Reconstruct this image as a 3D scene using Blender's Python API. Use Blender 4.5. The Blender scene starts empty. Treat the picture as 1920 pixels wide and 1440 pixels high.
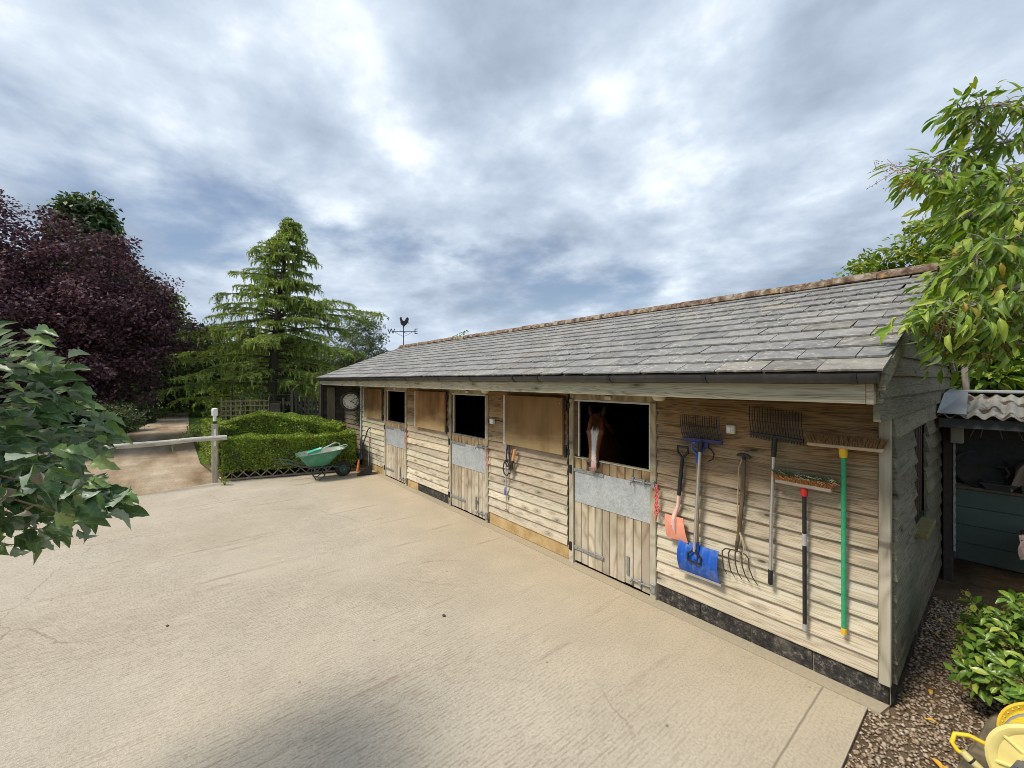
import bpy, bmesh, math, random
import numpy as np
from mathutils import Vector, Matrix, Euler

R = math.radians
random.seed(7)
rng = np.random.default_rng(11)
SC = bpy.context.scene
COL = SC.collection

# ------------------------------------------------------------------ camera, sky, sun, exposure
CAM = Vector((0.5494, -3.9862, 2.35))
RIGHT = Vector((0.63476, 0.77271, 0.0))
FWD = Vector((-0.77271, 0.63476, 0.0))
cam_data = bpy.data.cameras.new('camera')
cam_data.sensor_width = 36.0
cam_data.lens = 767.0 / 1920.0 * 36.0
cam_data.shift_y = -8.0 / 1920.0
cam_data.clip_start = 0.05
cam_data.clip_end = 2000.0
cam = bpy.data.objects.new('camera', cam_data)
cam.location = CAM
cam.rotation_euler = (R(90), 0, math.atan2(0.77271, 0.63476))
COL.objects.link(cam)
SC.camera = cam

SUN_EL, SUN_AZ = R(54), Vector((-0.25, -0.97, 0)).normalized()   # horizontal direction towards the sun
world = bpy.data.worlds.new('World')
SC.world = world
world.use_nodes = True

sun_data = bpy.data.lights.new('sun', 'SUN')
sun_data.energy = 2.4
sun_data.angle = R(15)
sun_data.color = (1.0, 0.92, 0.79)
sun = bpy.data.objects.new('sun', sun_data)
sdir = Vector((SUN_AZ.x * math.cos(SUN_EL), SUN_AZ.y * math.cos(SUN_EL), math.sin(SUN_EL)))
sun.rotation_euler = sdir.to_track_quat('Z', 'Y').to_euler()
sun.location = (0, -6, 12)
COL.objects.link(sun)

SC.view_settings.view_transform = 'Standard'
SC.view_settings.look = 'None'
SC.view_settings.gamma = 1.0
SC.view_settings.use_curve_mapping = False
SC.view_settings.exposure = 0.62
SC.render.engine = 'CYCLES'
SC.cycles.use_denoising = True
SC.cycles.pixel_filter_type = 'BLACKMAN_HARRIS'
SC.cycles.filter_width = 0.9
SC.cycles.max_bounces = 6
SC.cycles.diffuse_bounces = 3
SC.cycles.glossy_bounces = 2
SC.cycles.transmission_bounces = 3
SC.cycles.caustics_reflective = False
SC.cycles.caustics_refractive = False

# ------------------------------------------------------------------ node helpers
class G:
    def __init__(s, tree):
        s.t = tree
        for n in list(tree.nodes):
            tree.nodes.remove(n)
    def n(s, typ, ins=None, **props):
        nd = s.t.nodes.new(typ)
        for k, v in props.items():
            setattr(nd, k, v)
        for k, v in (ins or {}).items():
            s.put(nd.inputs[k], v)
        return nd
    def put(s, sock, v):
        if isinstance(v, bpy.types.NodeSocket):
            s.t.links.new(v, sock)
        elif isinstance(v, (tuple, list)) and sock.type == 'RGBA' and len(v) == 3:
            sock.default_value = (*v, 1.0)
        else:
            sock.default_value = v
    def m(s, op, a, b=0.0, c=None, clamp=False):
        nd = s.n('ShaderNodeMath', operation=op, use_clamp=clamp)
        s.put(nd.inputs[0], a); s.put(nd.inputs[1], b)
        if c is not None: s.put(nd.inputs[2], c)
        return nd.outputs[0]
    def v(s, op, a, b=(0, 0, 0)):
        nd = s.n('ShaderNodeVectorMath', operation=op)
        s.put(nd.inputs[0], a); s.put(nd.inputs[1], b)
        return nd.outputs[0]
    def xyz(s, vec):
        return s.n('ShaderNodeSeparateXYZ', {0: vec}).outputs
    def comb(s, x, y, z):
        return s.n('ShaderNodeCombineXYZ', {0: x, 1: y, 2: z}).outputs[0]
    def noise(s, vec, scale=5.0, detail=3.0, rough=0.55, dist=0.0):
        return s.n('ShaderNodeTexNoise', {'Vector': vec, 'Scale': scale, 'Detail': detail, 'Roughness': rough, 'Distortion': dist}).outputs['Fac']
    def voro(s, vec, scale=5.0, feature='F1', out='Distance', rand=1.0):
        return s.n('ShaderNodeTexVoronoi', {'Vector': vec, 'Scale': scale, 'Randomness': rand}, feature=feature).outputs[out]
    def wave(s, vec, scale, dist=2.0, detail=2.0, dscale=1.0, rough=0.5, direction='X', profile='SIN'):
        return s.n('ShaderNodeTexWave', {'Vector': vec, 'Scale': scale, 'Distortion': dist, 'Detail': detail, 'Detail Scale': dscale, 'Detail Roughness': rough},
                   wave_type='BANDS', bands_direction=direction, wave_profile=profile).outputs['Fac']
    def ramp(s, fac, stops, interp='LINEAR'):
        nd = s.n('ShaderNodeValToRGB', {0: fac})
        cr = nd.color_ramp
        cr.interpolation = interp
        while len(cr.elements) < len(stops):
            cr.elements.new(0.5)
        for e, (p, c) in zip(cr.elements, stops):
            e.position = p
            e.color = (c, c, c, 1) if isinstance(c, (int, float)) else (*c, 1)
        return nd.outputs['Color']
    def step(s, x, lo, hi):
        nd = s.n('ShaderNodeMapRange', {'Value': x, 'From Min': lo, 'From Max': hi}, interpolation_type='SMOOTHSTEP')
        return nd.outputs[0]
    def mix(s, fac, a, b, mode='MIX'):
        nd = s.n('ShaderNodeMix', data_type='RGBA', blend_type=mode)
        s.put(nd.inputs[0], fac); s.put(nd.inputs[6], a); s.put(nd.inputs[7], b)
        return nd.outputs[2]
    def hsv(s, col, h=0.5, sat=1.0, val=1.0):
        return s.n('ShaderNodeHueSaturation', {'Color': col, 'Hue': h, 'Saturation': sat, 'Value': val}).outputs[0]
    def bump(s, h, strength=0.4, dist=0.01):
        return s.n('ShaderNodeBump', {'Height': h, 'Strength': strength, 'Distance': dist}).outputs[0]

def newmat(name):
    m = bpy.data.materials.new(name)
    m.use_nodes = True
    g = G(m.node_tree)
    g.obj = lambda: g.n('ShaderNodeTexCoord').outputs['Object']
    g.pos = lambda: g.n('ShaderNodeNewGeometry').outputs['Position']
    g.rand = lambda: g.n('ShaderNodeObjectInfo').outputs['Random']
    g.isl = lambda: g.n('ShaderNodeNewGeometry').outputs['Random Per Island']
    def out(color, rough=0.7, normal=None, metal=0.0, spec=0.4, extra=None):
        ins = {'Base Color': color, 'Roughness': rough, 'Metallic': metal, 'Specular IOR Level': spec}
        if normal is not None: ins['Normal'] = normal
        ins.update(extra or {})
        b = g.n('ShaderNodeBsdfPrincipled', ins)
        o = g.n('ShaderNodeOutputMaterial')
        g.t.links.new(b.outputs[0], o.inputs[0])
        return b, o
    g.out = out
    return m, g

M = {}

# ------------------------------------------------------------------ sky
def build_world():
    g = G(world.node_tree)
    d = g.n('ShaderNodeTexCoord').outputs['Generated']
    sky = g.n('ShaderNodeTexSky', sky_type='NISHITA', sun_disc=False, sun_elevation=SUN_EL,
              sun_rotation=math.atan2(SUN_AZ.x, SUN_AZ.y), air_density=1.0, dust_density=1.4, ozone_density=1.4)
    x, y, z = g.xyz(d)
    zz = g.m('ADD', g.m('MAXIMUM', z, 0.0), 0.22)
    p = g.comb(g.m('DIVIDE', x, zz), g.m('DIVIDE', y, zz), 0.37)
    p = g.v('ADD', p, (SKY_OFF[0], SKY_OFF[1], 0))
    def dens(q):
        return g.m('ADD', g.m('MULTIPLY', g.noise(q, 0.72, 12.0, 0.54, 0.10), 0.80), g.m('MULTIPLY', g.noise(g.v('ADD', q, (7.3, 2.1, 3.0)), 2.6, 10.0, 0.56, 0.1), 0.20))
    n0 = dens(p)
    n1 = dens(g.v('ADD', p, (SUN_AZ.x * 0.22, SUN_AZ.y * 0.22, 0.05)))
    big = g.noise(g.v('ADD', p, (3.3, 9.1, 1.0)), 0.45, 4.0, 0.5)
    lit = g.m('ADD', g.m('MULTIPLY', g.m('SUBTRACT', n0, n1), 2.6), g.m('ADD', g.m('MULTIPLY', n0, 0.95), g.m('MULTIPLY', big, 0.18)))
    cloud = g.ramp(lit, [(0.10, (0.195, 0.235, 0.30)), (0.40, (0.285, 0.34, 0.425)), (0.57, (0.365, 0.43, 0.52)), (0.72, (0.465, 0.53, 0.61)), (0.92, (0.70, 0.745, 0.79))])
    gap = g.m('MULTIPLY', g.step(g.m('ADD', g.m('MULTIPLY', n0, 0.7), g.m('MULTIPLY', big, 0.3)), 0.485, 0.405), 0.85)
    blue = g.v('MULTIPLY', sky.outputs[0], (0.08, 0.08, 0.08))
    low = g.step(z, 0.02, 0.25)
    horizon = g.mix(g.m('MULTIPLY', g.m('SUBTRACT', 1.0, low), 0.6), cloud, (0.44, 0.51, 0.60))
    c = g.mix(g.m('MULTIPLY', gap, low), horizon, blue)
    bg = g.n('ShaderNodeBackground', {'Color': c, 'Strength': 1.0})
    o = g.n('ShaderNodeOutputWorld')
    g.t.links.new(bg.outputs[0], o.inputs[0])
    world.cycles.sampling_method = 'MANUAL'
    world.cycles.sample_map_resolution = 512
SKY_OFF = (21.0, 3.0)
build_world()

# ------------------------------------------------------------------ geometry helpers
WO = {}           # world origin of every object built here
def reg(o, origin): WO[o.name] = Vector(origin)
def tag(o, label=None, cat=None, group=None, kind=None):
    if label: o['label'] = label
    if cat: o['category'] = cat
    if group: o['group'] = group
    if kind: o['kind'] = kind
    return o
def thing(name, loc, label, cat, group=None):
    o = bpy.data.objects.new(name, None)
    o.empty_display_size = 0.1
    o.location = loc
    COL.objects.link(o)
    reg(o, loc)
    return tag(o, label, cat, group)
def place(me, name, origin, parent=None):
    o = bpy.data.objects.new(name, me)
    COL.objects.link(o)
    if parent is not None:
        o.parent = parent
        o.location = Vector(origin) - WO[parent.name]
    else:
        o.location = origin
    reg(o, origin)
    return o

class MB:
    def __init__(s, T=None):
        s.vs, s.fs, s.T = [], [], T
    def add(s, pts, faces):
        b = len(s.vs)
        s.vs += [tuple(s.T @ Vector(p)) for p in pts] if s.T is not None else [tuple(p) for p in pts]
        s.fs += [tuple(b + i for i in f) for f in faces]
        return s
    def quad(s, *p):
        return s.add(p, [tuple(range(len(p)))])
    def box(s, x0, x1, y0, y1, z0, z1, c=0.0, M4=None):
        lo, hi = (x0, y0, z0), (x1, y1, z1)
        pts, idx = [], {}
        if c <= 0:
            for i in (0, 1):
                for j in (0, 1):
                    for k in (0, 1):
                        pts.append(((x0, x1)[i], (y0, y1)[j], (z0, z1)[k]))
            fs = [(0, 1, 3, 2), (4, 6, 7, 5), (0, 4, 5, 1), (2, 3, 7, 6), (0, 2, 6, 4), (1, 5, 7, 3)]
        else:
            for i in (0, 1):
                for j in (0, 1):
                    for k in (0, 1):
                        cr = (i, j, k)
                        for a in range(3):
                            p = [(hi[q] - c if cr[q] else lo[q] + c) for q in range(3)]
                            p[a] = hi[a] if cr[a] else lo[a]
                            idx[(cr, a)] = len(pts); pts.append(tuple(p))
            fs = []
            for a in range(3):
                b, d = (a + 1) % 3, (a + 2) % 3
                for sd in (0, 1):
                    q = []
                    for (u, w) in ((0, 0), (1, 0), (1, 1), (0, 1)):
                        cr = [0, 0, 0]; cr[a] = sd; cr[b] = u; cr[d] = w
                        q.append(idx[(tuple(cr), a)])
                    fs.append(tuple(q))
                for u in (0, 1):
                    for w in (0, 1):
                        c0 = [0, 0, 0]; c0[b] = u; c0[d] = w; c1 = list(c0); c1[a] = 1
                        fs.append((idx[(tuple(c0), b)], idx[(tuple(c0), d)], idx[(tuple(c1), d)], idx[(tuple(c1), b)]))
            for i in (0, 1):
                for j in (0, 1):
                    for k in (0, 1):
                        fs.append(tuple(idx[((i, j, k), a)] for a in range(3)))
        if M4 is not None:
            pts = [tuple(M4 @ Vector(p)) for p in pts]
        return s.add(pts, fs)
    def loft(s, rings, cap0=True, cap1=True, close=True):
        n = len(rings[0]); pts = [p for r in rings for p in r]; fs = []
        for a in range(len(rings) - 1):
            for i in range(n if close else n - 1):
                j = (i + 1) % n
                fs.append((a * n + i, a * n + j, (a + 1) * n + j, (a + 1) * n + i))
        if cap0: fs.append(tuple(range(n)))
        if cap1: fs.append(tuple((len(rings) - 1) * n + i for i in range(n)))
        return s.add(pts, fs)
    def tube(s, path, r, n=8, cap=True):
        P = [Vector(p) for p in path]
        rs = r if isinstance(r, (list, tuple)) else [r] * len(P)
        rings = []; up = None
        for i, p in enumerate(P):
            t = (P[min(i + 1, len(P) - 1)] - P[max(i - 1, 0)])
            if t.length < 1e-9: t = Vector((0, 0, 1))
            t.normalize()
            if up is None:
                up = Vector((0, 0, 1)) if abs(t.z) < 0.9 else Vector((1, 0, 0))
            up = (up - t * up.dot(t)); 
            if up.length < 1e-6: up = t.orthogonal()
            up.normalize()
            q = t.cross(up)
            rings.append([p + (up * math.cos(2 * math.pi * k / n) + q * math.sin(2 * math.pi * k / n)) * rs[i] for k in range(n)])
        return s.loft(rings, cap, cap)
    def lathe(s, prof, center, axis=(0, 0, 1), n=24, cap=False):
        ax = Vector(axis).normalized(); u = ax.orthogonal().normalized(); w = ax.cross(u); c = Vector(center)
        rings = [[c + ax * h + (u * math.cos(2 * math.pi * k / n) + w * math.sin(2 * math.pi * k / n)) * r for k in range(n)] for (r, h) in prof]
        return s.loft(rings, cap, cap)
    def ball(s, c, r, n=10, m=6, sc=(1, 1, 1)):
        rings = []
        for a in range(m + 1):
            th = math.pi * a / m
            rr = max(1e-4, math.sin(th))
            rings.append([(c[0] + r * sc[0] * rr * math.cos(2 * math.pi * k / n), c[1] + r * sc[1] * rr * math.sin(2 * math.pi * k / n), c[2] + r * sc[2] * math.cos(th)) for k in range(n)])
        return s.loft(rings, True, True)
    def build(s, name, mat, parent=None, origin=None, smooth=False, recalc=True):
        if origin is None:
            if parent is not None:
                origin = WO[parent.name]
            else:
                a = np.array(s.vs); lo, hi = a.min(0), a.max(0)
                origin = ((lo[0] + hi[0]) / 2, (lo[1] + hi[1]) / 2, lo[2])
        o = Vector(origin)
        me = bpy.data.meshes.new(name)
        me.from_pydata([(v[0] - o.x, v[1] - o.y, v[2] - o.z) for v in s.vs], [], s.fs)
        if recalc and len(s.vs) < 20000:
            bm = bmesh.new(); bm.from_mesh(me)
            bmesh.ops.recalc_face_normals(bm, faces=bm.faces)
            bm.to_mesh(me); bm.free()
        if mat: me.materials.append(M[mat] if isinstance(mat, str) else mat)
        if smooth: smooth_auto(me, smooth if isinstance(smooth, (int, float)) and not isinstance(smooth, bool) else 40)
        return place(me, name, o, parent)

def smooth_auto(me, deg=40):
    me.polygons.foreach_set('use_smooth', [True] * len(me.polygons))
    try:
        me.set_sharp_from_angle(angle=R(deg))
    except Exception:
        pass

def np_mesh(name, V, F, mat, parent=None, origin=None, smooth=False):
    """V (n,3) world coordinates, F (m,k) polygons of one size."""
    o = Vector(origin) if origin is not None else (WO[parent.name] if parent is not None else Vector((float(V[:, 0].mean()), float(V[:, 1].mean()), float(V[:, 2].min()))))
    me = bpy.data.meshes.new(name)
    V = V - np.array(o)
    k = F.shape[1]
    me.vertices.add(len(V)); me.vertices.foreach_set('co', V.astype(np.float32).ravel())
    me.loops.add(F.size); me.loops.foreach_set('vertex_index', F.astype(np.int32).ravel())
    me.polygons.add(len(F)); me.polygons.foreach_set('loop_start', (np.arange(len(F)) * k).astype(np.int32))
    me.polygons.foreach_set('loop_total', np.full(len(F), k, np.int32))
    if smooth: me.polygons.foreach_set('use_smooth', np.ones(len(F), bool))
    me.update(calc_edges=True)
    me.materials.append(M[mat])
    return place(me, name, o, parent)

def unit(a):
    return a / np.maximum(np.linalg.norm(a, axis=-1, keepdims=True), 1e-9)
def frames(d, up):
    """columns: leaf axis, side, normal"""
    d = unit(d); side = unit(np.cross(up, d)); nrm = np.cross(d, side)
    return np.stack([d, side, nrm], axis=-1)      # (N,3,3)
def scatter(tv, tf, pos, fr, size):
    """instances of a template mesh, as arrays"""
    tv = np.asarray(tv, float); tf = np.asarray(tf, int)
    V = np.einsum('nij,kj->nki', fr, tv) * np.asarray(size).reshape(-1, 1, 1) + pos[:, None, :]
    F = tf[None] + (np.arange(len(pos)) * len(tv))[:, None, None]
    return V.reshape(-1, 3), F.reshape(-1, tf.shape[1])
def rdirs(n):
    return unit(rng.normal(size=(n, 3)))
LEAF4 = ([(0, 0, 0), (0.5, -0.28, 0.07), (1, 0, -0.06), (0.5, 0.28, 0.07)], [(0, 1, 2, 3)])
LEAF6 = ([(0, 0, 0), (0.35, -0.25, 0.06), (0.35, 0, 0), (0.35, 0.25, 0.06), (0.75, -0.18, 0.03), (0.75, 0, -0.04), (0.75, 0.18, 0.03), (1.05, 0, -0.12)],
         [(0, 1, 2), (0, 2, 3), (1, 4, 5), (1, 5, 2), (2, 5, 6), (2, 6, 3), (4, 7, 5), (5, 7, 6)])
def px(x, y, t):
    """a point that stands t metres deep on the line of sight of photo pixel (x, y)"""
    return CAM + (RIGHT * ((x - 960) / 767.0) + FWD + Vector((0, 0, -(y - 712) / 767.0))) * t

# ------------------------------------------------------------------ materials
def plain(name, col, rough=0.5, metal=0.0, var=0.12, scale=18.0, bump=0.0, spec=0.4, dirt=None, dirt_amt=0.3):
    m, g = newmat(name)
    p = g.v('ADD', g.obj(), g.comb(g.m('MULTIPLY', g.rand(), 17.0), 0.0, 0.0))
    n = g.noise(p, scale, 5.0, 0.6)
    c = g.mix(1.0, col, g.ramp(n, [(0.25, 1 - var), (0.75, 1 + var)]), 'MULTIPLY')
    if dirt:
        c = g.mix(g.m('MULTIPLY', g.step(g.noise(p, scale * 0.45, 6.0, 0.65), 0.48, 0.68), dirt_amt), c, dirt)
    r = g.m('ADD', g.m('MULTIPLY', g.m('SUBTRACT', n, 0.5), 0.25), rough, clamp=True)
    g.out(c, r, g.bump(n, bump, 0.004) if bump else None, metal, spec)
    M[name] = m

def wood(name, grain, light, mid, dark, bleach=None, rough=0.82, knots=True, wscale=9.0, tint=None, bz=(0.5, 2.0), bstr=1.0, gstr=1.0, figmul=70.0, stain=False, ring=0.26):
    """grain: index of the axis the grain runs along; bleach: colour of rain-washed wood, low on the wall; the dark top of board_wood also paints in eave shade"""
    m, g = newmat(name)
    o = g.obj()
    rnd = g.rand()
    s = g.xyz(o)
    ax = [s[0], s[1], s[2]]
    lg = ax.pop(grain)
    p = g.comb(g.m('ADD', lg, g.m('MULTIPLY', rnd, 31.0)), g.m('ADD', ax[0], g.m('MULTIPLY', rnd, 7.0)), g.m('ADD', ax[1], g.m('MULTIPLY', rnd, 13.0)))
    fig = g.noise(g.v('MULTIPLY', p, (0.9, 1.8, wscale * 2.0)), 1.0, 2.0, 0.5, 0.2)
    w = g.m('ADD', g.m('MULTIPLY', g.m('SINE', g.m('MULTIPLY', fig, figmul)), 0.5), 0.5)
    w = g.m('POWER', w, 0.75)
    fine = g.noise(g.v('MULTIPLY', p, (2.0, 40.0, 70.0)), 1.0, 4.0, 0.65)
    streak = g.noise(g.v('MULTIPLY', p, (0.7, 8.0, 16.0)), 1.0, 3.0, 0.6)
    blot = g.noise(g.v('MULTIPLY', p, (0.9, 2.0, 3.0)), 1.0, 4.0, 0.6)
    gr = g.m('ADD', g.m('MULTIPLY', w, ring), g.m('ADD', g.m('MULTIPLY', streak, 0.70 - ring), g.m('MULTIPLY', fine, 0.34)))
    c = g.ramp(gr, [(0.26, dark), (0.42, mid), (0.62, light), (0.85, [min(1, x * 1.12) for x in light])])
    c = g.mix(1.0, c, g.ramp(blot, [(0.3, 0.78), (0.7, 1.18)]), 'MULTIPLY')
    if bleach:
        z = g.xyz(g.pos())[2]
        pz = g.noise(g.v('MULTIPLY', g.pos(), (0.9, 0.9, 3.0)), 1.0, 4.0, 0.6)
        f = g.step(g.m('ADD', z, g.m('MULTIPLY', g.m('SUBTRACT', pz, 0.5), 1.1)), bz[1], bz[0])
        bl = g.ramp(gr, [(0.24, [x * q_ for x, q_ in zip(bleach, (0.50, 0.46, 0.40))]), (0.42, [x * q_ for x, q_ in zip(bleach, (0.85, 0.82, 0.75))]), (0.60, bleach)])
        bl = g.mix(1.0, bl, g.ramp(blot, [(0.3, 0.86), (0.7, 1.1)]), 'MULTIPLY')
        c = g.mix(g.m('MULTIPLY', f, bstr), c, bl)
    c = g.mix(1.0, c, g.ramp(rnd, [(0.0, (0.72, 0.69, 0.66)), (0.3, (0.92, 0.89, 0.85)), (0.5, (1.0, 0.99, 0.98)), (0.75, (0.88, 0.90, 0.88)), (1.0, (1.14, 1.10, 1.02))]), 'MULTIPLY')
    if knots:
        kv = g.n('ShaderNodeTexVoronoi', {'Vector': g.v('MULTIPLY', p, (2.9, 0.0, 8.5)), 'Scale': 1.0}, feature='F1').outputs
        keep = g.m('GREATER_THAN', g.xyz(kv['Color'])[0], 0.36)
        k = g.m('MULTIPLY', g.step(kv['Distance'], 0.17, 0.06), keep)
        ring = g.m('MULTIPLY', g.m('MULTIPLY', g.step(kv['Distance'], 0.36, 0.17), keep), 0.32)
        c = g.mix(g.m('MAXIMUM', g.m('MULTIPLY', k, 0.85), ring), c, [x * 0.45 for x in dark])
    if stain:
        st = g.m('MULTIPLY', g.step(g.noise(g.v('MULTIPLY', p, (1.6, 4.0, 11.0)), 1.0, 6.0, 0.66), 0.52, 0.70), 0.45)
        c = g.mix(st, c, g.v('MULTIPLY', c, (0.42, 0.36, 0.31)))
        gn = g.m('MULTIPLY', g.step(g.noise(g.pos(), 2.3, 4.0, 0.6), 0.52, 0.70), 0.25)
        c = g.mix(gn, c, (0.34, 0.35, 0.24))
    if tint:
        c = g.mix(g.m('MULTIPLY', g.step(g.noise(g.pos(), 1.7, 4.0, 0.6), 0.45, 0.68), 0.5), c, tint)
    g.out(c, rough, g.bump(g.m('ADD', gr, g.m('MULTIPLY', fine, 0.4)), 0.35 * gstr, 0.004), spec=0.25)
    M[name] = m

wood('board_wood', 0, (0.33, 0.20, 0.088), (0.225, 0.132, 0.056), (0.07, 0.040, 0.017), bleach=(0.66, 0.595, 0.48), bz=(0.75, 1.95), stain=True, ring=0.34)  # upper browns: unbleached wood, darkened further with eave shade put into the colour
wood('board_wood_far', 0, (0.46, 0.37, 0.22), (0.34, 0.26, 0.14), (0.15, 0.10, 0.05), bleach=(0.62, 0.58, 0.47), bz=(0.5, 2.3), stain=True)
wood('gable_wood', 1, (0.225, 0.205, 0.155), (0.16, 0.145, 0.105), (0.065, 0.055, 0.038), tint=(0.13, 0.15, 0.08))
wood('far_dark_wood', 0, (0.17, 0.135, 0.105), (0.12, 0.09, 0.07), (0.05, 0.04, 0.03), bleach=(0.34, 0.29, 0.22), bz=(0.2, 1.5))
wood('far_end_wood', 1, (0.12, 0.105, 0.09), (0.08, 0.07, 0.06), (0.035, 0.03, 0.025))
wood('door_wood', 2, (0.44, 0.31, 0.165), (0.31, 0.21, 0.105), (0.12, 0.075, 0.036), bleach=(0.60, 0.54, 0.44), bz=(0.15, 1.6), wscale=11, stain=True)
wood('frame_wood', 2, (0.42, 0.34, 0.22), (0.30, 0.23, 0.14), (0.13, 0.095, 0.06), bleach=(0.55, 0.51, 0.42), bz=(0.3, 1.9))
wood('post_wood', 2, (0.46, 0.42, 0.33), (0.36, 0.32, 0.24), (0.17, 0.145, 0.10))
wood('fascia_wood', 0, (0.60, 0.55, 0.42), (0.47, 0.41, 0.29), (0.20, 0.16, 0.10), wscale=7)
wood('soffit_wood', 0, (0.20, 0.13, 0.07), (0.14, 0.09, 0.05), (0.06, 0.04, 0.02))
wood('barge_wood', 1, (0.32, 0.31, 0.23), (0.23, 0.22, 0.16), (0.10, 0.09, 0.06), tint=(0.16, 0.17, 0.08))
wood('ply_wood', 2, (0.26, 0.145, 0.060), (0.20, 0.105, 0.042), (0.11, 0.055, 0.022), bleach=(0.46, 0.34, 0.18), bz=(1.32, 1.72), knots=False, wscale=5.0, rough=0.75, bstr=0.75, figmul=14.0)
wood('dark_fence_wood', 2, (0.075, 0.065, 0.055), (0.05, 0.045, 0.04), (0.025, 0.022, 0.02), knots=False)
wood('trellis_wood', 2, (0.34, 0.26, 0.18), (0.26, 0.195, 0.13), (0.13, 0.10, 0.065), knots=False)
wood('lattice_wood', 2, (0.30, 0.25, 0.18), (0.22, 0.18, 0.13), (0.11, 0.09, 0.06), knots=False)
wood('rail_wood', 1, (0.62, 0.58, 0.52), (0.52, 0.47, 0.41), (0.30, 0.26, 0.21), wscale=5)
wood('sleeper_wood', 1, (0.24, 0.20, 0.14), (0.18, 0.15, 0.10), (0.08, 0.065, 0.045))
wood('shaft_wood', 2, (0.50, 0.36, 0.18), (0.40, 0.28, 0.13), (0.22, 0.15, 0.07), knots=False, wscale=14)
wood('old_shaft_wood', 2, (0.19, 0.135, 0.09), (0.14, 0.095, 0.06), (0.06, 0.04, 0.03), knots=False, wscale=14)
wood('counter_wood', 0, (0.30, 0.25, 0.18), (0.22, 0.18, 0.13), (0.10, 0.08, 0.06))

plain('black_plastic', (0.022, 0.022, 0.024), 0.42, var=0.25)
plain('gutter_black', (0.035, 0.036, 0.040), 0.38, var=0.25, scale=9, dirt=(0.12, 0.12, 0.11), dirt_amt=0.35)
plain('black_steel', (0.03, 0.029, 0.03), 0.5, 0.4, var=0.3)
plain('rust_steel', (0.10, 0.075, 0.055), 0.6, 0.5, var=0.35, scale=60, dirt=(0.16, 0.07, 0.03))
plain('alloy', (0.62, 0.62, 0.62), 0.34, 0.85, var=0.08, scale=40)
plain('white_frame', (0.60, 0.60, 0.56), 0.5, 0.0, var=0.12, dirt=(0.30, 0.28, 0.23), dirt_amt=0.5)
plain('blue_plastic', (0.018, 0.10, 0.46), 0.38, var=0.12, dirt=(0.25, 0.30, 0.42), dirt_amt=0.35, scale=25)
plain('navy_plastic', (0.035, 0.04, 0.14), 0.4, var=0.15)
plain('pink_plastic', (0.80, 0.33, 0.22), 0.5, var=0.10, dirt=(0.62, 0.17, 0.06), dirt_amt=0.75, scale=9)
plain('pink_shaft', (0.80, 0.52, 0.46), 0.5, var=0.08)
plain('green_pole', (0.035, 0.33, 0.15), 0.42, var=0.15, dirt=(0.09, 0.40, 0.22), dirt_amt=0.5, scale=60)
plain('yellow_plastic', (0.78, 0.50, 0.03), 0.42, var=0.08)
plain('red_plastic', (0.60, 0.03, 0.03), 0.42, var=0.1)
plain('orange_plastic', (0.80, 0.25, 0.05), 0.45, var=0.12)
plain('orange_wood', (0.72, 0.36, 0.16), 0.55, var=0.15)
plain('tape_grey', (0.45, 0.46, 0.48), 0.4, 0.2, var=0.2)
plain('broom_block', (0.50, 0.38, 0.24), 0.7, var=0.15)
plain('broom_block_grey', (0.36, 0.31, 0.25), 0.75, var=0.2)
plain('bristle_brown', (0.20, 0.115, 0.05), 0.8, var=0.35, scale=150)
plain('bristle_orange', (0.42, 0.17, 0.05), 0.8, var=0.35, scale=150)
plain('bristle_green', (0.04, 0.10, 0.05), 0.8, var=0.5, scale=150, dirt=(0.45, 0.38, 0.22), dirt_amt=0.5)
plain('straw', (0.60, 0.50, 0.30), 0.8, var=0.3)
plain('cord', (0.46, 0.37, 0.22), 0.8, var=0.2)
plain('pink_twine', (0.70, 0.16, 0.15), 0.75, var=0.25, scale=80)
plain('strap_black', (0.04, 0.03, 0.028), 0.6, var=0.4, scale=60, dirt=(0.14, 0.10, 0.08))
plain('whip_grey', (0.42, 0.42, 0.46), 0.5, var=0.15)
plain('blue_tip', (0.12, 0.18, 0.42), 0.6, var=0.2)
plain('cream_plastic', (0.66, 0.62, 0.50), 0.45, var=0.06)
plain('clock_rim', (0.035, 0.028, 0.024), 0.5, 0.2, var=0.3)
plain('clock_face', (0.58, 0.55, 0.46), 0.6, var=0.05)
plain('clock_ink', (0.02, 0.02, 0.02), 0.6, var=0.1)
plain('barrow_green', (0.055, 0.25, 0.155), 0.42, var=0.12, scale=10, dirt=(0.20, 0.36, 0.27), dirt_amt=0.5)
plain('barrow_inner', (0.42, 0.43, 0.36), 0.7, var=0.2, scale=12, dirt=(0.20, 0.19, 0.13), dirt_amt=0.6)
plain('barrow_frame', (0.07, 0.10, 0.10), 0.45, 0.5, var=0.25)
plain('teal_plastic', (0.04, 0.42, 0.30), 0.4, var=0.1)
plain('tyre', (0.022, 0.022, 0.021), 0.8, var=0.3, dirt=(0.12, 0.10, 0.08), dirt_amt=0.4)
plain('wheel_rim', (0.05, 0.13, 0.10), 0.5, var=0.2)
plain('white_paint', (0.80, 0.79, 0.76), 0.45, var=0.05)
plain('vane_black', (0.018, 0.018, 0.02), 0.55, 0.3, var=0.2)
plain('hose_yellow', (0.80, 0.56, 0.03), 0.4, var=0.06)
plain('hose_grey', (0.30, 0.30, 0.32), 0.45, var=0.1)
plain('reel_pale', (0.80, 0.68, 0.25), 0.4, var=0.06)
plain('reel_yellow', (0.82, 0.55, 0.05), 0.4, var=0.06)
plain('reel_grey', (0.12, 0.125, 0.135), 0.5, var=0.15)
plain('nozzle', (0.62, 0.55, 0.24), 0.4, var=0.1)
plain('towel', (0.42, 0.33, 0.25), 0.95, var=0.18, scale=60, bump=0.5)
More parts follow.
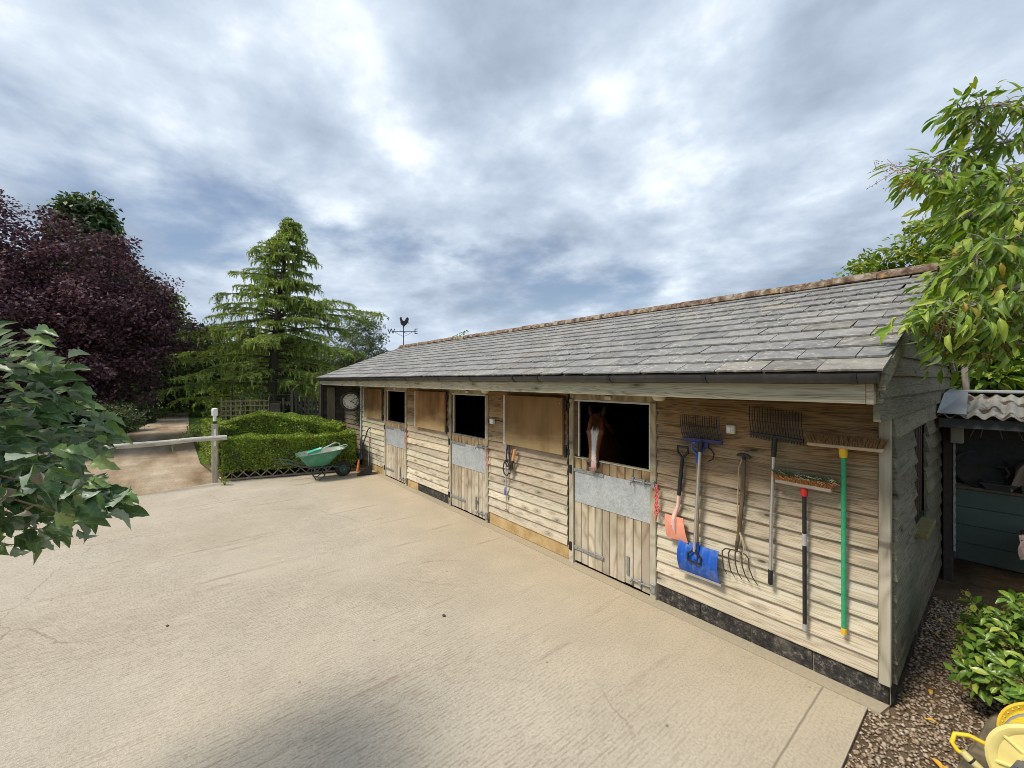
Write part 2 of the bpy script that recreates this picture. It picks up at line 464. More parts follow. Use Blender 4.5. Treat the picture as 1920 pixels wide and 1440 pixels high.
plain('cloth_red', (0.62, 0.45, 0.42), 0.9, var=0.4, scale=30)
plain('tub_black', (0.095, 0.09, 0.088), 0.5, var=0.35, scale=12, dirt=(0.13, 0.11, 0.09), dirt_amt=0.5)
plain('bin_dark', (0.03, 0.035, 0.035), 0.5, var=0.2)
plain('bark', (0.085, 0.065, 0.05), 0.9, var=0.4, scale=14, bump=0.8)
plain('bark_pale', (0.26, 0.23, 0.19), 0.9, var=0.3, scale=14, bump=0.6)
plain('twig', (0.16, 0.12, 0.075), 0.85, var=0.3, scale=40)
plain('seed', (0.30, 0.19, 0.07), 0.8, var=0.4, scale=60)
plain('dead_leaf', (0.24, 0.21, 0.16), 0.8, var=0.3)
plain('fallen_yellow', (0.62, 0.36, 0.05), 0.7, var=0.25, scale=30)
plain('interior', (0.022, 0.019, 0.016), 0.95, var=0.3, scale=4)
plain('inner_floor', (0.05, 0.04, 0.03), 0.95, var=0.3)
plain('shelter_dark', (0.08, 0.083, 0.09), 0.8, var=0.3)
plain('shelter_green', (0.15, 0.20, 0.17), 0.75, var=0.14, scale=6)
plain('shelter_post', (0.06, 0.045, 0.038), 0.8, var=0.3)
plain('grey_box', (0.38, 0.39, 0.35), 0.6, var=0.1)
plain('lead', (0.30, 0.31, 0.32), 0.7, 0.0, var=0.2)
plain('mortar', (0.40, 0.34, 0.24), 0.9, var=0.15, scale=40, bump=0.5)
plain('hoof', (0.06, 0.05, 0.04), 0.6)
plain('mane', (0.13, 0.045, 0.018), 0.5, var=0.6, scale=60)
plain('eye', (0.01, 0.007, 0.005), 0.08, spec=0.6)
plain('moss_wood', (0.20, 0.17, 0.07), 0.9, var=0.3, scale=30, bump=0.4)
plain('wire', (0.16, 0.17, 0.15), 0.5, 0.5)
plain('pale_sheet', (0.40, 0.41, 0.36), 0.6, var=0.2)

def mat_zinc():
    m, g = newmat('zinc')
    p = g.v('ADD', g.obj(), g.comb(g.m('MULTIPLY', g.rand(), 9.0), 0.0, 0.0))
    v = g.n('ShaderNodeTexVoronoi', {'Vector': p, 'Scale': 60.0}, feature='F1').outputs['Color']
    sp = g.xyz(v)[0]
    n = g.noise(p, 5.0, 5.0, 0.6)
    c = g.mix(sp, (0.42, 0.45, 0.47), (0.56, 0.59, 0.60))
    c = g.mix(1.0, c, g.ramp(n, [(0.3, 0.82), (0.7, 1.1)]), 'MULTIPLY')
    g.out(c, g.m('ADD', g.m('MULTIPLY', sp, 0.15), 0.45), None, 0.35, 0.4)
    M['zinc'] = m
    m, g = newmat('galv')
    p = g.obj(); n = g.noise(p, 40.0, 4.0, 0.6)
    g.out(g.ramp(n, [(0.3, (0.20, 0.20, 0.19)), (0.6, (0.40, 0.41, 0.40)), (0.8, (0.22, 0.17, 0.13))]), 0.5, None, 0.55, 0.4)
    M['galv'] = m
mat_zinc()

def mat_slate():
    for name, base, lich in (('slate', (0.235, 0.230, 0.224), 1.0), ('slate_worn', (0.23, 0.216, 0.188), 1.3)):
        m, g = newmat(name)
        rnd = g.rand()
        p = g.v('ADD', g.pos(), g.comb(g.m('MULTIPLY', rnd, 5.0), g.m('MULTIPLY', rnd, 11.0), 0.0))
        n = g.noise(p, 7.0, 6.0, 0.65)
        c = g.mix(1.0, base, g.ramp(n, [(0.3, 0.72), (0.7, 1.3)]), 'MULTIPLY')
        isl = g.isl()
        c = g.mix(1.0, c, g.ramp(g.m('FRACT', g.m('MULTIPLY', g.m('ADD', isl, rnd), 7.31)), [(0.0, (0.74, 0.74, 0.75)), (0.5, (0.96, 0.96, 0.96)), (0.8, (1.06, 1.05, 1.03)), (1.0, (1.18, 1.15, 1.10))]), 'MULTIPLY')
        big = g.m('ADD', g.m('MULTIPLY', g.step(g.noise(g.pos(), 1.1, 4.0, 0.6), 0.36, 0.60), 0.75), 0.25)
        l1 = g.m('MULTIPLY', g.step(g.noise(p, 15.0, 6.0, 0.64), 0.50, 0.60), big)
        c = g.mix(g.m('MULTIPLY', l1, min(1, 0.6 * lich)), c, (0.40, 0.39, 0.355))
        sp = g.n('ShaderNodeTexVoronoi', {'Vector': p, 'Scale': 21.0}, feature='F1').outputs
        l2 = g.m('MULTIPLY', g.m('MULTIPLY', g.step(sp['Distance'], 0.30, 0.16), g.m('GREATER_THAN', g.xyz(sp['Color'])[0], 0.55)), big)
        c = g.mix(g.m('MULTIPLY', l2, 0.8), c, (0.55, 0.54, 0.48))
        yl = g.m('MULTIPLY', g.step(g.noise(p, 4.0, 5.0, 0.6), 0.62, 0.70), 0.35)
        c = g.mix(yl, c, (0.30, 0.26, 0.14))
        dk = g.step(g.noise(g.v('ADD', p, (3, 3, 3)), 9.0, 5.0, 0.6), 0.62, 0.72)
        c = g.mix(g.m('MULTIPLY', dk, 0.55), c, (0.06, 0.06, 0.055))
        g.out(c, 0.62, g.bump(g.m('ADD', n, g.m('MULTIPLY', l1, 0.5)), 0.55, 0.008), spec=0.35)
        M[name] = m
    m, g = newmat('ridge_tile')
    p = g.v('ADD', g.pos(), g.comb(g.m('MULTIPLY', g.rand(), 5.0), 0.0, 0.0))
    n = g.noise(p, 11.0, 6.0, 0.65)
    c = g.ramp(n, [(0.32, (0.035, 0.028, 0.024)), (0.44, (0.13, 0.080, 0.055)), (0.54, (0.22, 0.155, 0.11)), (0.66, (0.34, 0.31, 0.25))])
    c = g.mix(g.step(g.noise(p, 8.0, 4.0, 0.6), 0.61, 0.68), c, (0.42, 0.23, 0.06))
    c = g.mix(g.m('MULTIPLY', g.step(g.noise(p, 19.0, 4.0, 0.6), 0.56, 0.66), 0.7), c, (0.36, 0.34, 0.29))
    g.out(c, 0.85, g.bump(n, 0.9, 0.015), spec=0.2)
    M['ridge_tile'] = m
mat_slate()

def mat_ground():
    # brushed, tamped concrete yard
    m, g = newmat('yard_concrete')
    p = g.pos(); s = g.xyz(p)
    big = g.noise(p, 0.35, 4.0, 0.55)
    mid = g.noise(p, 1.6, 6.0, 0.6)
    fine = g.noise(p, 55.0, 4.0, 0.7)
    grit = g.noise(p, 190.0, 2.0, 0.6)
    pw = g.v('ADD', p, g.v('MULTIPLY', g.v('SUBTRACT', g.n('ShaderNodeTexNoise', {'Vector': p, 'Scale': 1.3, 'Detail': 2.0}).outputs['Color'], (0.5, 0.5, 0.5)), (0.05, 0.05, 0.0)))
    ridge = g.m('ADD', g.m('MULTIPLY', g.noise(g.v('MULTIPLY', pw, (34.0, 8.0, 1.0)), 1.0, 3.0, 0.6), 0.55), g.m('MULTIPLY', g.noise(g.v('MULTIPLY', pw, (60.0, 26.0, 1.0)), 1.0, 3.0, 0.65), 0.45))
    corduroy = g.wave(g.v('MULTIPLY', pw, (1.0, 0.16, 1.0)), 10.5, 2.6, 4.0, 4.0, 0.65, 'X')
    ridge = g.m('ADD', g.m('MULTIPLY', g.step(ridge, 0.36, 0.62), 0.55), g.m('MULTIPLY', corduroy, 0.45))
    line = g.noise(g.v('MULTIPLY', pw, (9.0, 0.5, 1.0)), 1.0, 5.0, 0.65)
    away = g.step(s[1], -0.6, -2.4)
    rz = g.m('MULTIPLY', g.m('ADD', g.m('MULTIPLY', away, 0.7), 0.3), g.m('ADD', g.m('MULTIPLY', g.step(g.noise(p, 0.55, 3.0, 0.5), 0.3, 0.6), 0.6), 0.4))
    c = g.ramp(big, [(0.3, (0.49, 0.42, 0.325)), (0.5, (0.525, 0.46, 0.365)), (0.7, (0.55, 0.495, 0.405))])
    c = g.mix(g.m('MULTIPLY', g.step(s[1], -2.4, -0.2), 0.7), c, (0.52, 0.43, 0.30))
    c = g.mix(1.0, c, g.ramp(mid, [(0.3, 0.90), (0.7, 1.06)]), 'MULTIPLY')
    c = g.mix(1.0, c, g.ramp(fine, [(0.28, 0.74), (0.5, 1.0), (0.75, 1.16)]), 'MULTIPLY')
    c = g.mix(1.0, c, g.ramp(grit, [(0.3, 0.86), (0.7, 1.10)]), 'MULTIPLY')
    groove = g.m('MULTIPLY', g.step(ridge, 0.55, 0.05), rz)
    c = g.mix(g.m('MULTIPLY', groove, 0.60), c, (0.27, 0.215, 0.155))
    red = g.m('MULTIPLY', g.m('MULTIPLY', g.step(line, 0.54, 0.68), g.step(mid, 0.44, 0.62)), 0.55)
    c = g.mix(red, c, (0.26, 0.185, 0.135))
    # spots of droppings and dark flecks
    sp = g.n('ShaderNodeTexVoronoi', {'Vector': p, 'Scale': 5.0}, feature='F1').outputs
    fl = g.m('MULTIPLY', g.step(sp['Distance'], 0.075, 0.04), g.m('GREATER_THAN', g.xyz(sp['Color'])[1], 0.72))
    c = g.mix(g.m('MULTIPLY', fl, 0.6), c, (0.11, 0.085, 0.055))
    jx = g.m('ABSOLUTE', g.m('ADD', g.m('ADD', s[0], 0.36), g.m('MULTIPLY', g.m('SUBTRACT', g.noise(p, 3.0, 3.0, 0.6), 0.5), 0.02)))
    c = g.mix(g.m('MULTIPLY', g.step(jx, 0.009, 0.004), 0.6), c, (0.17, 0.135, 0.10))
    # hairline cracks
    cr = g.n('ShaderNodeTexVoronoi', {'Vector': g.v('ADD', p, g.v('MULTIPLY', g.n('ShaderNodeTexNoise', {'Vector': p, 'Scale': 2.0, 'Detail': 5.0}).outputs['Color'], (0.5, 0.5, 0.0))), 'Scale': 0.38}, feature='DISTANCE_TO_EDGE').outputs['Distance']
    c = g.mix(g.m('MULTIPLY', g.m('MULTIPLY', g.step(cr, 0.0040, 0.0008), 0.42), g.step(g.noise(p, 0.5, 2.0, 0.5), 0.45, 0.6)), c, (0.20, 0.15, 0.10))
    h = g.m('ADD', g.m('MULTIPLY', g.m('MULTIPLY', ridge, rz), 0.8), g.m('ADD', g.m('MULTIPLY', fine, 0.5), g.m('MULTIPLY', grit, 0.3)))
    g.out(c, 0.9, g.bump(h, 0.9, 0.012), spec=0.2)
    M['yard_concrete'] = m
    # sandy track
    m, g = newmat('track')
    p = g.pos(); s = g.xyz(p)
    n = g.noise(p, 1.1, 6.0, 0.62); f = g.noise(p, 26.0, 5.0, 0.7)
    st = g.noise(g.v('MULTIPLY', p, (0.25, 1.3, 1.0)), 1.0, 4.0, 0.6)
    c = g.ramp(st, [(0.3, (0.24, 0.165, 0.10)), (0.48, (0.40, 0.305, 0.205)), (0.66, (0.52, 0.425, 0.31))])
    c = g.mix(1.0, c, g.ramp(n, [(0.3, 0.72), (0.7, 1.15)]), 'MULTIPLY')
    c = g.mix(1.0, c, g.ramp(f, [(0.3, 0.72), (0.7, 1.2)]), 'MULTIPLY')
    g.out(c, 0.95, g.bump(g.m('ADD', f, n), 0.8, 0.03), spec=0.1)
    M['track'] = m
    m, g = newmat('grass_ground')
    p = g.pos()
    c = g.ramp(g.noise(p, 0.6, 6.0, 0.65), [(0.3, (0.055, 0.075, 0.018)), (0.6, (0.12, 0.18, 0.03)), (0.75, (0.17, 0.20, 0.05))])
    c = g.mix(1.0, c, g.ramp(g.noise(p, 35.0, 4.0, 0.7), [(0.3, 0.6), (0.7, 1.3)]), 'MULTIPLY')
    g.out(c, 0.95, g.bump(g.noise(p, 60.0, 3.0, 0.7), 0.8, 0.03), spec=0.1)
    M['grass_ground'] = m
    m, g = newmat('bare_soil')
    p = g.pos()
    c = g.ramp(g.noise(p, 3.0, 7.0, 0.7), [(0.3, (0.08, 0.056, 0.036)), (0.6, (0.19, 0.135, 0.085)), (0.75, (0.27, 0.20, 0.125))])
    g.out(c, 0.95, g.bump(g.noise(p, 40.0, 5.0, 0.7), 0.9, 0.02), spec=0.1)
    M['bare_soil'] = m
    m, g = newmat('pebble')
    i = g.isl()
    c = g.ramp(i, [(0.0, (0.20, 0.14, 0.09)), (0.25, (0.34, 0.25, 0.17)), (0.5, (0.45, 0.35, 0.25)), (0.75, (0.50, 0.42, 0.32)), (0.93, (0.36, 0.23, 0.14)), (1.0, (0.64, 0.58, 0.50))])
    c = g.mix(1.0, c, g.ramp(g.noise(g.pos(), 60.0, 4.0, 0.6), [(0.3, 0.7), (0.7, 1.2)]), 'MULTIPLY')
    g.out(c, 0.75, None, spec=0.3)
    M['pebble'] = m
    # plinths
    m, g = newmat('black_block')
    p = g.pos(); n = g.noise(p, 26.0, 6.0, 0.72); b = g.noise(p, 4.0, 4.0, 0.6)
    c = g.ramp(n, [(0.36, (0.018, 0.017, 0.016)), (0.54, (0.05, 0.046, 0.042)), (0.66, (0.20, 0.18, 0.15))])
    c = g.mix(g.m('MULTIPLY', g.step(b, 0.52, 0.68), 0.45), c, (0.17, 0.145, 0.115))
    g.out(c, 0.85, g.bump(n, 1.0, 0.012), spec=0.3)
    M['black_block'] = m
    m, g = newmat('ochre_render')
    p = g.pos(); n = g.noise(p, 5.0, 6.0, 0.65)
    c = g.ramp(n, [(0.3, (0.36, 0.235, 0.095)), (0.55, (0.52, 0.37, 0.18)), (0.75, (0.56, 0.44, 0.27))])
    g.out(c, 0.9, g.bump(g.noise(p, 60.0, 4.0, 0.7), 0.5, 0.006), spec=0.2)
    M['ochre_render'] = m
    m, g = newmat('rust_sheet')
    p = g.pos(); s = g.xyz(p)
    n = g.noise(g.v('MULTIPLY', p, (9.0, 2.2, 3.0)), 1.0, 5.0, 0.6)
    c = g.mix(g.step(n, 0.50, 0.60), (0.33, 0.32, 0.285), (0.085, 0.05, 0.042))
    c = g.mix(1.0, c, g.ramp(g.noise(p, 30.0, 4.0, 0.6), [(0.3, 0.75), (0.7, 1.15)]), 'MULTIPLY')
    g.out(c, 0.7, g.bump(n, 0.3, 0.004), spec=0.3)
    M['rust_sheet'] = m
mat_ground()

def leafmat(name, stops, back=None, rough=0.5, trans=0.25, spec=0.4, per_obj=False, vein=False):
    m, g = newmat(name)
    r = g.rand() if per_obj else g.isl()
    c = g.ramp(r, stops)
    cl = g.noise(g.pos(), 1.5, 4.0, 0.55)
    c = g.mix(1.0, c, g.ramp(cl, [(0.32, 0.70), (0.68, 1.28)]), 'MULTIPLY')
    if vein:
        o = g.xyz(g.obj())
        mid = g.step(g.m('ABSOLUTE', o[1]), 0.030, 0.008)
        side = g.m('MULTIPLY', g.step(g.m('ABSOLUTE', g.m('SUBTRACT', g.m('FRACT', g.m('MULTIPLY', g.m('SUBTRACT', o[0], g.m('MULTIPLY', g.m('ABSOLUTE', o[1]), 0.8)), 6.0)), 0.5)), 0.10, 0.02), 0.5)
        c = g.mix(g.m('MULTIPLY', g.m('MAXIMUM', mid, side), 0.35), c, (0.36, 0.42, 0.22))
        c = g.mix(1.0, c, g.ramp(g.noise(g.v('ADD', g.obj(), g.comb(g.m('MULTIPLY', r, 40.0), 0.0, 0.0)), 5.0, 4.0, 0.6), [(0.3, 0.82), (0.7, 1.15)]), 'MULTIPLY')
    if back:
        bf = g.n('ShaderNodeNewGeometry').outputs['Backfacing']
        c = g.mix(bf, c, back)
    b = g.n('ShaderNodeBsdfPrincipled', {'Base Color': c, 'Roughness': rough, 'Specular IOR Level': spec})
    t = g.n('ShaderNodeBsdfTranslucent', {'Color': g.hsv(c, 0.49, 1.15, 1.35)})
    mx = g.n('ShaderNodeMixShader', {0: trans, 1: b.outputs[0], 2: t.outputs[0]})
    o = g.n('ShaderNodeOutputMaterial')
    g.t.links.new(mx.outputs[0], o.inputs[0])
    M[name] = m
leafmat('hedge_leaf', [(0, (0.095, 0.165, 0.020)), (0.5, (0.19, 0.28, 0.036)), (0.85, (0.32, 0.40, 0.065)), (1, (0.50, 0.52, 0.14))])
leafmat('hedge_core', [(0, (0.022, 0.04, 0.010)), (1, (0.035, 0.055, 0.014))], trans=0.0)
leafmat('beech_leaf', [(0, (0.05, 0.025, 0.038)), (0.5, (0.10, 0.047, 0.062)), (0.85, (0.17, 0.088, 0.098)), (1, (0.29, 0.20, 0.22))], trans=0.15, rough=0.62, spec=0.2)
leafmat('cedar_leaf', [(0, (0.13, 0.20, 0.055)), (0.4, (0.24, 0.33, 0.075)), (0.8, (0.36, 0.45, 0.11)), (1, (0.46, 0.50, 0.16))], trans=0.25, rough=0.6)
leafmat('conifer_leaf', [(0, (0.04, 0.075, 0.025)), (1, (0.11, 0.165, 0.05))], trans=0.15)
leafmat('wood_leaf', [(0, (0.028, 0.048, 0.012)), (0.6, (0.06, 0.095, 0.022)), (1, (0.13, 0.175, 0.04))], trans=0.2)
leafmat('shrub_leaf', [(0, (0.028, 0.05, 0.018)), (0.6, (0.058, 0.09, 0.030)), (1, (0.13, 0.16, 0.055))], trans=0.15)
leafmat('grey_leaf', [(0, (0.07, 0.105, 0.045)), (0.6, (0.14, 0.18, 0.085)), (1, (0.24, 0.265, 0.14))], trans=0.2)
leafmat('bright_leaf', [(0, (0.08, 0.14, 0.02)), (0.6, (0.16, 0.24, 0.035)), (1, (0.26, 0.32, 0.06))], trans=0.3)
leafmat('feather_leaf', [(0, (0.09, 0.16, 0.026)), (0.5, (0.19, 0.29, 0.045)), (0.85, (0.33, 0.40, 0.075)), (1, (0.50, 0.40, 0.09))], trans=0.3)
leafmat('bush_leaf', [(0, (0.06, 0.125, 0.045)), (0.5, (0.105, 0.195, 0.065)), (0.8, (0.165, 0.27, 0.085)), (0.93, (0.29, 0.40, 0.125)), (1, (0.38, 0.46, 0.17))], back=(0.27, 0.34, 0.25), per_obj=True, vein=True, trans=0.2, rough=0.38)
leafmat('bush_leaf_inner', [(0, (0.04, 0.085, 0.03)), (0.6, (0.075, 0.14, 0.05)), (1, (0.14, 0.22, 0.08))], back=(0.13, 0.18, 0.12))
leafmat('tree_leaf', [(0, (0.13, 0.25, 0.028)), (0.35, (0.23, 0.38, 0.042)), (0.7, (0.37, 0.50, 0.065)), (0.9, (0.52, 0.60, 0.10)), (0.965, (0.58, 0.62, 0.12)), (1, (0.74, 0.46, 0.06))], back=(0.20, 0.28, 0.09), per_obj=True, vein=True, trans=0.32, rough=0.4)
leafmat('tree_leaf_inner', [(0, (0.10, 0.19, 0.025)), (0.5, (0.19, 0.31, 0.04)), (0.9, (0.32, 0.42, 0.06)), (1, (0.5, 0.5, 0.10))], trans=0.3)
leafmat('laurel_leaf', [(0, (0.10, 0.21, 0.025)), (0.5, (0.185, 0.33, 0.038)), (0.85, (0.31, 0.45, 0.055)), (1, (0.50, 0.55, 0.10))], back=(0.16, 0.22, 0.08), per_obj=True, vein=True, trans=0.22, rough=0.32, spec=0.5)
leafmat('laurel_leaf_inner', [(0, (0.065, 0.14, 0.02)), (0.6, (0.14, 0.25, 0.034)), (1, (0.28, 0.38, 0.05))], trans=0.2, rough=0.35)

def mat_horse():
    m, g = newmat('horse_coat')
    a = g.n('ShaderNodeVertexColor', layer_name='coat').outputs['Color']
    n = g.noise(g.v('MULTIPLY', g.obj(), (90.0, 90.0, 20.0)), 1.0, 3.0, 0.6)
    c = g.mix(1.0, a, g.ramp(n, [(0.3, 0.85), (0.7, 1.12)]), 'MULTIPLY')
    g.out(c, 0.5, g.bump(n, 0.12, 0.003), spec=0.3)
    M['horse_coat'] = m
mat_horse()

# ------------------------------------------------------------------ ground and yard
def sheet(name, poly, z, mat, thick=0.0, kind='structure', n=0):
    mb = MB()
    top = [(x, y, z) for x, y in poly]
    if thick:
        mb.loft([[(x, y, z - thick) for x, y in poly], top], True, True)
    else:
        mb.quad(*top)
    o = mb.build(name, mat, origin=(0, 0, 0))
    return tag(o, kind=kind)
gnd = sheet('ground', [(-600, -600), (600, -600), (600, 600), (-600, 600)], -0.07, 'grass_ground')
yard = sheet('yard', [(-0.10, -0.16), (-0.10, -9.0), (-9.6, -14.0), (-10.55, -5.0), (-11.02, -3.1), (-10.85, -0.16)], 0.0, 'yard_concrete', 0.12)
apron = sheet('apron_strip', [(0.0, -0.01), (-0.03, -0.155), (-10.85, -0.155), (-10.85, -0.01)], 0.004, 'mortar', 0.03)
track = sheet('track', [(-9.62, -14.2), (-10.57, -5.0), (-11.05, -3.15), (-14.0, -3.45), (-24.0, -3.5), (-37.0, -3.3), (-37.0, -4.5), (-26.0, -5.4), (-20.0, -6.3), (-16.0, -8.2), (-13.0, -14.2)], -0.03, 'track', 0.05)
soil = sheet('soil_bed', [(-0.095, -0.01), (-0.095, -9.0), (9, -9.0), (9, 8), (0.0, 8), (0.0, -0.01)], -0.022, 'bare_soil', 0.03)
garden = sheet('garden_soil', [(-11.0, -0.05), (-11.1, -3.1), (-13.9, -3.4), (-13.9, 5), (-12.45, 5), (-12.45, -0.05)], -0.035, 'bare_soil', 0.03)

# ------------------------------------------------------------------ stable block
ST = thing('stable_block', (-6.2, 2.0, 0.0), 'long timber clad stable block with lichened slate roof and three half doors', 'stable')
NEAR, FAR, DEEP = 0.0, -12.5, 4.0
DOORS = [(-3.08, -1.84), (-6.11, -4.87), (-9.17, -7.93)]          # outer edges of each door frame
PANELS = [(-1.84, -0.05, 'board_wood'), (-4.87, -3.08, 'board_wood'), (-7.93, -6.11, 'board_wood'), (-10.80, -9.17, 'board_wood_far')]
EXPO = 0.131

def part(name, mat, parent, fn, origin=None, smooth=False, T=None):
    mb = MB(T); fn(mb)
    return mb.build(name, mat, parent, origin, smooth)

# carcass: back wall, partitions, inner faces, all dark inside
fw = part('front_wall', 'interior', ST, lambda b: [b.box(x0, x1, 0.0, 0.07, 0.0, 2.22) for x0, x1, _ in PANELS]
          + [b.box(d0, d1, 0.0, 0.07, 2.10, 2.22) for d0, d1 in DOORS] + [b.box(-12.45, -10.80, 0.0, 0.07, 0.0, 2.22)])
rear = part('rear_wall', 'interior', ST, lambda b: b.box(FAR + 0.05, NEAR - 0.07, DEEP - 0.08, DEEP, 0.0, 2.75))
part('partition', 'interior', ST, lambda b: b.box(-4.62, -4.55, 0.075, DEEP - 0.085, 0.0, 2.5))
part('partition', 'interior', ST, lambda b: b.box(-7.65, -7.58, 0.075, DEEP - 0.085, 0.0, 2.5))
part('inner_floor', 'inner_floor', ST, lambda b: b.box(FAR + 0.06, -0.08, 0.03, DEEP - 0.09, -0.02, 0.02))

def wboard(parent, mat, a0, a1, z0, h, axis='x', face=0.0, out=-1.0, name='weatherboard', ends=None, thick=0.036):
    """one feather-edged board: thick at its bottom edge, thin at the top. axis x: runs along X on plane Y=face, proud towards -Y;
    axis y: runs along Y on plane X=face, proud towards +X. ends: (a0,a1) at the top edge when cut on a slope."""
    n = max(2, int((a1 - a0) / 0.42))
    jit = random.uniform(-0.004, 0.004); tilt = random.uniform(-0.005, 0.005)
    t0 = thick + random.uniform(-0.002, 0.005)
    rings = []
    ph = random.uniform(0, 6)
    for i in range(n + 1):
        f = i / n
        b = a0 + (a1 - a0) * f
        tp = b if ends is None else ends[0] + (ends[1] - ends[0]) * f
        wob = 0.0035 * math.sin(ph + b * 2.3) + random.uniform(-0.0015, 0.0015)
        z = z0 + jit + tilt * (f - 0.5) * 2 + wob
        d = t0 + random.uniform(-0.002, 0.003) + 0.004 * math.sin(ph * 2 + b * 1.7)
        prof = [(0.004, z, b), (d - 0.002, z - 0.003, b), (d, z + 0.004, b), (0.006, z0 + h, tp), (0.001, z0 + h, tp)]
        if axis == 'x':
            rings.append([(q, face + out * o, zz) for o, zz, q in prof])
        else:
            rings.append([(face - out * o, q, zz) for o, zz, q in prof])
    mb = MB(); mb.loft(rings)
    org = (a0, face, z0) if axis == 'x' else (face, a0, z0)
    return mb.build(name, mat, parent, org)

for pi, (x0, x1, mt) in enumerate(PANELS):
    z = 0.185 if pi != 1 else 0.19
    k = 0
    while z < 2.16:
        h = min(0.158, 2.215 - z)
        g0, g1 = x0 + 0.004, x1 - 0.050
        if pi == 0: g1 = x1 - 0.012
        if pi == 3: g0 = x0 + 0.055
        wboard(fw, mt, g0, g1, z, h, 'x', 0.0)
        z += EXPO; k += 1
# dark stained boards beyond the pale corner trim, then the end wall of the overhang
z = 0.16
while z < 2.16:
    wboard(fw, 'far_dark_wood', -12.34, -10.86, z, min(0.158, 2.215 - z), 'x', 0.0)
    z += EXPO
ew = part('end_wall', 'far_end_wood', ST, lambda b: b.box(-12.5, -12.42, -0.62, -0.01, 0.0, 2.2))
z = 0.15
while z < 2.1:
    wboard(ew, 'far_end_wood', -0.60, -0.02, z, min(0.158, 2.18 - z), 'y', -12.42)
    z += EXPO
part('board_panel', 'trellis_wood', ew, lambda b: b.box(-12.385, -12.36, -0.50, -0.28, 0.03, 2.12, 0.004))
part('corner_post', 'dark_fence_wood', ST, lambda b: b.box(-12.43, -12.33, -0.70, -0.615, 0.0, 2.22, 0.006))
part('corner_post', 'far_end_wood', ST, lambda b: b.box(-12.40, -12.335, -0.085, -0.03, 0.03, 2.15, 0.005))
part('corner_trim', 'white_frame', ST, lambda b: b.box(-10.858, -10.80, -0.058, -0.002, 0.15, 2.2, 0.004))
part('corner_post', 'post_wood', ST, lambda b: b.box(-0.055, 0.012, -0.060, 0.0, 0.155, 2.2, 0.005))

# plinth: each block a piece of its own
pl = part('plinth', 'mortar', ST, lambda b: [b.box(x0, x1, -0.006, 0.05, 0.0, 0.19) for x0, x1 in ((-1.84, -0.004), (-4.87, -3.08), (-7.93, -6.11), (-10.8, -9.17))])
def blocks(x0, x1, mat, L=0.45, h=0.185):
    n = max(1, round((x1 - x0) / L)); w = (x1 - x0) / n
    for i in range(n):
        part('block', mat, pl, lambda b: b.box(x0 + w * i + 0.004, x0 + w * (i + 1) - 0.004, -0.016 - random.uniform(0, 0.006), -0.006, 0.008, h, 0.004),
             (x0 + w * i, -0.01, 0.0))
blocks(-1.83, 0.0, 'black_block')
blocks(-4.86, -3.09, 'ochre_render', 1.8)
blocks(-7.40, -6.12, 'black_block'); blocks(-7.92, -7.41, 'ochre_render', 0.6)
blocks(-10.79, -9.18, 'ochre_render', 1.7)
gp = part('gable_plinth', 'mortar', ST, lambda b: b.box(-0.05, 0.004, 0.0, DEEP, 0.0, 0.19))
for i in range(9):
    part('block', 'black_block', gp, lambda b: b.box(0.004, 0.013, 0.006 + i * 0.444, 0.438 + i * 0.444, 0.008, 0.185, 0.003), (0, i * 0.444, 0))

# gable wall, clad in boards; window opening with rough cut board ends
gw = part('gable_wall', 'interior', ST, lambda b: [b.box(-0.07, 0.0, 0.0, 0.95, 0.0, 2.2), b.box(-0.07, 0.0, 1.85, DEEP, 0.0, 2.2), b.box(-0.07, 0.0, 0.95, 1.85, 0.0, 1.04), b.box(-0.07, 0.0, 0.95, 1.85, 1.95, 2.2)]
          + [b.add([(-0.07, -0.60, 2.2), (-0.07, 4.6, 2.2), (-0.07, 4.6, 2.34), (-0.07, 2.0, 3.40), (-0.07, -0.60, 2.40), (0.0, -0.60, 2.2), (0.0, 4.6, 2.2), (0.0, 4.6, 2.34), (0.0, 2.0, 3.40), (0.0, -0.60, 2.40)],
                   [(0, 1, 2, 3, 4), (9, 8, 7, 6, 5), (0, 5, 6, 1), (1, 6, 7, 2), (2, 7, 8, 3), (3, 8, 9, 4), (4, 9, 5, 0)])])
part('gable_wall', 'interior', ST, lambda b: b.add([(FAR, -0.60, 0.0), (FAR, 4.6, 0.0), (FAR, 4.6, 2.34), (FAR, 2.0, 3.40), (FAR, -0.60, 2.40)], [(0, 1, 2, 3, 4)]))
EAVE_Y, EAVE_Z, RIDGE_Y, RIDGE_Z = -0.72, 2.395, 2.0, 3.455
SL = (RIDGE_Z - EAVE_Z) / (RIDGE_Y - EAVE_Y)
def roof_y(z):           # front slope: Y where the underside of the roof is at height z
    return EAVE_Y + (z + 0.05 - EAVE_Z) / SL
z = 0.16
GE = 0.148
while z < 3.36:
    h = 0.178
    if z + h < 2.26:
        if z + 0.03 > 1.9 or z + h < 1.07:
            wboard(gw, 'gable_wood', 0.012, DEEP, z, h, 'y', 0.0, thick=0.038)
        else:
            wboard(gw, 'gable_wood', 0.012, 0.98 + random.uniform(-0.03, 0.03), z, h, 'y', 0.0, thick=0.038)
            wboard(gw, 'gable_wood', 1.80 + random.uniform(-0.03, 0.03), DEEP, z, h, 'y', 0.0, thick=0.038)
    else:
        f0, f1 = max(-0.595, roof_y(z)), max(-0.595, roof_y(z + h))
        b0, b1 = 4.0 - f0, 4.0 - f1
        if f1 < b1:
            wboard(gw, 'gable_wood', f0, b0, z, h, 'y', 0.0, ends=(f1, b1), thick=0.038)
    z += GE
part('window_sill', 'moss_wood', gw, lambda b: b.box(0.0, 0.105, 0.95, 1.60, 0.985, 1.025, 0.005))
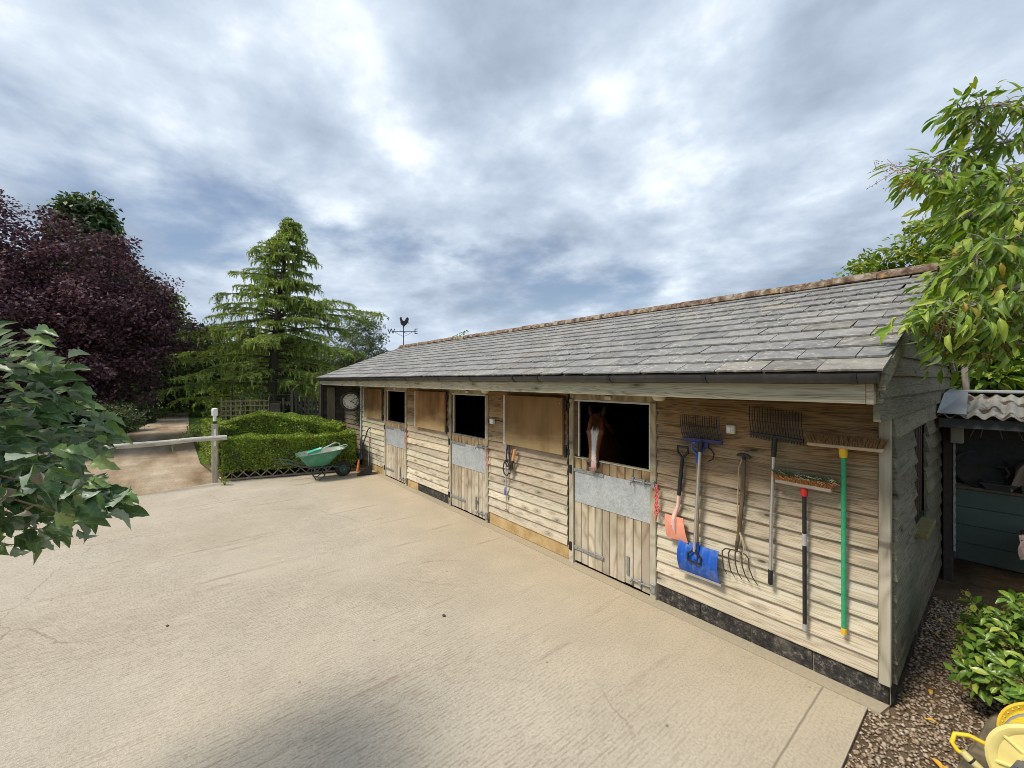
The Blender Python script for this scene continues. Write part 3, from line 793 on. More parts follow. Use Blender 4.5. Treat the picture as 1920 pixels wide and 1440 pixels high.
wnd = part('window', 'shelter_dark', gw, lambda b: b.box(-0.06, -0.045, 0.955, 1.845, 1.045, 1.945))
for yy in (1.08, 1.24, 1.40, 1.56, 1.72):
    part('window_bar', 'rust_steel', wnd, lambda b: b.tube([(-0.02, yy, 1.04), (-0.015, yy + 0.01, 1.95)], 0.012, 6))

# doors
def door(d0, d1, idx, label_bits):
    # frame: jambs, lintel, pale metal strips around the opening
    fr = part('door_frame', 'frame_wood', ST, lambda b: [b.box(d0, d0 + 0.075, -0.052, 0.05, 0.0, 2.10, 0.004), b.box(d1 - 0.068, d1, -0.050, 0.05, 0.0, 2.10, 0.004), b.box(d0, d1, -0.036, 0.05, 2.103, 2.19, 0.004)],
              ((d0 + d1) / 2, 0, 0))
    i0, i1 = d0 + 0.078, d1 - 0.071
    part('opening_strip', 'white_frame', fr, lambda b: [b.box(i0 + 0.06, i0 + 0.078, -0.030, -0.012, 1.375, 2.085, 0.002), b.box(i0 + 0.0, i1, -0.033, -0.012, 2.078, 2.10, 0.002), b.box(i1 - 0.012, i1 + 0.004, -0.046, -0.012, 1.375, 2.095, 0.002)])
    part('reveal_board', 'soffit_wood', fr, lambda b: b.box(i0, i0 + 0.058, -0.026, 0.03, 1.37, 2.085))
    ld = part('half_door', 'soffit_wood', ST, lambda b: b.box(i0 + 0.006, i1 - 0.006, 0.0, 0.03, 0.03, 1.35), ((i0 + i1) / 2, 0, 0.03))
    n = 10; w = (i1 - i0 - 0.008) / n
    for k in range(n):
        a = i0 + 0.004 + w * k
        zt = 0.028 + random.uniform(0, 0.012)
        part('plank', 'door_wood', ld, lambda b: b.box(a + 0.004, a + w - 0.004, -0.026 - random.uniform(0, 0.004), 0.0, zt, 1.352, 0.004), (a, -0.02, zt))
    part('top_strip', 'galv' if idx else 'fascia_wood', ld, lambda b: b.box(i0 + 0.004, i1 - 0.004, -0.036, 0.034, 1.353, 1.366, 0.003))
    part('zinc_plate', 'zinc', ld, lambda b: b.box(i0 + 0.012, i1 - 0.006, -0.0345, -0.0305, 0.795, 1.212, 0.001), (i0, 0, 0.8))
    for zh, L in ((1.20, 0.47), (0.21, 0.47)):
        hg = part('strap_hinge', 'galv', ld, lambda b: [b.box(i0 - 0.02, i0 + L, -0.0445, -0.0365, zh - 0.022, zh + 0.022, 0.002)])
        part('hinge_pin', 'black_steel', hg, lambda b: [b.tube([(i0 - 0.04, -0.052, zh - 0.055), (i0 - 0.04, -0.052, zh + 0.055)], 0.014, 8), b.box(d0 + 0.004, i0 - 0.024, -0.060, -0.053, zh - 0.05, zh + 0.05, 0.002)])
        part('bolt_head', 'galv', hg, lambda b: [b.ball((i0 + q, -0.046, zh), 0.009, 8, 4, (1, 0.6, 1)) for q in (0.06, 0.2, 0.34, 0.43)])
    bt = part('bar_bolt', 'galv', ld, lambda b: [b.box(i1 - 0.25, i1 - 0.02, -0.044, -0.0355, 1.215, 1.255, 0.002), b.tube([(i1 - 0.24, -0.056, 1.235), (i1 + 0.10, -0.056, 1.235)], 0.011, 8),
                                                 b.tube([(i1 - 0.20, -0.056, 1.235), (i1 - 0.21, -0.10, 1.21), (i1 - 0.21, -0.105, 1.185)], 0.009, 6)]
              + [b.box(i1 + q, i1 + q + 0.03, -0.072, -0.036, 1.205, 1.265, 0.004) for q in (-0.22, -0.08)])
    part('bolt_keeper', 'galv', fr, lambda b: b.box(i1 + 0.03, i1 + 0.073, -0.078, -0.051, 1.195, 1.275, 0.005))
    part('kick_bolt', 'galv', ld, lambda b: [b.tube([(i1 - 0.22, -0.048, 0.115), (i1 + 0.04, -0.048, 0.125)], 0.010, 8), b.tube([(i1 - 0.22, -0.05, 0.13), (i1 - 0.24, -0.075, 0.10)], 0.018, 8), b.box(i1 - 0.14, i1 - 0.10, -0.06, -0.036, 0.09, 0.15, 0.004)])
    part('bolt_keeper', 'galv', fr, lambda b: b.box(i1 + 0.01, i1 + 0.07, -0.064, -0.051, 0.07, 0.17, 0.004))
    part('drop_latch', 'galv', ld, lambda b: b.box(i1 - 0.30, i1 - 0.265, -0.043, -0.034, 0.14, 0.36, 0.004))
    # top door, folded back flat against the wall on the hinge side
    s1 = d0 - 0.075; s0 = s1 - 1.225
    if idx == 2: s0 = s1 - 1.20
    td = part('top_door', 'ply_wood', ST, lambda b: b.box(s0, s1, -0.095, -0.062, 1.365, 2.115, 0.003), (s0, 0, 1.365))
    part('edge_strip', 'white_frame', td, lambda b: [b.box(s0 - 0.012, s0 + 0.018, -0.100, -0.058, 1.36, 2.118, 0.002)])
    part('ledge_rail', 'frame_wood', td, lambda b: [b.box(s0 + 0.05, s1 - 0.02, -0.060, -0.032, 1.42, 1.52), b.box(s0 + 0.05, s1 - 0.02, -0.060, -0.032, 1.96, 2.06)])
    for zh in (1.41, 2.02):
        part('strap_hinge', 'black_steel', td, lambda b: [b.tube([(s1 + 0.035, -0.07, zh - 0.07), (s1 + 0.035, -0.07, zh + 0.07)], 0.017, 8), b.box(s1 + 0.0, s1 + 0.09, -0.062, -0.044, zh - 0.035, zh + 0.035, 0.003)])
    part('screw', 'galv', td, lambda b: [b.ball((s1 - 0.05, -0.096, zz), 0.011, 8, 4, (1, 0.4, 1)) for zz in (1.43, 2.04)])
    part('hook_plate', 'cream_plastic', fr, lambda b: b.box((d0 + d1) / 2 - 0.045, (d0 + d1) / 2 + 0.045, -0.06, -0.037, 2.115, 2.155, 0.003))
for i, (d0, d1) in enumerate(DOORS):
    door(d0, d1, i, None)

# eaves: soffit, fascia, gutter
sf = part('soffit', 'soffit_wood', ST, lambda b: b.box(-12.42, 0.0, -0.635, -0.003, 2.222, 2.24))
fa = part('fascia', 'soffit_wood', ST, lambda b: b.box(-12.55, -0.03, -0.640, -0.625, 2.23, 2.34))
for a, b_ in ((-12.55, -9.41), (-9.405, -5.3), (-5.295, -0.022)):
    part('fascia_board', 'fascia_wood', fa, lambda b: b.box(a, b_, -0.662, -0.641, 2.198, 2.325, 0.003), (a, -0.65, 2.2))
part('fascia_end', 'fascia_wood', fa, lambda b: b.box(-0.020, 0.016, -0.664, -0.60, 2.196, 2.327, 0.003), (0, -0.65, 2.2))
part('eave_return', 'barge_wood', ST, lambda b: b.add([(0.004, -0.60, 2.198), (0.004, -0.46, 2.20), (0.004, -0.30, 2.36), (0.004, -0.60, 2.36), (0.030, -0.60, 2.198), (0.030, -0.46, 2.20), (0.030, -0.30, 2.36), (0.030, -0.60, 2.36)],
     [(0, 1, 2, 3), (4, 5, 6, 7), (0, 1, 5, 4), (1, 2, 6, 5), (2, 3, 7, 6), (3, 0, 4, 7)]))
gut = thing('gutter_run', (-6.2, -0.75, 2.33), 'black half round plastic gutter along the front eaves of the stable', 'gutter')
joints = [0.045, -3.35, -6.4, -9.45, -12.60]
def gutter_len(x0, x1):
    def fn(b):
        rings = []
        for x in (x0, x1):
            pr = []
            for k in range(11):
                a = math.pi + math.pi * k / 10
                pr.append((x, -0.728 + 0.060 * math.cos(a), 2.388 + 0.062 * math.sin(a)))
            for k in range(11):
                a = 2 * math.pi - math.pi * k / 10
                pr.append((x, -0.728 + 0.056 * math.cos(a), 2.388 + 0.058 * math.sin(a)))
            rings.append(pr)
        b.loft(rings)
    return part('gutter_length', 'gutter_black', gut, fn, ((x0 + x1) / 2, -0.73, 2.38), smooth=True)
for a, b_ in zip(joints[1:], joints[:-1]):
    gutter_len(a + 0.002, b_ - 0.002)
def half_band(x0, x1, r):
    def fn(b):
        rings = []
        for x in (x0, x1):
            pr = [(x, -0.728 + r * math.cos(math.pi + math.pi * k / 10), 2.390 + (r + 0.003) * math.sin(math.pi + math.pi * k / 10)) for k in range(11)]
            rings.append(pr)
        b.loft(rings, True, True)
    return fn
for x in (-0.06, -0.98, -1.9, -2.9, -3.35, -4.3, -5.2, -6.4, -7.3, -8.3, -9.45, -10.4, -11.4, -12.3):
    part('gutter_bracket', 'black_plastic', gut, half_band(x - 0.016, x + 0.016, 0.0665 if x not in joints else 0.069), (x, -0.73, 2.33))
part('gutter_end', 'black_plastic', gut, lambda b: b.add([(0.050, -0.728 + 0.064 * math.cos(math.pi + math.pi * k / 12), 2.392 + 0.068 * math.sin(math.pi + math.pi * k / 12)) for k in range(13)] +
     [(0.038, -0.728 + 0.064 * math.cos(math.pi + math.pi * k / 12), 2.392 + 0.068 * math.sin(math.pi + math.pi * k / 12)) for k in range(13)],
     [tuple(range(13)), tuple(range(13, 26))] + [(k, k + 1, k + 14, k + 13) for k in range(12)]))

# roof deck, slates, ridge tiles, bargeboards
ROOF_X0, ROOF_X1 = -12.66, 0.085
rf = part('roof', 'soffit_wood', ST, lambda b: [
    b.add([(x, y, z) for x in (ROOF_X0 + 0.03, ROOF_X1 - 0.03) for (y, z) in ((EAVE_Y + 0.04, EAVE_Z - 0.022), (RIDGE_Y, RIDGE_Z - 0.04), (RIDGE_Y, RIDGE_Z - 0.012), (EAVE_Y + 0.04, EAVE_Z + 0.006))],
          [(0, 1, 2, 3), (7, 6, 5, 4), (0, 4, 5, 1), (1, 5, 6, 2), (2, 6, 7, 3), (3, 7, 4, 0)])])
part('rear_slope', 'slate', rf, lambda b: b.add([(x, y, z) for x in (ROOF_X0, ROOF_X1) for (y, z) in ((RIDGE_Y, RIDGE_Z - 0.03), (4.72, EAVE_Z - 0.03), (4.72, EAVE_Z), (RIDGE_Y, RIDGE_Z))],
     [(0, 1, 2, 3), (7, 6, 5, 4), (0, 4, 5, 1), (1, 5, 6, 2), (2, 6, 7, 3), (3, 7, 4, 0)]))
NC = 12
slope_len = math.hypot(RIDGE_Y - EAVE_Y, RIDGE_Z - EAVE_Z)
gauge = slope_len / NC
ang = math.atan(SL)
SW, SH = 0.332, gauge * 1.30
def slate_mesh(seed, w):
    r = random.Random(seed)
    n = 6
    lo = [(w * i / n - w / 2 + 0.0035 * (1 if i == 0 else -1 if i == n else 0), -abs(r.gauss(0, 0.0035)) * 1.6 + r.uniform(-0.005, 0.005)) for i in range(n + 1)]
    if r.random() < 0.16: lo[0] = (lo[0][0] + 0.012, lo[0][1] + 0.012)
    if r.random() < 0.16: lo[-1] = (lo[-1][0] - 0.012, lo[-1][1] + 0.014)
    hi = [(w / 2 - 0.002, SH), (-w / 2 + 0.002, SH)]
    out = lo + hi
    t = 0.014
    top = [(x, y, t if y < 0.1 else 0.003) for x, y in out]; bot = [(x, y, 0.0 if y < 0.1 else -0.002) for x, y in out]
    m = len(out)
    fs = [tuple(range(m)), tuple(range(2 * m - 1, m - 1, -1))] + [(i, m + i, m + (i + 1) % m, (i + 1) % m) for i in range(m)]
    return top + bot, fs
SLM = {}
for worn in (0, 1):
    for sd in range(9):
        for wk, w in (('full', SW), ('half', SW * 0.52)):
            v, f = slate_mesh(sd + 40 * worn, w)
            me = bpy.data.meshes.new('slate'); me.from_pydata(v, [], f)
            me.materials.append(M['slate_worn' if worn else 'slate'])
            SLM[(worn, sd, wk)] = (me, v, f)
slates = []
r2 = random.Random(5)
for c in range(NC):
    s0 = c * gauge
    x = ROOF_X1 - 0.012
    first = True
    while x > ROOF_X0 + 0.05:
        wk = 'full'
        if first and c % 2: wk = 'half'
        w = SW if wk == 'full' else SW * 0.52
        if x - w < ROOF_X0: 
            wk = 'half'; w = SW * 0.52
        cx = x - w / 2
        worn = 1 if (r2.random() < 0.07 or (first and c in (0, 2, 3))) else 0
        yy = EAVE_Y + s0 * math.cos(ang); zz = EAVE_Z + s0 * math.sin(ang) + 0.010
        slates.append((cx, yy, zz, wk, r2.randrange(9), worn, r2.gauss(0, 0.006), r2.gauss(0, 0.005), r2.gauss(0, 0.004)))
        x -= w
        first = False
slates.sort(key=lambda s: (s[0] - CAM.x) ** 2 + (s[1] - CAM.y) ** 2 + (s[2] - CAM.z) ** 2)
far = MB()
for i, (cx, yy, zz, wk, sd, worn, rz, ds, rx) in enumerate(slates):
    me, v, f = SLM[(worn, sd, wk)]
    rot = Euler((ang - 0.034 + rx * 0.9, 0, rz)).to_matrix().to_4x4()
    mw = Matrix.Translation((cx, yy + ds * math.cos(ang), zz + ds * math.sin(ang) + 0.004)) @ rot
    if i < 300:
        o = bpy.data.objects.new('slate', me); COL.objects.link(o)
        o.parent = rf; o.matrix_local = Matrix.Translation(-WO[rf.name]) @ mw
    else:
        far.add([mw @ Vector(p) for p in v], f)
fo = far.build('far_slates', 'slate', rf, recalc=False); fo['kind'] = 'stuff'
# ridge tiles
def ridge_tile(x0, x1):
    def fn(b):
        dz = random.uniform(-0.005, 0.006); rings = []
        for x, rr in ((x0, 0.0), (x0 + 0.05, 0.004), (x1 - 0.012, 0.0), (x1, -0.004)):
            pr = []
            for k in range(9):
                a = math.pi * k / 8
                pr.append((x, RIDGE_Y - (0.135 + rr) * math.cos(a), RIDGE_Z - 0.012 + dz + (0.092 + rr) * math.sin(a) ** 0.8 + random.uniform(-0.003, 0.003)))
            for k in range(8, -1, -1):
                a = math.pi * k / 8
                pr.append((x, RIDGE_Y - 0.118 * math.cos(a), RIDGE_Z - 0.022 + dz + 0.076 * math.sin(a)))
            rings.append(pr)
        b.loft(rings)
    return part('ridge_tile', 'ridge_tile', rf, fn, (x0, RIDGE_Y, RIDGE_Z), smooth=60)
x = ROOF_X1 + 0.005
while x > ROOF_X0 + 0.1:
    L = 0.455
    ridge_tile(max(ROOF_X0 - 0.01, x - L), x)
    x -= L + 0.004
part('ridge_bed', 'mortar', rf, lambda b: b.add([(xx, RIDGE_Y + dy, RIDGE_Z + dz) for xx in (ROOF_X0 + 0.02, ROOF_X1 - 0.03) for dy, dz in ((-0.10, -0.03), (0.10, -0.03), (0.0, 0.055))], [(0, 1, 2), (3, 5, 4), (0, 3, 4, 1), (1, 4, 5, 2), (2, 5, 3, 0)]))
def barge(b, x0, x1, y0, z0, y1, z1, dn):
    b.add([(xx, y, z + d) for xx in (x0, x1) for (y, z) in ((y0, z0), (y1, z1)) for d in (-dn, 0.0)], [(0, 2, 3, 1), (4, 5, 7, 6), (0, 4, 6, 2), (1, 3, 7, 5), (0, 1, 5, 4), (2, 6, 7, 3)])
part('bargeboard', 'barge_wood', rf, lambda b: barge(b, 0.040, 0.072, EAVE_Y + 0.05, EAVE_Z - 0.004, RIDGE_Y, RIDGE_Z - 0.012, 0.105))
part('bargeboard', 'barge_wood', rf, lambda b: barge(b, 0.040, 0.072, 4.70, EAVE_Z - 0.03, RIDGE_Y + 0.002, RIDGE_Z - 0.032, 0.105))
part('bargeboard', 'barge_wood', rf, lambda b: barge(b, -12.60, -12.57, EAVE_Y + 0.05, EAVE_Z - 0.004, RIDGE_Y, RIDGE_Z - 0.012, 0.105))

# ------------------------------------------------------------------ tools hung on the near wall
WY = -0.045         # just in front of the boards
def tool(name, x, z, label, cat):
    return thing(name, (x, WY, z), label, cat)
def dgrip(b, cx, cy, z0, w, h, r=0.011, down=False):
    s = -1 if down else 1
    b.tube([(cx, cy, z0), (cx - w * 0.15, cy, z0 + s * h * 0.25), (cx - w * 0.5, cy, z0 + s * h * 0.55), (cx - w * 0.5, cy, z0 + s * h), (cx + w * 0.5, cy, z0 + s * h),
            (cx + w * 0.5, cy, z0 + s * h * 0.55), (cx + w * 0.15, cy, z0 + s * h * 0.25), (cx, cy, z0)], r, 8)

# faded pink shovel
t = tool('shovel', -1.57, 0.73, 'faded pink plastic shovel with black grip hanging beside the near door', 'shovel')
part('grip', 'black_plastic', t, lambda b: [dgrip(b, -1.526, -0.075, 1.555, 0.105, 0.125, 0.012), b.tube([(-1.528, -0.075, 1.57), (-1.545, -0.075, 1.40), (-1.565, -0.075, 1.19)], [0.016, 0.020, 0.020], 10)], smooth=True)
part('shaft', 'pink_shaft', t, lambda b: b.tube([(-1.563, -0.075, 1.215), (-1.575, -0.075, 1.08), (-1.612, -0.080, 0.97), (-1.612, -0.090, 0.88)], [0.017, 0.017, 0.024, 0.030], 10), smooth=True)
def blade_rings(cx, ztop, zbot, wtop, wbot, y0, bow, skew=0.0, n=10, th=0.006, ridge=0.0, m=8):
    """front and back skins of a dished blade"""
    front, back = [], []
    for j in range(m + 1):
        f = j / m
        z = ztop + (zbot - ztop) * f; w = wtop + (wbot - wtop) * f
        row, rb = [], []
        for i in range(n + 1):
            u = i / n * 2 - 1
            y = y0 - bow * (1 - (2 * f - 1) ** 2) - 0.018 * (u * u) + ridge * (0.5 + 0.5 * math.cos(u * math.pi * 5)) * math.sin(f * math.pi)
            row.append((cx + u * w / 2 + skew * f, y, z + 0.008 * u * u))
            rb.append((cx + u * w / 2 + skew * f, y + th, z + 0.008 * u * u))
        front.append(row); back.append(rb)
    return front, back
def blade(b, *a, **k):
    fr, bk = blade_rings(*a, **k)
    m, n = len(fr), len(fr[0])
    pts = [p for r in fr for p in r] + [p for r in bk for p in r]
    N = m * n; fs = []
    for j in range(m - 1):
        for i in range(n - 1):
            q = j * n + i
            fs.append((q, q + 1, q + n + 1, q + n)); fs.append((N + q, N + q + n, N + q + n + 1, N + q + 1))
    for i in range(n - 1):
        fs.append((i, N + i, N + i + 1, i + 1)); q = (m - 1) * n + i; fs.append((q, q + 1, N + q + 1, N + q))
    for j in range(m - 1):
        q = j * n; fs.append((q, q + n, N + q + n, N + q)); q = j * n + n - 1; fs.append((q, N + q, N + q + n, q + n))
    b.add(pts, fs)
part('blade', 'pink_plastic', t, lambda b: blade(b, -1.605, 0.965, 0.735, 0.195, 0.225, -0.082, 0.016, 0.035), smooth=35)
part('socket_rib', 'pink_shaft', t, lambda b: b.tube([(-1.612, -0.098, 0.95), (-1.60, -0.108, 0.86), (-1.592, -0.096, 0.80)], [0.026, 0.018, 0.004], 8), smooth=True)

# blue snow shovel with wooden shaft, grip up
t = tool('snow_shovel', -1.36, 0.43, 'wide blue plastic snow shovel hanging blade down with a wooden shaft', 'shovel')
part('blade', 'blue_plastic', t, lambda b: blade(b, -1.362, 0.745, 0.445, 0.385, 0.395, -0.072, 0.055, 0.015, n=40, ridge=0.022, m=10), smooth=40)
part('edge_strip', 'alloy', t, lambda b: blade(b, -1.345, 0.452, 0.430, 0.398, 0.398, -0.080, 0.001, 0.0, n=12, m=1, th=0.005))
part('shaft', 'shaft_wood', t, lambda b: b.tube([(-1.375, -0.085, 0.70), (-1.372, -0.07, 1.60)], 0.016, 10), (-1.37, -0.07, 0.7), smooth=True)
part('socket', 'blue_plastic', t, lambda b: b.tube([(-1.372, -0.115, 0.62), (-1.374, -0.098, 0.70), (-1.375, -0.085, 0.78)], [0.016, 0.027, 0.022], 10), smooth=True)
part('grip', 'blue_plastic', t, lambda b: [dgrip(b, -1.372, -0.072, 1.60, 0.115, 0.135, 0.012), b.tube([(-1.372, -0.072, 1.54), (-1.372, -0.072, 1.64)], [0.021, 0.017], 10)], smooth=True)

# shavings fork, tines up, grip down in front of the snow shovel
t = tool('shavings_fork', -1.34, 0.60, 'fine toothed shavings fork with navy head hanging tines up on alloy shaft', 'fork')
part('head_bar', 'navy_plastic', t, lambda b: [b.box(-1.525, -1.14, -0.085, -0.062, 1.745, 1.785, 0.006), b.box(-1.40, -1.27, -0.088, -0.060, 1.70, 1.75, 0.006)])
for i in range(18):
    u = i / 17
    xx = -1.52 + 0.375 * u
    part('tine', 'navy_plastic' if i % 17 == 0 else 'black_plastic', t, lambda b: b.tube([(xx, -0.075, 1.775), (xx - 0.002, -0.098, 1.83), (xx - 0.012, -0.108, 1.90), (xx - 0.030 + 0.006 * u, -0.082, 2.005)], [0.0055, 0.005, 0.0045, 0.003], 5), (xx, -0.07, 1.78))
part('cross_rib', 'black_plastic', t, lambda b: b.box(-1.528, -1.145, -0.105, -0.097, 1.822, 1.832))
part('shaft', 'alloy', t, lambda b: b.tube([(-1.330, -0.115, 1.70), (-1.378, -0.135, 0.70)], 0.0155, 10), smooth=True)
part('collar', 'black_plastic', t, lambda b: b.tube([(-1.328, -0.100, 1.76), (-1.331, -0.116, 1.66)], 0.021, 10), smooth=True)
part('grip', 'black_plastic', t, lambda b: dgrip(b, -1.379, -0.135, 0.735, 0.125, 0.14, 0.010, True), smooth=True)
t = tool('wall_hook', -1.22, 1.58, 'small black wire hook on the wall beside the shavings fork head', 'hook')
part('wire_loop', 'black_steel', t, lambda b: b.tube([(-1.285, -0.04, 1.70), (-1.24, -0.085, 1.69), (-1.21, -0.09, 1.655), (-1.225, -0.085, 1.60), (-1.27, -0.08, 1.575)], 0.006, 6))

# old five tined hay fork, tines down
t = tool('manure_fork', -1.0, 0.56, 'old dark wooden fork with five curved rusty tines and T handle', 'fork')
part('grip', 'black_plastic', t, lambda b: [b.tube([(-1.012, -0.075, 1.668), (-0.985, -0.075, 1.682), (-0.925, -0.075, 1.678), (-0.898, -0.075, 1.660)], [0.010, 0.016, 0.016, 0.010], 8), b.tube([(-0.953, -0.075, 1.68), (-0.956, -0.075, 1.62)], [0.018, 0.015], 8)], smooth=True)
part('shaft', 'old_shaft_wood', t, lambda b: b.tube([(-0.955, -0.075, 1.64), (-0.965, -0.072, 1.35), (-0.99, -0.075, 1.05), (-1.012, -0.08, 0.84)], [0.017, 0.018, 0.018, 0.015], 10), (-0.96, -0.07, 0.84), smooth=True)
part('socket', 'rust_steel', t, lambda b: b.tube([(-1.008, -0.08, 0.90), (-1.016, -0.088, 0.80)], [0.017, 0.012], 8), smooth=True)
for i in range(5):
    u = i / 4 - 0.5
    x0 = -1.016; x1 = -1.02 + u * 0.225
    part('tine', 'rust_steel', t, lambda b: b.tube([(x0, -0.088, 0.812), (x0 + (x1 - x0) * 0.75, -0.094, 0.815 - 0.02 * abs(u)), (x1, -0.100, 0.775), (x1 + 0.006, -0.108, 0.70), (x1 + 0.022 + 0.02 * u, -0.096, 0.62), (x1 + 0.045 + 0.03 * u, -0.070, 0.562)], [0.007, 0.0065, 0.006, 0.0055, 0.005, 0.003], 6))
part('hanging_cord', 'cord', t, lambda b: b.tube([(-0.975, -0.06, 1.64), (-1.005, -0.062, 1.55), (-1.012, -0.06, 1.30), (-1.02, -0.06, 1.05), (-1.0, -0.075, 0.98)], 0.006, 6))
part('wire_tie', 'cord', t, lambda b: [b.tube([(-1.0, -0.082, 1.0), (-0.965, -0.095, 0.93), (-0.945, -0.10, 0.85), (-0.965, -0.10, 0.76), (-0.985, -0.09, 0.70)], 0.005, 5), b.tube([(-0.985, -0.09, 0.99), (-0.955, -0.09, 0.92), (-0.93, -0.09, 0.80), (-0.95, -0.09, 0.73)], 0.004, 5)])

# stable rake with long straight tines, up
t = tool('tine_rake', -0.72, 0.61, 'black long tined rake hanging head up under the eaves on alloy handle', 'rake')
part('head_bar', 'black_plastic', t, lambda b: b.box(-0.20, 0.20, -0.012, 0.012, -0.016, 0.016, 0.006, Matrix.Translation((-0.700, -0.085, 1.868)) @ Matrix.Rotation(R(4.0), 4, 'Y')))
for i in range(20):
    u = i / 19
    xx = -0.893 + 0.385 * u; zz = 1.885 - 0.028 * u
    part('tine', 'black_plastic', t, lambda b: b.tube([(xx, -0.085, zz - 0.035), (xx, -0.095, zz + 0.03), (xx - 0.004, -0.108, zz + 0.11), (xx - 0.012, -0.088, zz + 0.235)], [0.005, 0.0048, 0.0045, 0.003], 5), (xx, -0.08, zz))
part('neck', 'black_plastic', t, lambda b: b.tube([(-0.705, -0.085, 1.87), (-0.712, -0.09, 1.80), (-0.715, -0.09, 1.70)], [0.018, 0.021, 0.019], 10), smooth=True)
part('shaft', 'alloy', t, lambda b: b.tube([(-0.715, -0.09, 1.72), (-0.735, -0.085, 1.15), (-0.742, -0.08, 0.70)], 0.0155, 10), smooth=True)
part('grip', 'black_plastic', t, lambda b: b.tube([(-0.742, -0.08, 0.735), (-0.744, -0.08, 0.62), (-0.744, -0.08, 0.61)], [0.019, 0.020, 0.014], 10), smooth=True)

# brooms
def bristle_mesh(x0, x1, z0, z1, nx, ny, y0, y1, slope, mat, parent, flare=0.03, lean=0.0):
    b = MB()
    for i in range(nx):
        for j in range(ny):
            for q in range(3):
                u = (i + random.random()) / nx; w = (j + random.random()) / ny
                x = x0 + (x1 - x0) * u; y = y0 + (y1 - y0) * w; zb = z0 + slope * (u - 0.5)
                tx = x + (u - 0.5) * flare * 1.5 + random.gauss(0, 0.010) + lean; ty = y + random.gauss(0, 0.008) + (w - 0.5) * flare
                tz = z1 + slope * (u - 0.5) + random.gauss(0, 0.006)
                h = 0.0022
                b.add([(x - h, y, zb), (x + h, y, zb), (x, y + h * 1.6, zb), (tx, ty, tz)], [(0, 1, 3), (1, 2, 3), (2, 0, 3)])
    return b.build('bristles', mat, parent, recalc=False)
t = tool('push_broom', -0.50, 0.33, 'broom with orange and green bristles, red socket and black pole', 'broom')
part('block', 'broom_block_grey', t, lambda b: b.box(-0.19, 0.19, -0.035, 0.035, -0.014, 0.014, 0.006, Matrix.Translation((-0.503, -0.105, 1.505)) @ Matrix.Rotation(R(1.0), 4, 'Y')))
bristle_mesh(-0.69, -0.315, 1.515, 1.578, 40, 6, -0.137, -0.075, -0.006, 'bristle_orange', t, 0.05)
bristle_mesh(-0.70, -0.305, 1.56, 1.602, 36, 5, -0.135, -0.075, -0.006, 'bristle_green', t, 0.05)
def straws(b):
    for i in range(40):
        x = -0.70 + 0.4 * random.random(); z = 1.55 + 0.05 * random.random(); a = random.uniform(-0.6, 0.6); L = random.uniform(0.03, 0.07)
        b.tube([(x, -0.14 + 0.03 * random.random(), z), (x + L * math.cos(a), -0.15, z + L * math.sin(a) * 0.5)], 0.0014, 3)
part('caught_straw', 'straw', t, straws)
part('socket', 'red_plastic', t, lambda b: b.tube([(-0.497, -0.105, 1.50), (-0.497, -0.10, 1.485), (-0.497, -0.095, 1.42)], [0.018, 0.025, 0.024], 10), smooth=True)
part('pole', 'black_plastic', t, lambda b: b.tube([(-0.497, -0.095, 1.43), (-0.500, -0.07, 0.36)], 0.0155, 10), smooth=True)
part('tape', 'tape_grey', t, lambda b: b.tube([(-0.498, -0.088, 1.115), (-0.498, -0.086, 1.02)], [0.0175, 0.0175], 10), smooth=True)
part('tape', 'tape_grey', t, lambda b: b.tube([(-0.500, -0.071, 0.385), (-0.500, -0.070, 0.33)], [0.0175, 0.0165], 10), smooth=True)
t = tool('yard_broom', -0.25, 0.415, 'wide brown bristled yard broom with green pole hanging by the corner post', 'broom')
part('block', 'broom_block', t, lambda b: b.box(-0.225, 0.225, -0.035, 0.035, -0.013, 0.013, 0.006, Matrix.Translation((-0.245, -0.105, 1.846))))
bristle_mesh(-0.465, -0.025, 1.855, 1.938, 44, 7, -0.138, -0.074, 0.0, 'bristle_brown', t, 0.04)
part('socket', 'yellow_plastic', t, lambda b: b.tube([(-0.248, -0.105, 1.840), (-0.248, -0.10, 1.80), (-0.248, -0.098, 1.765)], [0.026, 0.028, 0.024], 10), smooth=True)
part('pole', 'green_pole', t, lambda b: b.tube([(-0.248, -0.098, 1.785), (-0.251, -0.065, 0.455)], 0.0165, 10), smooth=True)
part('end_cap', 'yellow_plastic', t, lambda b: b.tube([(-0.251, -0.066, 0.465), (-0.251, -0.065, 0.42), (-0.251, -0.065, 0.415)], [0.019, 0.019, 0.014], 10), smooth=True)

# small fittings
t = tool('light_switch', -1.08, 1.855, 'small cream light switch box on the boards between two forks', 'switch')
part('back_box', 'cream_plastic', t, lambda b: b.box(-1.118, -1.040, -0.065, -0.028, 1.856, 1.934, 0.006))
part('rocker', 'white_paint', t, lambda b: b.box(-1.105, -1.070, -0.074, -0.066, 1.872, 1.918, 0.004))
part('rocker', 'white_paint', t, lambda b: b.box(-1.066, -1.052, -0.073, -0.066, 1.872, 1.918, 0.003))
for (xx, lb) in ((-1.74, 'cream round bulkhead lamp under the eaves beside the near horse door'), (-4.80, 'cream round bulkhead lamp under the eaves beside the middle stable door')):
    t = thing('bulkhead_lamp', (xx, -0.15, 2.13), lb, 'lamp')
    part('lamp_base', 'white_frame', t, lambda b: b.lathe([(0.0, 2.221), (0.075, 2.221), (0.078, 2.195), (0.0, 2.195)], (xx, -0.15, 0), n=20), smooth=True)
    part('lamp_shade', 'cream_plastic', t, lambda b: b.lathe([(0.070, 2.195), (0.068, 2.165), (0.05, 2.14), (0.02, 2.13), (0.001, 2.129)], (xx, -0.15, 0), n=20), smooth=True)
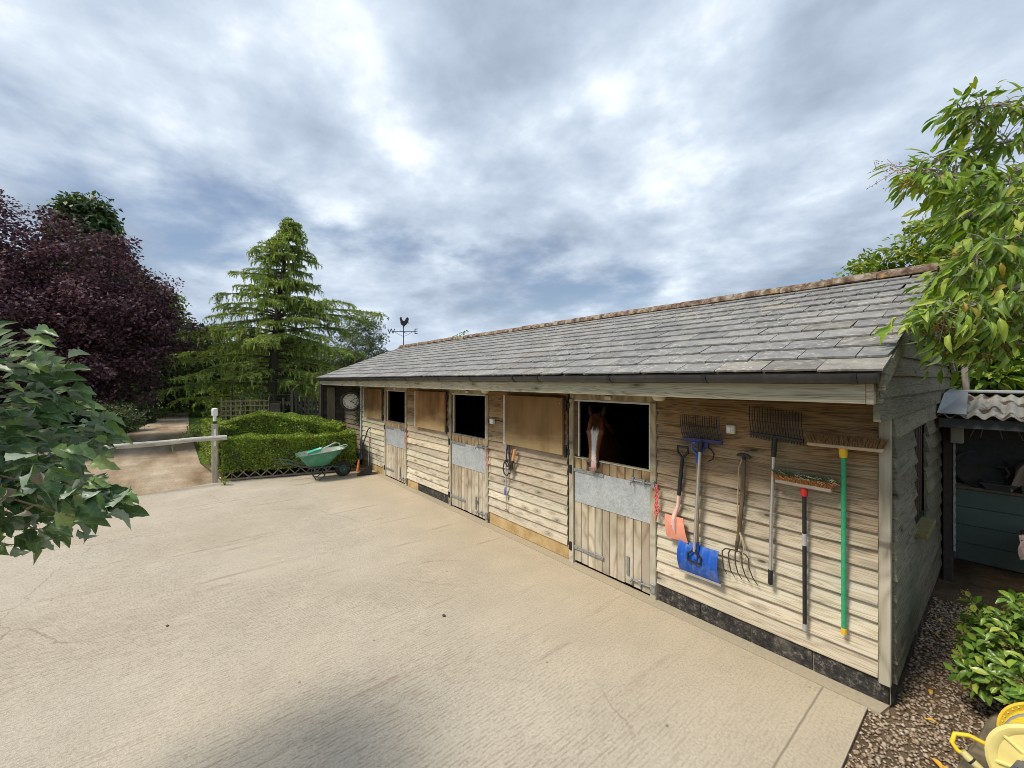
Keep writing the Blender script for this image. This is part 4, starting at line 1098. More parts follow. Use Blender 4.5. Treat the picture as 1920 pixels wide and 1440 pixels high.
t = tool('junction_box', -4.73, 1.645, 'small white junction box with a black cable beside the middle door', 'box')
part('case', 'white_paint', t, lambda b: b.box(-4.775, -4.69, -0.085, -0.03, 1.645, 1.72, 0.006))
part('cable', 'black_plastic', t, lambda b: b.tube([(-4.70, -0.04, 1.70), (-4.60, -0.036, 1.705), (-4.50, -0.036, 1.69), (-4.42, -0.036, 1.70), (-4.395, -0.036, 1.60), (-4.392, -0.036, 1.36)], 0.007, 6))
def twine_thing(x, z1, z0, label, n, seed):
    t = tool('baler_twine', x, z0, label, 'twine')
    r = random.Random(seed)
    for i in range(n):
        ox = r.uniform(-0.02, 0.02)
        pts = []
        m = 9
        for k in range(m):
            f = k / (m - 1)
            pts.append((x + ox + 0.022 * math.sin(k * 1.7 + i * 2) * (0.3 + f), -0.085 - 0.02 * r.random(), z1 + (z0 + r.uniform(0, 0.10) - z1) * f))
        part('strand', 'pink_twine', t, lambda b: b.tube(pts, 0.0045 if n > 3 else 0.004, 6))
        if i % 2 == 0:
            part('knot', 'pink_twine', t, lambda b: b.ball(pts[5], 0.012, 8, 5, (1, 0.8, 1.3)))
twine_thing(-1.795, 1.25, 0.87, 'bundle of pink baler twine tied to the bolt of the horse door', 6, 1)
twine_thing(-4.845, 1.24, 0.90, 'length of red twine tied to the bolt of the middle door', 2, 2)
twine_thing(-7.905, 1.24, 0.88, 'length of red twine tied to the bolt of the farthest door', 2, 3)

# schooling whip, head collar and orange handled brush hung below the folded top door
t = tool('schooling_whip', -4.35, 0.34, 'long grey schooling whip with a blue tag hanging under the open shutter', 'whip')
part('cane', 'whip_grey', t, lambda b: b.tube([(-4.325, -0.108, 1.38), (-4.34, -0.095, 1.0), (-4.355, -0.075, 0.66), (-4.37, -0.06, 0.345)], [0.013, 0.012, 0.009, 0.005], 8), smooth=True)
part('tag', 'blue_tip', t, lambda b: b.tube([(-4.368, -0.078, 0.70), (-4.372, -0.078, 0.62), (-4.376, -0.078, 0.575)], [0.012, 0.022, 0.010], 8))
part('keeper', 'rust_steel', t, lambda b: b.tube([(-4.40, -0.05, 0.345), (-4.345, -0.05, 0.35)], 0.006, 6))
t = tool('head_collar', -4.27, 0.90, 'black leather head collar looped on a hook under the open shutter', 'head collar')
for pts, r in (([(-4.30, -0.085, 1.36), (-4.315, -0.10, 1.22), (-4.29, -0.11, 1.12), (-4.25, -0.11, 1.06), (-4.235, -0.105, 1.14), (-4.26, -0.10, 1.25), (-4.27, -0.085, 1.36)], 0.011),
               ([(-4.29, -0.11, 1.16), (-4.36, -0.11, 1.08), (-4.385, -0.11, 0.99), (-4.36, -0.105, 0.91), (-4.30, -0.10, 0.89), (-4.25, -0.10, 0.96), (-4.235, -0.105, 1.10)], 0.010),
               ([(-4.25, -0.10, 1.34), (-4.225, -0.11, 1.15), (-4.22, -0.11, 1.02), (-4.235, -0.10, 0.93)], 0.013),
               ([(-4.28, -0.12, 1.15), (-4.22, -0.12, 1.13), (-4.20, -0.12, 1.06), (-4.27, -0.12, 1.04), (-4.31, -0.12, 1.09), (-4.28, -0.12, 1.15)], 0.012),
               ([(-4.235, -0.105, 0.96), (-4.27, -0.105, 0.93), (-4.29, -0.105, 0.90)], 0.008)):
    part('strap', 'strap_black', t, lambda b: b.tube(pts, r, 6), smooth=True)
part('buckle', 'galv', t, lambda b: b.box(-4.235, -4.205, -0.125, -0.108, 0.955, 0.99, 0.003))
t = tool('hoof_brush', -4.15, 1.10, 'short orange wooden handle of a brush hanging beside the head collar', 'brush')
part('handle', 'orange_wood', t, lambda b: b.tube([(-4.115, -0.095, 1.315), (-4.125, -0.095, 1.29), (-4.15, -0.095, 1.20), (-4.175, -0.095, 1.13)], [0.020, 0.027, 0.021, 0.013], 10), smooth=True)
part('ferrule', 'strap_black', t, lambda b: b.tube([(-4.172, -0.095, 1.14), (-4.19, -0.095, 1.06), (-4.195, -0.09, 1.0)], [0.017, 0.020, 0.014], 8), smooth=True)

# ------------------------------------------------------------------ text helper
def text_mesh(body, size, depth):
    cu = bpy.data.curves.new('lettering', 'FONT')
    cu.body = body; cu.size = size; cu.extrude = depth; cu.align_x = 'CENTER'; cu.align_y = 'CENTER'
    o = bpy.data.objects.new('lettering', cu)
    COL.objects.link(o)
    dg = bpy.context.evaluated_depsgraph_get()
    me = bpy.data.meshes.new_from_object(o.evaluated_get(dg))
    bpy.data.objects.remove(o)
    return me

# ------------------------------------------------------------------ station clock on a bracket, square to the wall
CC = Vector((-11.05, -0.235, 1.755))
ca = R(-24)                                   # face normal turned a little out from +X towards the yard
cn = Vector((math.cos(ca), math.sin(ca), 0)); cs = Vector((-math.sin(ca), math.cos(ca), 0)); cu_ = Vector((0, 0, 1))
t = thing('station_clock', (CC.x, CC.y, CC.z - 0.28), 'round black rimmed station clock with cream roman dial on a bracket', 'clock')
part('case', 'clock_rim', t, lambda b: b.lathe([(0.001, -0.06), (0.24, -0.06), (0.275, -0.035), (0.28, 0.04), (0.262, 0.068), (0.222, 0.064), (0.205, 0.045)], CC, cn, 40), smooth=True)
fc = part('dial', 'clock_face', t, lambda b: b.lathe([(0.001, 0.047), (0.208, 0.047)], CC, cn, 40))
for i, rn in enumerate(['XII', 'I', 'II', 'III', 'IIII', 'V', 'VI', 'VII', 'VIII', 'IX', 'X', 'XI']):
    a = -2 * math.pi * i / 12 + math.pi / 2
    me = text_mesh(rn, 0.066, 0.001); me.materials.append(M['clock_ink'])
    rd = cs * math.cos(a) + cu_ * math.sin(a); tg = rd.cross(cn) * -1
    o = bpy.data.objects.new('numeral', me); COL.objects.link(o); o.parent = fc
    mw = Matrix((tuple((-tg).to_3d()), tuple(rd), tuple(cn))).transposed().to_4x4()
    if mw.to_3x3().determinant() < 0: mw = Matrix((tuple(tg), tuple(rd), tuple(cn))).transposed().to_4x4()
    mw.translation = CC + rd * 0.165 + cn * 0.050
    o.matrix_local = Matrix.Translation(-WO[fc.name]) @ mw
def hand(b, ang_deg, L, w):
    a = math.pi / 2 - R(ang_deg)
    d = cs * math.cos(a) + cu_ * math.sin(a); q = d.cross(cn)
    b.add([CC + cn * 0.054 + p for p in (d * -0.03 - q * w * 0.6, d * L * 0.7 - q * w, d * L, d * L * 0.7 + q * w, d * -0.03 + q * w * 0.6)], [(0, 1, 2, 3, 4)])
part('hour_hand', 'clock_ink', t, lambda b: hand(b, 118, 0.12, 0.010))
part('minute_hand', 'clock_ink', t, lambda b: hand(b, 55, 0.17, 0.007))
part('bracket', 'clock_rim', t, lambda b: [b.tube([(CC.x, CC.y, CC.z + 0.27), (CC.x, CC.y, CC.z + 0.33), (CC.x + 0.02, -0.03, CC.z + 0.33)], 0.014, 6), b.tube([(CC.x + 0.02, -0.03, CC.z + 0.2), (CC.x + 0.02, -0.03, CC.z + 0.36)], 0.02, 6),
     b.tube([(CC.x, CC.y, CC.z + 0.33), (CC.x, CC.y - 0.05, CC.z + 0.37), (CC.x, CC.y, CC.z + 0.40), (CC.x, CC.y + 0.05, CC.z + 0.37), (CC.x, CC.y + 0.02, CC.z + 0.34)], 0.008, 5)])

# ------------------------------------------------------------------ weathervane on the far ridge end
WV = Vector((-12.55, 2.0, 3.52))
t = thing('weathervane', WV, 'black cockerel weathervane with W and E arms on the far ridge end', 'weathervane')
wd = RIGHT.copy()                            # the west-east arm runs about square to the view along the roof
part('pole', 'vane_black', t, lambda b: b.tube([WV + Vector((0, 0, -0.03)), WV + Vector((0, 0, 0.64))], 0.014, 6))
part('arm', 'vane_black', t, lambda b: [b.tube([WV - wd * 0.40 + Vector((0, 0, 0.47)), WV + wd * 0.40 + Vector((0, 0, 0.47))], 0.010, 5)])
part('arm', 'vane_black', t, lambda b: [b.tube([WV - FWD * 0.36 + Vector((0, 0, 0.45)), WV + FWD * 0.36 + Vector((0, 0, 0.45))], 0.010, 5)])
part('scroll', 'vane_black', t, lambda b: [b.tube([WV + wd * 0.3 * s + Vector((0, 0, 0.46)), WV + wd * 0.18 * s + Vector((0, 0, 0.38)), WV + Vector((0, 0, 0.30))], 0.006, 4) for s in (-1, 1)])
for s, ch in ((-1, 'W'), (1, 'E')):
    me = text_mesh(ch, 0.25, 0.012); me.materials.append(M['vane_black'])
    o = bpy.data.objects.new('letter', me); COL.objects.link(o); o.parent = t
    mw = Matrix((tuple(wd), (0, 0, 1), tuple(wd.cross(Vector((0, 0, 1)))))).transposed().to_4x4()
    mw.translation = WV + wd * 0.42 * s + Vector((0, 0, 0.47))
    o.matrix_local = Matrix.Translation(-WV) @ mw
def rooster(b):
    out = [(-0.155, 0.30), (-0.165, 0.345), (-0.135, 0.37), (-0.125, 0.405), (-0.105, 0.375), (-0.085, 0.395), (-0.08, 0.35), (-0.06, 0.29), (-0.02, 0.235), (0.04, 0.235), (0.075, 0.28), (0.10, 0.34), (0.15, 0.385), (0.195, 0.37), (0.215, 0.31), (0.195, 0.22),
           (0.205, 0.12), (0.165, 0.16), (0.14, 0.10), (0.09, 0.06), (0.04, 0.03), (0.02, -0.03), (-0.02, -0.03), (-0.035, 0.03), (-0.09, 0.07), (-0.13, 0.15), (-0.13, 0.23)]
    n = len(out)
    for s in (-0.012, 0.012):
        pass
    f = [WV + wd * x * 0.82 + FWD * -0.012 + Vector((0, 0, 0.64 + z * 0.82)) for x, z in out]; k = [WV + wd * x * 0.82 + FWD * 0.012 + Vector((0, 0, 0.64 + z * 0.82)) for x, z in out]
    b.add(f + k, [tuple(range(n)), tuple(range(2 * n - 1, n - 1, -1))] + [(i, n + i, n + (i + 1) % n, (i + 1) % n) for i in range(n)])
part('cockerel', 'vane_black', t, rooster)

# ------------------------------------------------------------------ wheelbarrow, handles towards the yard, wheel by the stable wall
BT = Matrix.Translation((-9.83, -1.36, 0.0)) @ Matrix.Rotation(R(84), 4, 'Z')        # local +x: handles -> wheel
t = thing('wheelbarrow', (-9.83, -1.36, 0.0), 'green plastic wheelbarrow parked against the low hedge', 'wheelbarrow')
def ring(x0, x1, hw, za, zb, n=36, e=0.42):
    cx, hx = (x0 + x1) / 2, (x1 - x0) / 2
    r = []
    for k in range(n):
        a = 2 * math.pi * k / n
        c, s = math.cos(a), math.sin(a)
        x = cx + hx * math.copysign(abs(c) ** e, c); y = hw * math.copysign(abs(s) ** e, s)
        # the front of a tray is narrower
        y *= 1.0 - 0.16 * max(0, (x - cx) / hx)
        r.append((x, y, za + (zb - za) * (x - x0) / (x1 - x0)))
    return r
part('tray', 'barrow_green', t, lambda b: b.loft([ring(-0.22, 0.14, 0.17, 0.335, 0.335), ring(-0.27, 0.20, 0.21, 0.35, 0.36), ring(-0.37, 0.36, 0.28, 0.47, 0.53), ring(-0.47, 0.53, 0.325, 0.605, 0.70), ring(-0.50, 0.56, 0.345, 0.615, 0.715), ring(-0.50, 0.56, 0.345, 0.600, 0.70), ring(-0.47, 0.53, 0.322, 0.598, 0.695)], True, False), smooth=50, T=BT)
part('tray_inside', 'barrow_inner', t, lambda b: b.loft([ring(-0.22, 0.14, 0.165, 0.343, 0.343), ring(-0.26, 0.19, 0.205, 0.36, 0.37), ring(-0.36, 0.35, 0.272, 0.475, 0.535), ring(-0.462, 0.522, 0.317, 0.607, 0.702)], True, False), smooth=50, T=BT)
for s in (-1, 1):
    part('handle', 'barrow_frame', t, lambda b: b.tube([(0.66, 0.10 * s, 0.19), (0.30, 0.14 * s, 0.29), (-0.18, 0.21 * s, 0.315), (-0.46, 0.25 * s, 0.40), (-0.66, 0.27 * s, 0.485), (-0.84, 0.275 * s, 0.495)], 0.017, 8), smooth=True, T=BT)
    part('hand_grip', 'black_plastic', t, lambda b: b.tube([(-0.80, 0.275 * s, 0.495), (-0.93, 0.28 * s, 0.495)], 0.022, 8), smooth=True, T=BT)
    part('leg', 'barrow_frame', t, lambda b: b.tube([(-0.12, 0.17 * s, 0.31), (-0.15, 0.185 * s, 0.13), (-0.10, 0.19 * s, 0.03), (-0.02, 0.19 * s, 0.018), (0.08, 0.19 * s, 0.10), (0.13, 0.17 * s, 0.29)], 0.014, 8), smooth=True, T=BT)
part('leg_brace', 'barrow_frame', t, lambda b: [b.tube([(-0.14, -0.18, 0.16), (-0.14, 0.18, 0.16)], 0.010, 6), b.tube([(0.08, -0.18, 0.12), (0.08, 0.18, 0.12)], 0.010, 6)], T=BT)
part('nose_guard', 'alloy', t, lambda b: b.tube([(0.50, -0.16, 0.72), (0.60, -0.10, 0.745), (0.62, 0.0, 0.75), (0.60, 0.10, 0.745), (0.50, 0.16, 0.72)], 0.012, 6), smooth=True, T=BT)
wh = part('wheel', 'tyre', t, lambda b: b.lathe([(0.10, -0.045), (0.135, -0.05), (0.165, -0.045), (0.185, -0.022), (0.19, 0.0), (0.185, 0.022), (0.165, 0.045), (0.135, 0.05), (0.10, 0.045)], (0.53, 0, 0.19), (0, 1, 0), 32), smooth=True, T=BT)
part('rim', 'wheel_rim', wh, lambda b: b.lathe([(0.001, -0.035), (0.035, -0.04), (0.045, -0.015), (0.09, -0.012), (0.112, -0.046), (0.12, -0.046), (0.12, 0.046), (0.112, 0.046), (0.09, 0.012), (0.045, 0.015), (0.035, 0.04), (0.001, 0.035)], (0.53, 0, 0.19), (0, 1, 0), 28), smooth=30, T=BT)
part('axle', 'galv', wh, lambda b: b.tube([(0.53, -0.12, 0.19), (0.53, 0.12, 0.19)], 0.012, 8), T=BT)
t = thing('scoop_shovel', (-9.9, -1.35, 0.55), 'teal plastic scoop lying in the wheelbarrow with its alloy handle over the rim', 'shovel')
part('scoop', 'teal_plastic', t, lambda b: b.loft([[(-0.26 + 0.0 * k, -0.10 + 0.20 * k / 8, 0.60 + 0.05 * abs(k - 4) / 4) for k in range(9)], [(-0.10, -0.115 + 0.23 * k / 8, 0.615 + 0.085 * abs(k - 4) / 4) for k in range(9)],
     [(0.02, -0.11 + 0.22 * k / 8, 0.64 + 0.09 * abs(k - 4) / 4) for k in range(9)], [(0.06, -0.06 + 0.12 * k / 8, 0.70 + 0.04 * abs(k - 4) / 4) for k in range(9)]], False, False, False), smooth=True, T=BT)
part('handle', 'alloy', t, lambda b: b.tube([(-0.02, 0.0, 0.675), (0.20, 0.02, 0.76), (0.36, 0.04, 0.835), (0.45, 0.05, 0.80), (0.48, 0.05, 0.70)], 0.014, 8), smooth=True, T=BT)

# ------------------------------------------------------------------ dustpan and pole by the wall
DT = Matrix.Translation((-9.62, -0.30, 0.0)) @ Matrix.Rotation(R(-20), 4, 'Z')
t = thing('lobby_dustpan', (-9.62, -0.30, 0.0), 'black lobby dustpan with upright wire handle and red grip on the concrete', 'dustpan')
part('pan', 'black_plastic', t, lambda b: b.loft([[(-0.16, -0.22, 0.012), (0.16, -0.22, 0.012), (0.16, -0.20, 0.02), (-0.16, -0.20, 0.02)], [(-0.165, -0.05, 0.012), (0.165, -0.05, 0.012), (0.165, -0.05, 0.10), (-0.165, -0.05, 0.10)],
     [(-0.16, 0.09, 0.03), (0.16, 0.09, 0.03), (0.15, 0.06, 0.24), (-0.15, 0.06, 0.24)], [(-0.15, 0.11, 0.05), (0.15, 0.11, 0.05), (0.14, 0.10, 0.25), (-0.14, 0.10, 0.25)]]), T=DT)
part('handle', 'black_steel', t, lambda b: b.tube([(0.13, 0.05, 0.05), (0.12, 0.06, 0.55), (0.10, 0.06, 0.80), (0.06, 0.06, 0.84), (0.0, 0.06, 0.85)], 0.011, 6), T=DT)
part('grip', 'red_plastic', t, lambda b: [b.tube([(0.03, 0.06, 0.85), (-0.10, 0.06, 0.83)], 0.017, 8), b.tube([(-0.08, 0.06, 0.84), (-0.09, 0.06, 0.78)], 0.014, 8), b.tube([(-0.03, 0.06, 0.85), (-0.03, 0.06, 0.89)], 0.012, 8)], T=DT)
part('brush_stick', 'alloy', t, lambda b: b.tube([(-0.09, 0.05, 0.80), (-0.11, 0.02, 0.10)], 0.006, 6), T=DT)
part('lip', 'black_plastic', t, lambda b: b.box(-0.165, 0.165, -0.235, -0.215, 0.004, 0.014, 0.002), T=DT)
t = thing('hedge_pole', (-10.05, -0.33, 0.0), 'thin black pole with an orange foot leaning where hedge meets wall', 'pole')
part('pole', 'black_plastic', t, lambda b: b.tube([(-10.05, -0.36, 0.26), (-10.12, -0.22, 0.70), (-10.18, -0.09, 1.02)], [0.018, 0.016, 0.016], 8))
part('crook', 'black_plastic', t, lambda b: b.tube([(-10.18, -0.09, 1.02), (-10.18, -0.06, 1.06), (-10.16, -0.03, 1.07)], 0.017, 8))
part('foot', 'orange_plastic', t, lambda b: b.tube([(-10.02, -0.41, 0.0), (-10.04, -0.385, 0.12), (-10.052, -0.36, 0.30)], [0.034, 0.030, 0.022], 8), smooth=True)

# ------------------------------------------------------------------ gate post with lamp, barrier pole
PX, PY = -11.02, -3.30
t = thing('gate_post', (PX, PY, -0.03), 'square grey timber post at the hedge corner, carrying the barrier', 'post')
part('post', 'post_wood', t, lambda b: b.box(PX - 0.055, PX + 0.055, PY - 0.055, PY + 0.055, -0.03, 1.34, 0.008))
part('strap', 'white_paint', t, lambda b: b.box(PX + 0.052, PX + 0.066, PY - 0.022, PY + 0.022, 0.84, 1.22, 0.003))
t = thing('post_lamp', (PX, PY, 1.342), 'white lamp on a short white stem on top of the gate post', 'lamp')
part('stem', 'white_paint', t, lambda b: b.tube([(PX, PY, 1.342), (PX, PY, 1.52)], 0.036, 10), smooth=True)
part('collar', 'black_plastic', t, lambda b: b.tube([(PX, PY, 1.345), (PX, PY, 1.40)], 0.040, 10), smooth=True)
part('lamp_head', 'white_paint', t, lambda b: b.box(PX - 0.058, PX + 0.058, PY - 0.058, PY + 0.058, 1.52, 1.665, 0.014))
part('lamp_cap', 'white_paint', t, lambda b: b.lathe([(0.062, 1.666), (0.058, 1.685), (0.03, 1.70), (0.001, 1.702)], (PX, PY, 0), n=14), smooth=True)
t = thing('barrier_pole', (-10.85, -6.0, 1.0), 'long pale round barrier pole across the sandy track', 'barrier')
def rail(b):
    P = [(PX + 0.115, PY + 0.22, 1.02)]
    for k in range(14):
        f = k / 13
        P.append((PX + 0.115 + 0.02 * f, PY + 0.1 - 6.6 * f, 1.02 - 0.06 * f + 0.012 * math.sin(k * 1.9)))
    b.tube(P, [0.055 + 0.004 * math.sin(i * 2.1) for i in range(len(P))], 12)
part('pole', 'rail_wood', t, rail, smooth=True)
part('end_stake', 'post_wood', t, lambda b: b.box(PX + 0.02, PX + 0.095, PY - 6.4, PY - 6.3, -0.03, 1.1, 0.006))

# lattice below the low hedge (diagonal slats, each a piece)
LA, LB = Vector((-11.0, -3.20, 0.0)), Vector((-10.12, -0.12, 0.0))
ld = (LB - LA); LL = ld.length; ld.normalize(); ln = Vector((ld.y, -ld.x, 0))     # outward, towards the yard
t = thing('lattice_edging', LA, 'low diagonal lattice panel along the foot of the front hedge', 'lattice')
part('bottom_rail', 'lattice_wood', t, lambda b: b.add([LA + ld * s + ln * o + Vector((0, 0, z)) for s in (0.05, LL) for o in (0.0, 0.03) for z in (0.02, 0.06)], [(0, 1, 3, 2), (4, 6, 7, 5), (0, 4, 5, 1), (2, 3, 7, 6), (0, 2, 6, 4), (1, 5, 7, 3)]))
def slat(s0, s1, z0, z1, off, w=0.024):
    def fn(b):
        a = LA + ld * s0 + Vector((0, 0, z0)); c = LA + ld * s1 + Vector((0, 0, z1))
        d = (c - a).normalized(); q = d.cross(ln).normalized()
        b.add([p + q * sgn * w / 2 + ln * o for p in (a, c) for sgn in (-1, 1) for o in (off, off + 0.010)], [(0, 1, 3, 2), (4, 6, 7, 5), (0, 4, 5, 1), (2, 3, 7, 6), (0, 2, 6, 4), (1, 5, 7, 3)])
    part('slat', 'lattice_wood', t, fn, LA + ld * s0)
for i in range(13):
    s = 0.08 + i * 0.24
    if s + 0.26 < LL: slat(s, s + 0.26, 0.055, 0.315, 0.016)
    if s + 0.26 < LL: slat(s + 0.26, s, 0.055, 0.315, 0.004)

# ------------------------------------------------------------------ trellis panel, fence and picket gate behind the hedge
def seg_box(b, A, B, z0, z1, th):
    d = (B - A); d.z = 0; d.normalize(); q = Vector((-d.y, d.x, 0)) * th / 2
    b.add([p + s * q + Vector((0, 0, z)) for p in (A, B) for s in (-1, 1) for z in (z0, z1)], [(0, 1, 3, 2), (4, 6, 7, 5), (0, 4, 5, 1), (2, 3, 7, 6), (0, 2, 6, 4), (1, 5, 7, 3)])
TA, TB = Vector((-17.15, -2.75, 0)), Vector((-16.70, -1.36, 0))
td = (TB - TA).normalized(); TL = (TB - TA).length
t = thing('trellis_panel', TA, 'brown square trellis panel standing behind the domed hedge', 'trellis')
nv = 11
for i in range(nv):
    p = TA + td * (TL * i / (nv - 1))
    part('upright', 'trellis_wood', t, lambda b: seg_box(b, p - td * 0.016, p + td * 0.016, 0.0, 1.72 if i in (0, nv - 1) else 1.63, 0.025), p)
for k in range(8):
    z = 0.38 + k * 0.17
    part('crossbar', 'trellis_wood', t, lambda b: seg_box(b, TA - td * 0.01, TB + td * 0.01, z, z + 0.03, 0.050), TA + Vector((0, 0, z)))
t = thing('compost_box', (-16.45, -1.2, 0.0), 'dark timber box at the foot of the big conifer', 'box')
CB0, CB1 = Vector((-16.68, -1.28, 0)), Vector((-16.50, -0.98, 0))
for k in range(8):
    part('plank', 'dark_fence_wood', t, lambda b: seg_box(b, CB0, CB1, 0.02 + k * 0.185, 0.195 + k * 0.185, 0.25), CB0 + Vector((0, 0, k * 0.19)))
t = thing('rail_fence', (-16.45, -0.9, 0.0), 'dark two rail fence between the conifer and the picket gate', 'fence')
FA, FB = Vector((-16.50, -0.95, 0)), Vector((-16.30, -0.62, 0))
part('post', 'dark_fence_wood', t, lambda b: seg_box(b, FA, FA + (FB - FA).normalized() * 0.07, 0, 1.68, 0.08))
part('post', 'dark_fence_wood', t, lambda b: seg_box(b, FB - (FB - FA).normalized() * 0.09, FB, 0, 1.95, 0.09))
for z in (0.8, 1.45):
    part('rail', 'dark_fence_wood', t, lambda b: seg_box(b, FA, FB, z, z + 0.09, 0.04))
GA, GB = Vector((-16.28, -0.55, 0)), Vector((-15.80, 0.55, 0))
gd = (GB - GA).normalized(); GL = (GB - GA).length
t = thing('picket_gate', GA, 'dark stained picket gate beside the far end of the stable', 'gate')
for i in range(9):
    p = GA + gd * (0.06 + i * 0.125)
    part('picket', 'dark_fence_wood', t, lambda b: b.add([q + s * Vector((-gd.y, gd.x, 0)) * 0.012 + Vector((0, 0, z)) for s in (-1, 1) for (q, z) in ((p - gd * 0.035, 0.05), (p + gd * 0.035, 0.05), (p + gd * 0.035, 1.66), (p, 1.72), (p - gd * 0.035, 1.66))],
         [(0, 1, 2, 3, 4), (9, 8, 7, 6, 5)] + [(i_, 5 + i_, 5 + (i_ + 1) % 5, (i_ + 1) % 5) for i_ in range(5)]), p)
for z in (0.45, 1.45):
    part('rail', 'dark_fence_wood', t, lambda b: seg_box(b, GA + Vector((-0.03, 0.01, 0)), GB + Vector((-0.03, 0.01, 0)), z, z + 0.09, 0.03))
part('brace', 'dark_fence_wood', t, lambda b: b.tube([GA + gd * 0.05 + Vector((0.03, 0, 1.45)), GA + gd * 0.95 + Vector((0.03, 0, 0.5))], 0.03, 4))
part('gate_post', 'dark_fence_wood', t, lambda b: seg_box(b, GA - gd * 0.02, GA + gd * 0.05, 0.0, 1.95, 0.09))
# wire mesh run beyond
t = thing('mesh_fence', (-18.0, 0.0, 0.0), 'tall thin wire mesh fence with posts behind the picket gate', 'fence')
MA, MC = Vector((-18.6, -2.3, 0)), Vector((-17.4, 1.6, 0)); md = (MC - MA).normalized(); ML = (MC - MA).length
for i in range(5):
    p = MA + md * (ML * i / 4)
    part('post', 'dark_fence_wood', t, lambda b: b.tube([p, p + Vector((0, 0, 2.15))], 0.024, 6), p)
for k in range(8):
    part('wire', 'wire', t, lambda b: b.tube([MA + Vector((0, 0, 0.4 + k * 0.27)), MC + Vector((0, 0, 0.4 + k * 0.27))], 0.0016, 3), MA)
for k in range(24):
    p = MA + md * (ML * k / 23)
    part('wire', 'wire', t, lambda b: b.tube([p + Vector((0, 0, 0.4)), p + Vector((0, 0, 2.3))], 0.0013, 3), p)

# ------------------------------------------------------------------ open shelter beside the gable
SH = thing('lean_to_shelter', (0.9, 3.2, 0.0), 'open lean-to with rusty corrugated roof and dark green back wall beside the gable', 'shelter')
def corr(b, x0, x1, y0, z0, y1, z1, pitch=0.095, amp=0.017, th=0.006, steps=8):
    n = int((x1 - x0) / pitch * steps)
    rings = []
    for (y, z) in ((y0, z0), ((y0 + y1) / 2, (z0 + z1) / 2), (y1, z1)):
        top = [(x0 + (x1 - x0) * i / n, y, z + amp * math.sin(2 * math.pi * i / steps)) for i in range(n + 1)]
        rings.append(top + [(p[0], p[1], p[2] - th) for p in reversed(top)])
    b.loft(rings)
part('corrugated_roof', 'rust_sheet', SH, lambda b: corr(b, 0.05, 3.6, 2.42, 1.965, 4.25, 2.17, 0.12, 0.022), smooth=60)
part('ridge_flashing', 'lead', SH, lambda b: [b.box(0.03, 3.6, 4.02, 4.32, 2.178, 2.215, 0.01)])
part('side_flashing', 'lead', SH, lambda b: b.add([(0.045, 2.40, 1.99), (0.26, 2.42, 1.985), (0.20, 4.05, 2.19), (0.045, 4.05, 2.23), (0.045, 3.2, 2.19)], [(0, 1, 2, 4), (4, 2, 3)]))
part('beam', 'shelter_dark', SH, lambda b: b.box(0.05, 3.6, 2.50, 2.60, 1.83, 1.935, 0.005))
part('post', 'shelter_post', SH, lambda b: b.box(0.045, 0.125, 3.04, 3.16, -0.045, 1.95, 0.005))
part('edge_sheet', 'pale_sheet', SH, lambda b: b.loft([[(0.130, 3.03 + 0.004 * math.sin(k), z), (0.140 + 0.010 * math.cos(k * math.pi), 3.03, z), (0.142 + 0.006 * math.sin(k * math.pi), 3.10, z), (0.130, 3.10, z)] for k, z in enumerate(np.linspace(0.35, 1.9, 32))]))
part('side_boards', 'shelter_dark', SH, lambda b: b.box(0.040, 0.060, 3.17, 4.0, 0.0, 2.1))
bw = part('back_wall', 'shelter_dark', SH, lambda b: [b.box(0.05, 3.6, 4.16, 4.2, 0.0, 2.15), b.box(3.5, 3.6, 2.5, 4.16, 0, 2.1)])
for k in range(4):
    w0 = 0.064
    for (a, c) in ((w0, 1.5), (1.506, 3.0)):
        part('wall_panel', 'shelter_green', bw, lambda b: b.box(a, c, 3.955, 4.0, 0.0 + k * 0.232, 0.228 + k * 0.232, 0.006), (a, 3.95, k * 0.23))
part('counter', 'counter_wood', SH, lambda b: b.box(0.064, 3.4, 3.90, 4.155, 0.935, 0.972, 0.006), (0.06, 3.9, 0.93))
part('counter_fill', 'shelter_dark', SH, lambda b: b.box(0.064, 3.4, 4.003, 4.155, 0.0, 0.933))
part('floor', 'bare_soil', SH, lambda b: b.box(0.05, 3.6, 2.0, 4.0, -0.06, -0.032))
t = thing('meter_box', (0.15, 2.98, 1.60), 'small grey plastic box on the shelter post', 'box')
part('case', 'grey_box', t, lambda b: b.box(0.105, 0.215, 2.94, 3.035, 1.62, 1.84, 0.012))
part('lid', 'grey_box', t, lambda b: b.box(0.115, 0.205, 2.925, 2.941, 1.64, 1.82, 0.005))
t = thing('feed_tub', (0.16, 4.06, 0.975), 'round black rubber tub leaning on the shelter counter', 'tub')
part('tub', 'tub_black', t, lambda b: b.lathe([(0.001, 0.0), (0.20, 0.0), (0.225, 0.02), (0.25, 0.11), (0.262, 0.115), (0.255, 0.10), (0.215, 0.025), (0.001, 0.022)], (0.30, 4.12, 1.135), (0.15, -0.80, 0.55), 32), smooth=40)
part('handle', 'tub_black', t, lambda b: b.tube([(0.44, 4.02, 1.26), (0.52, 3.98, 1.25), (0.545, 3.97, 1.19), (0.52, 3.98, 1.13)], 0.016, 8), smooth=True)
t = thing('feed_tray', (0.45, 3.93, 0.975), 'shallow black tray on the counter beside the towel', 'tray')
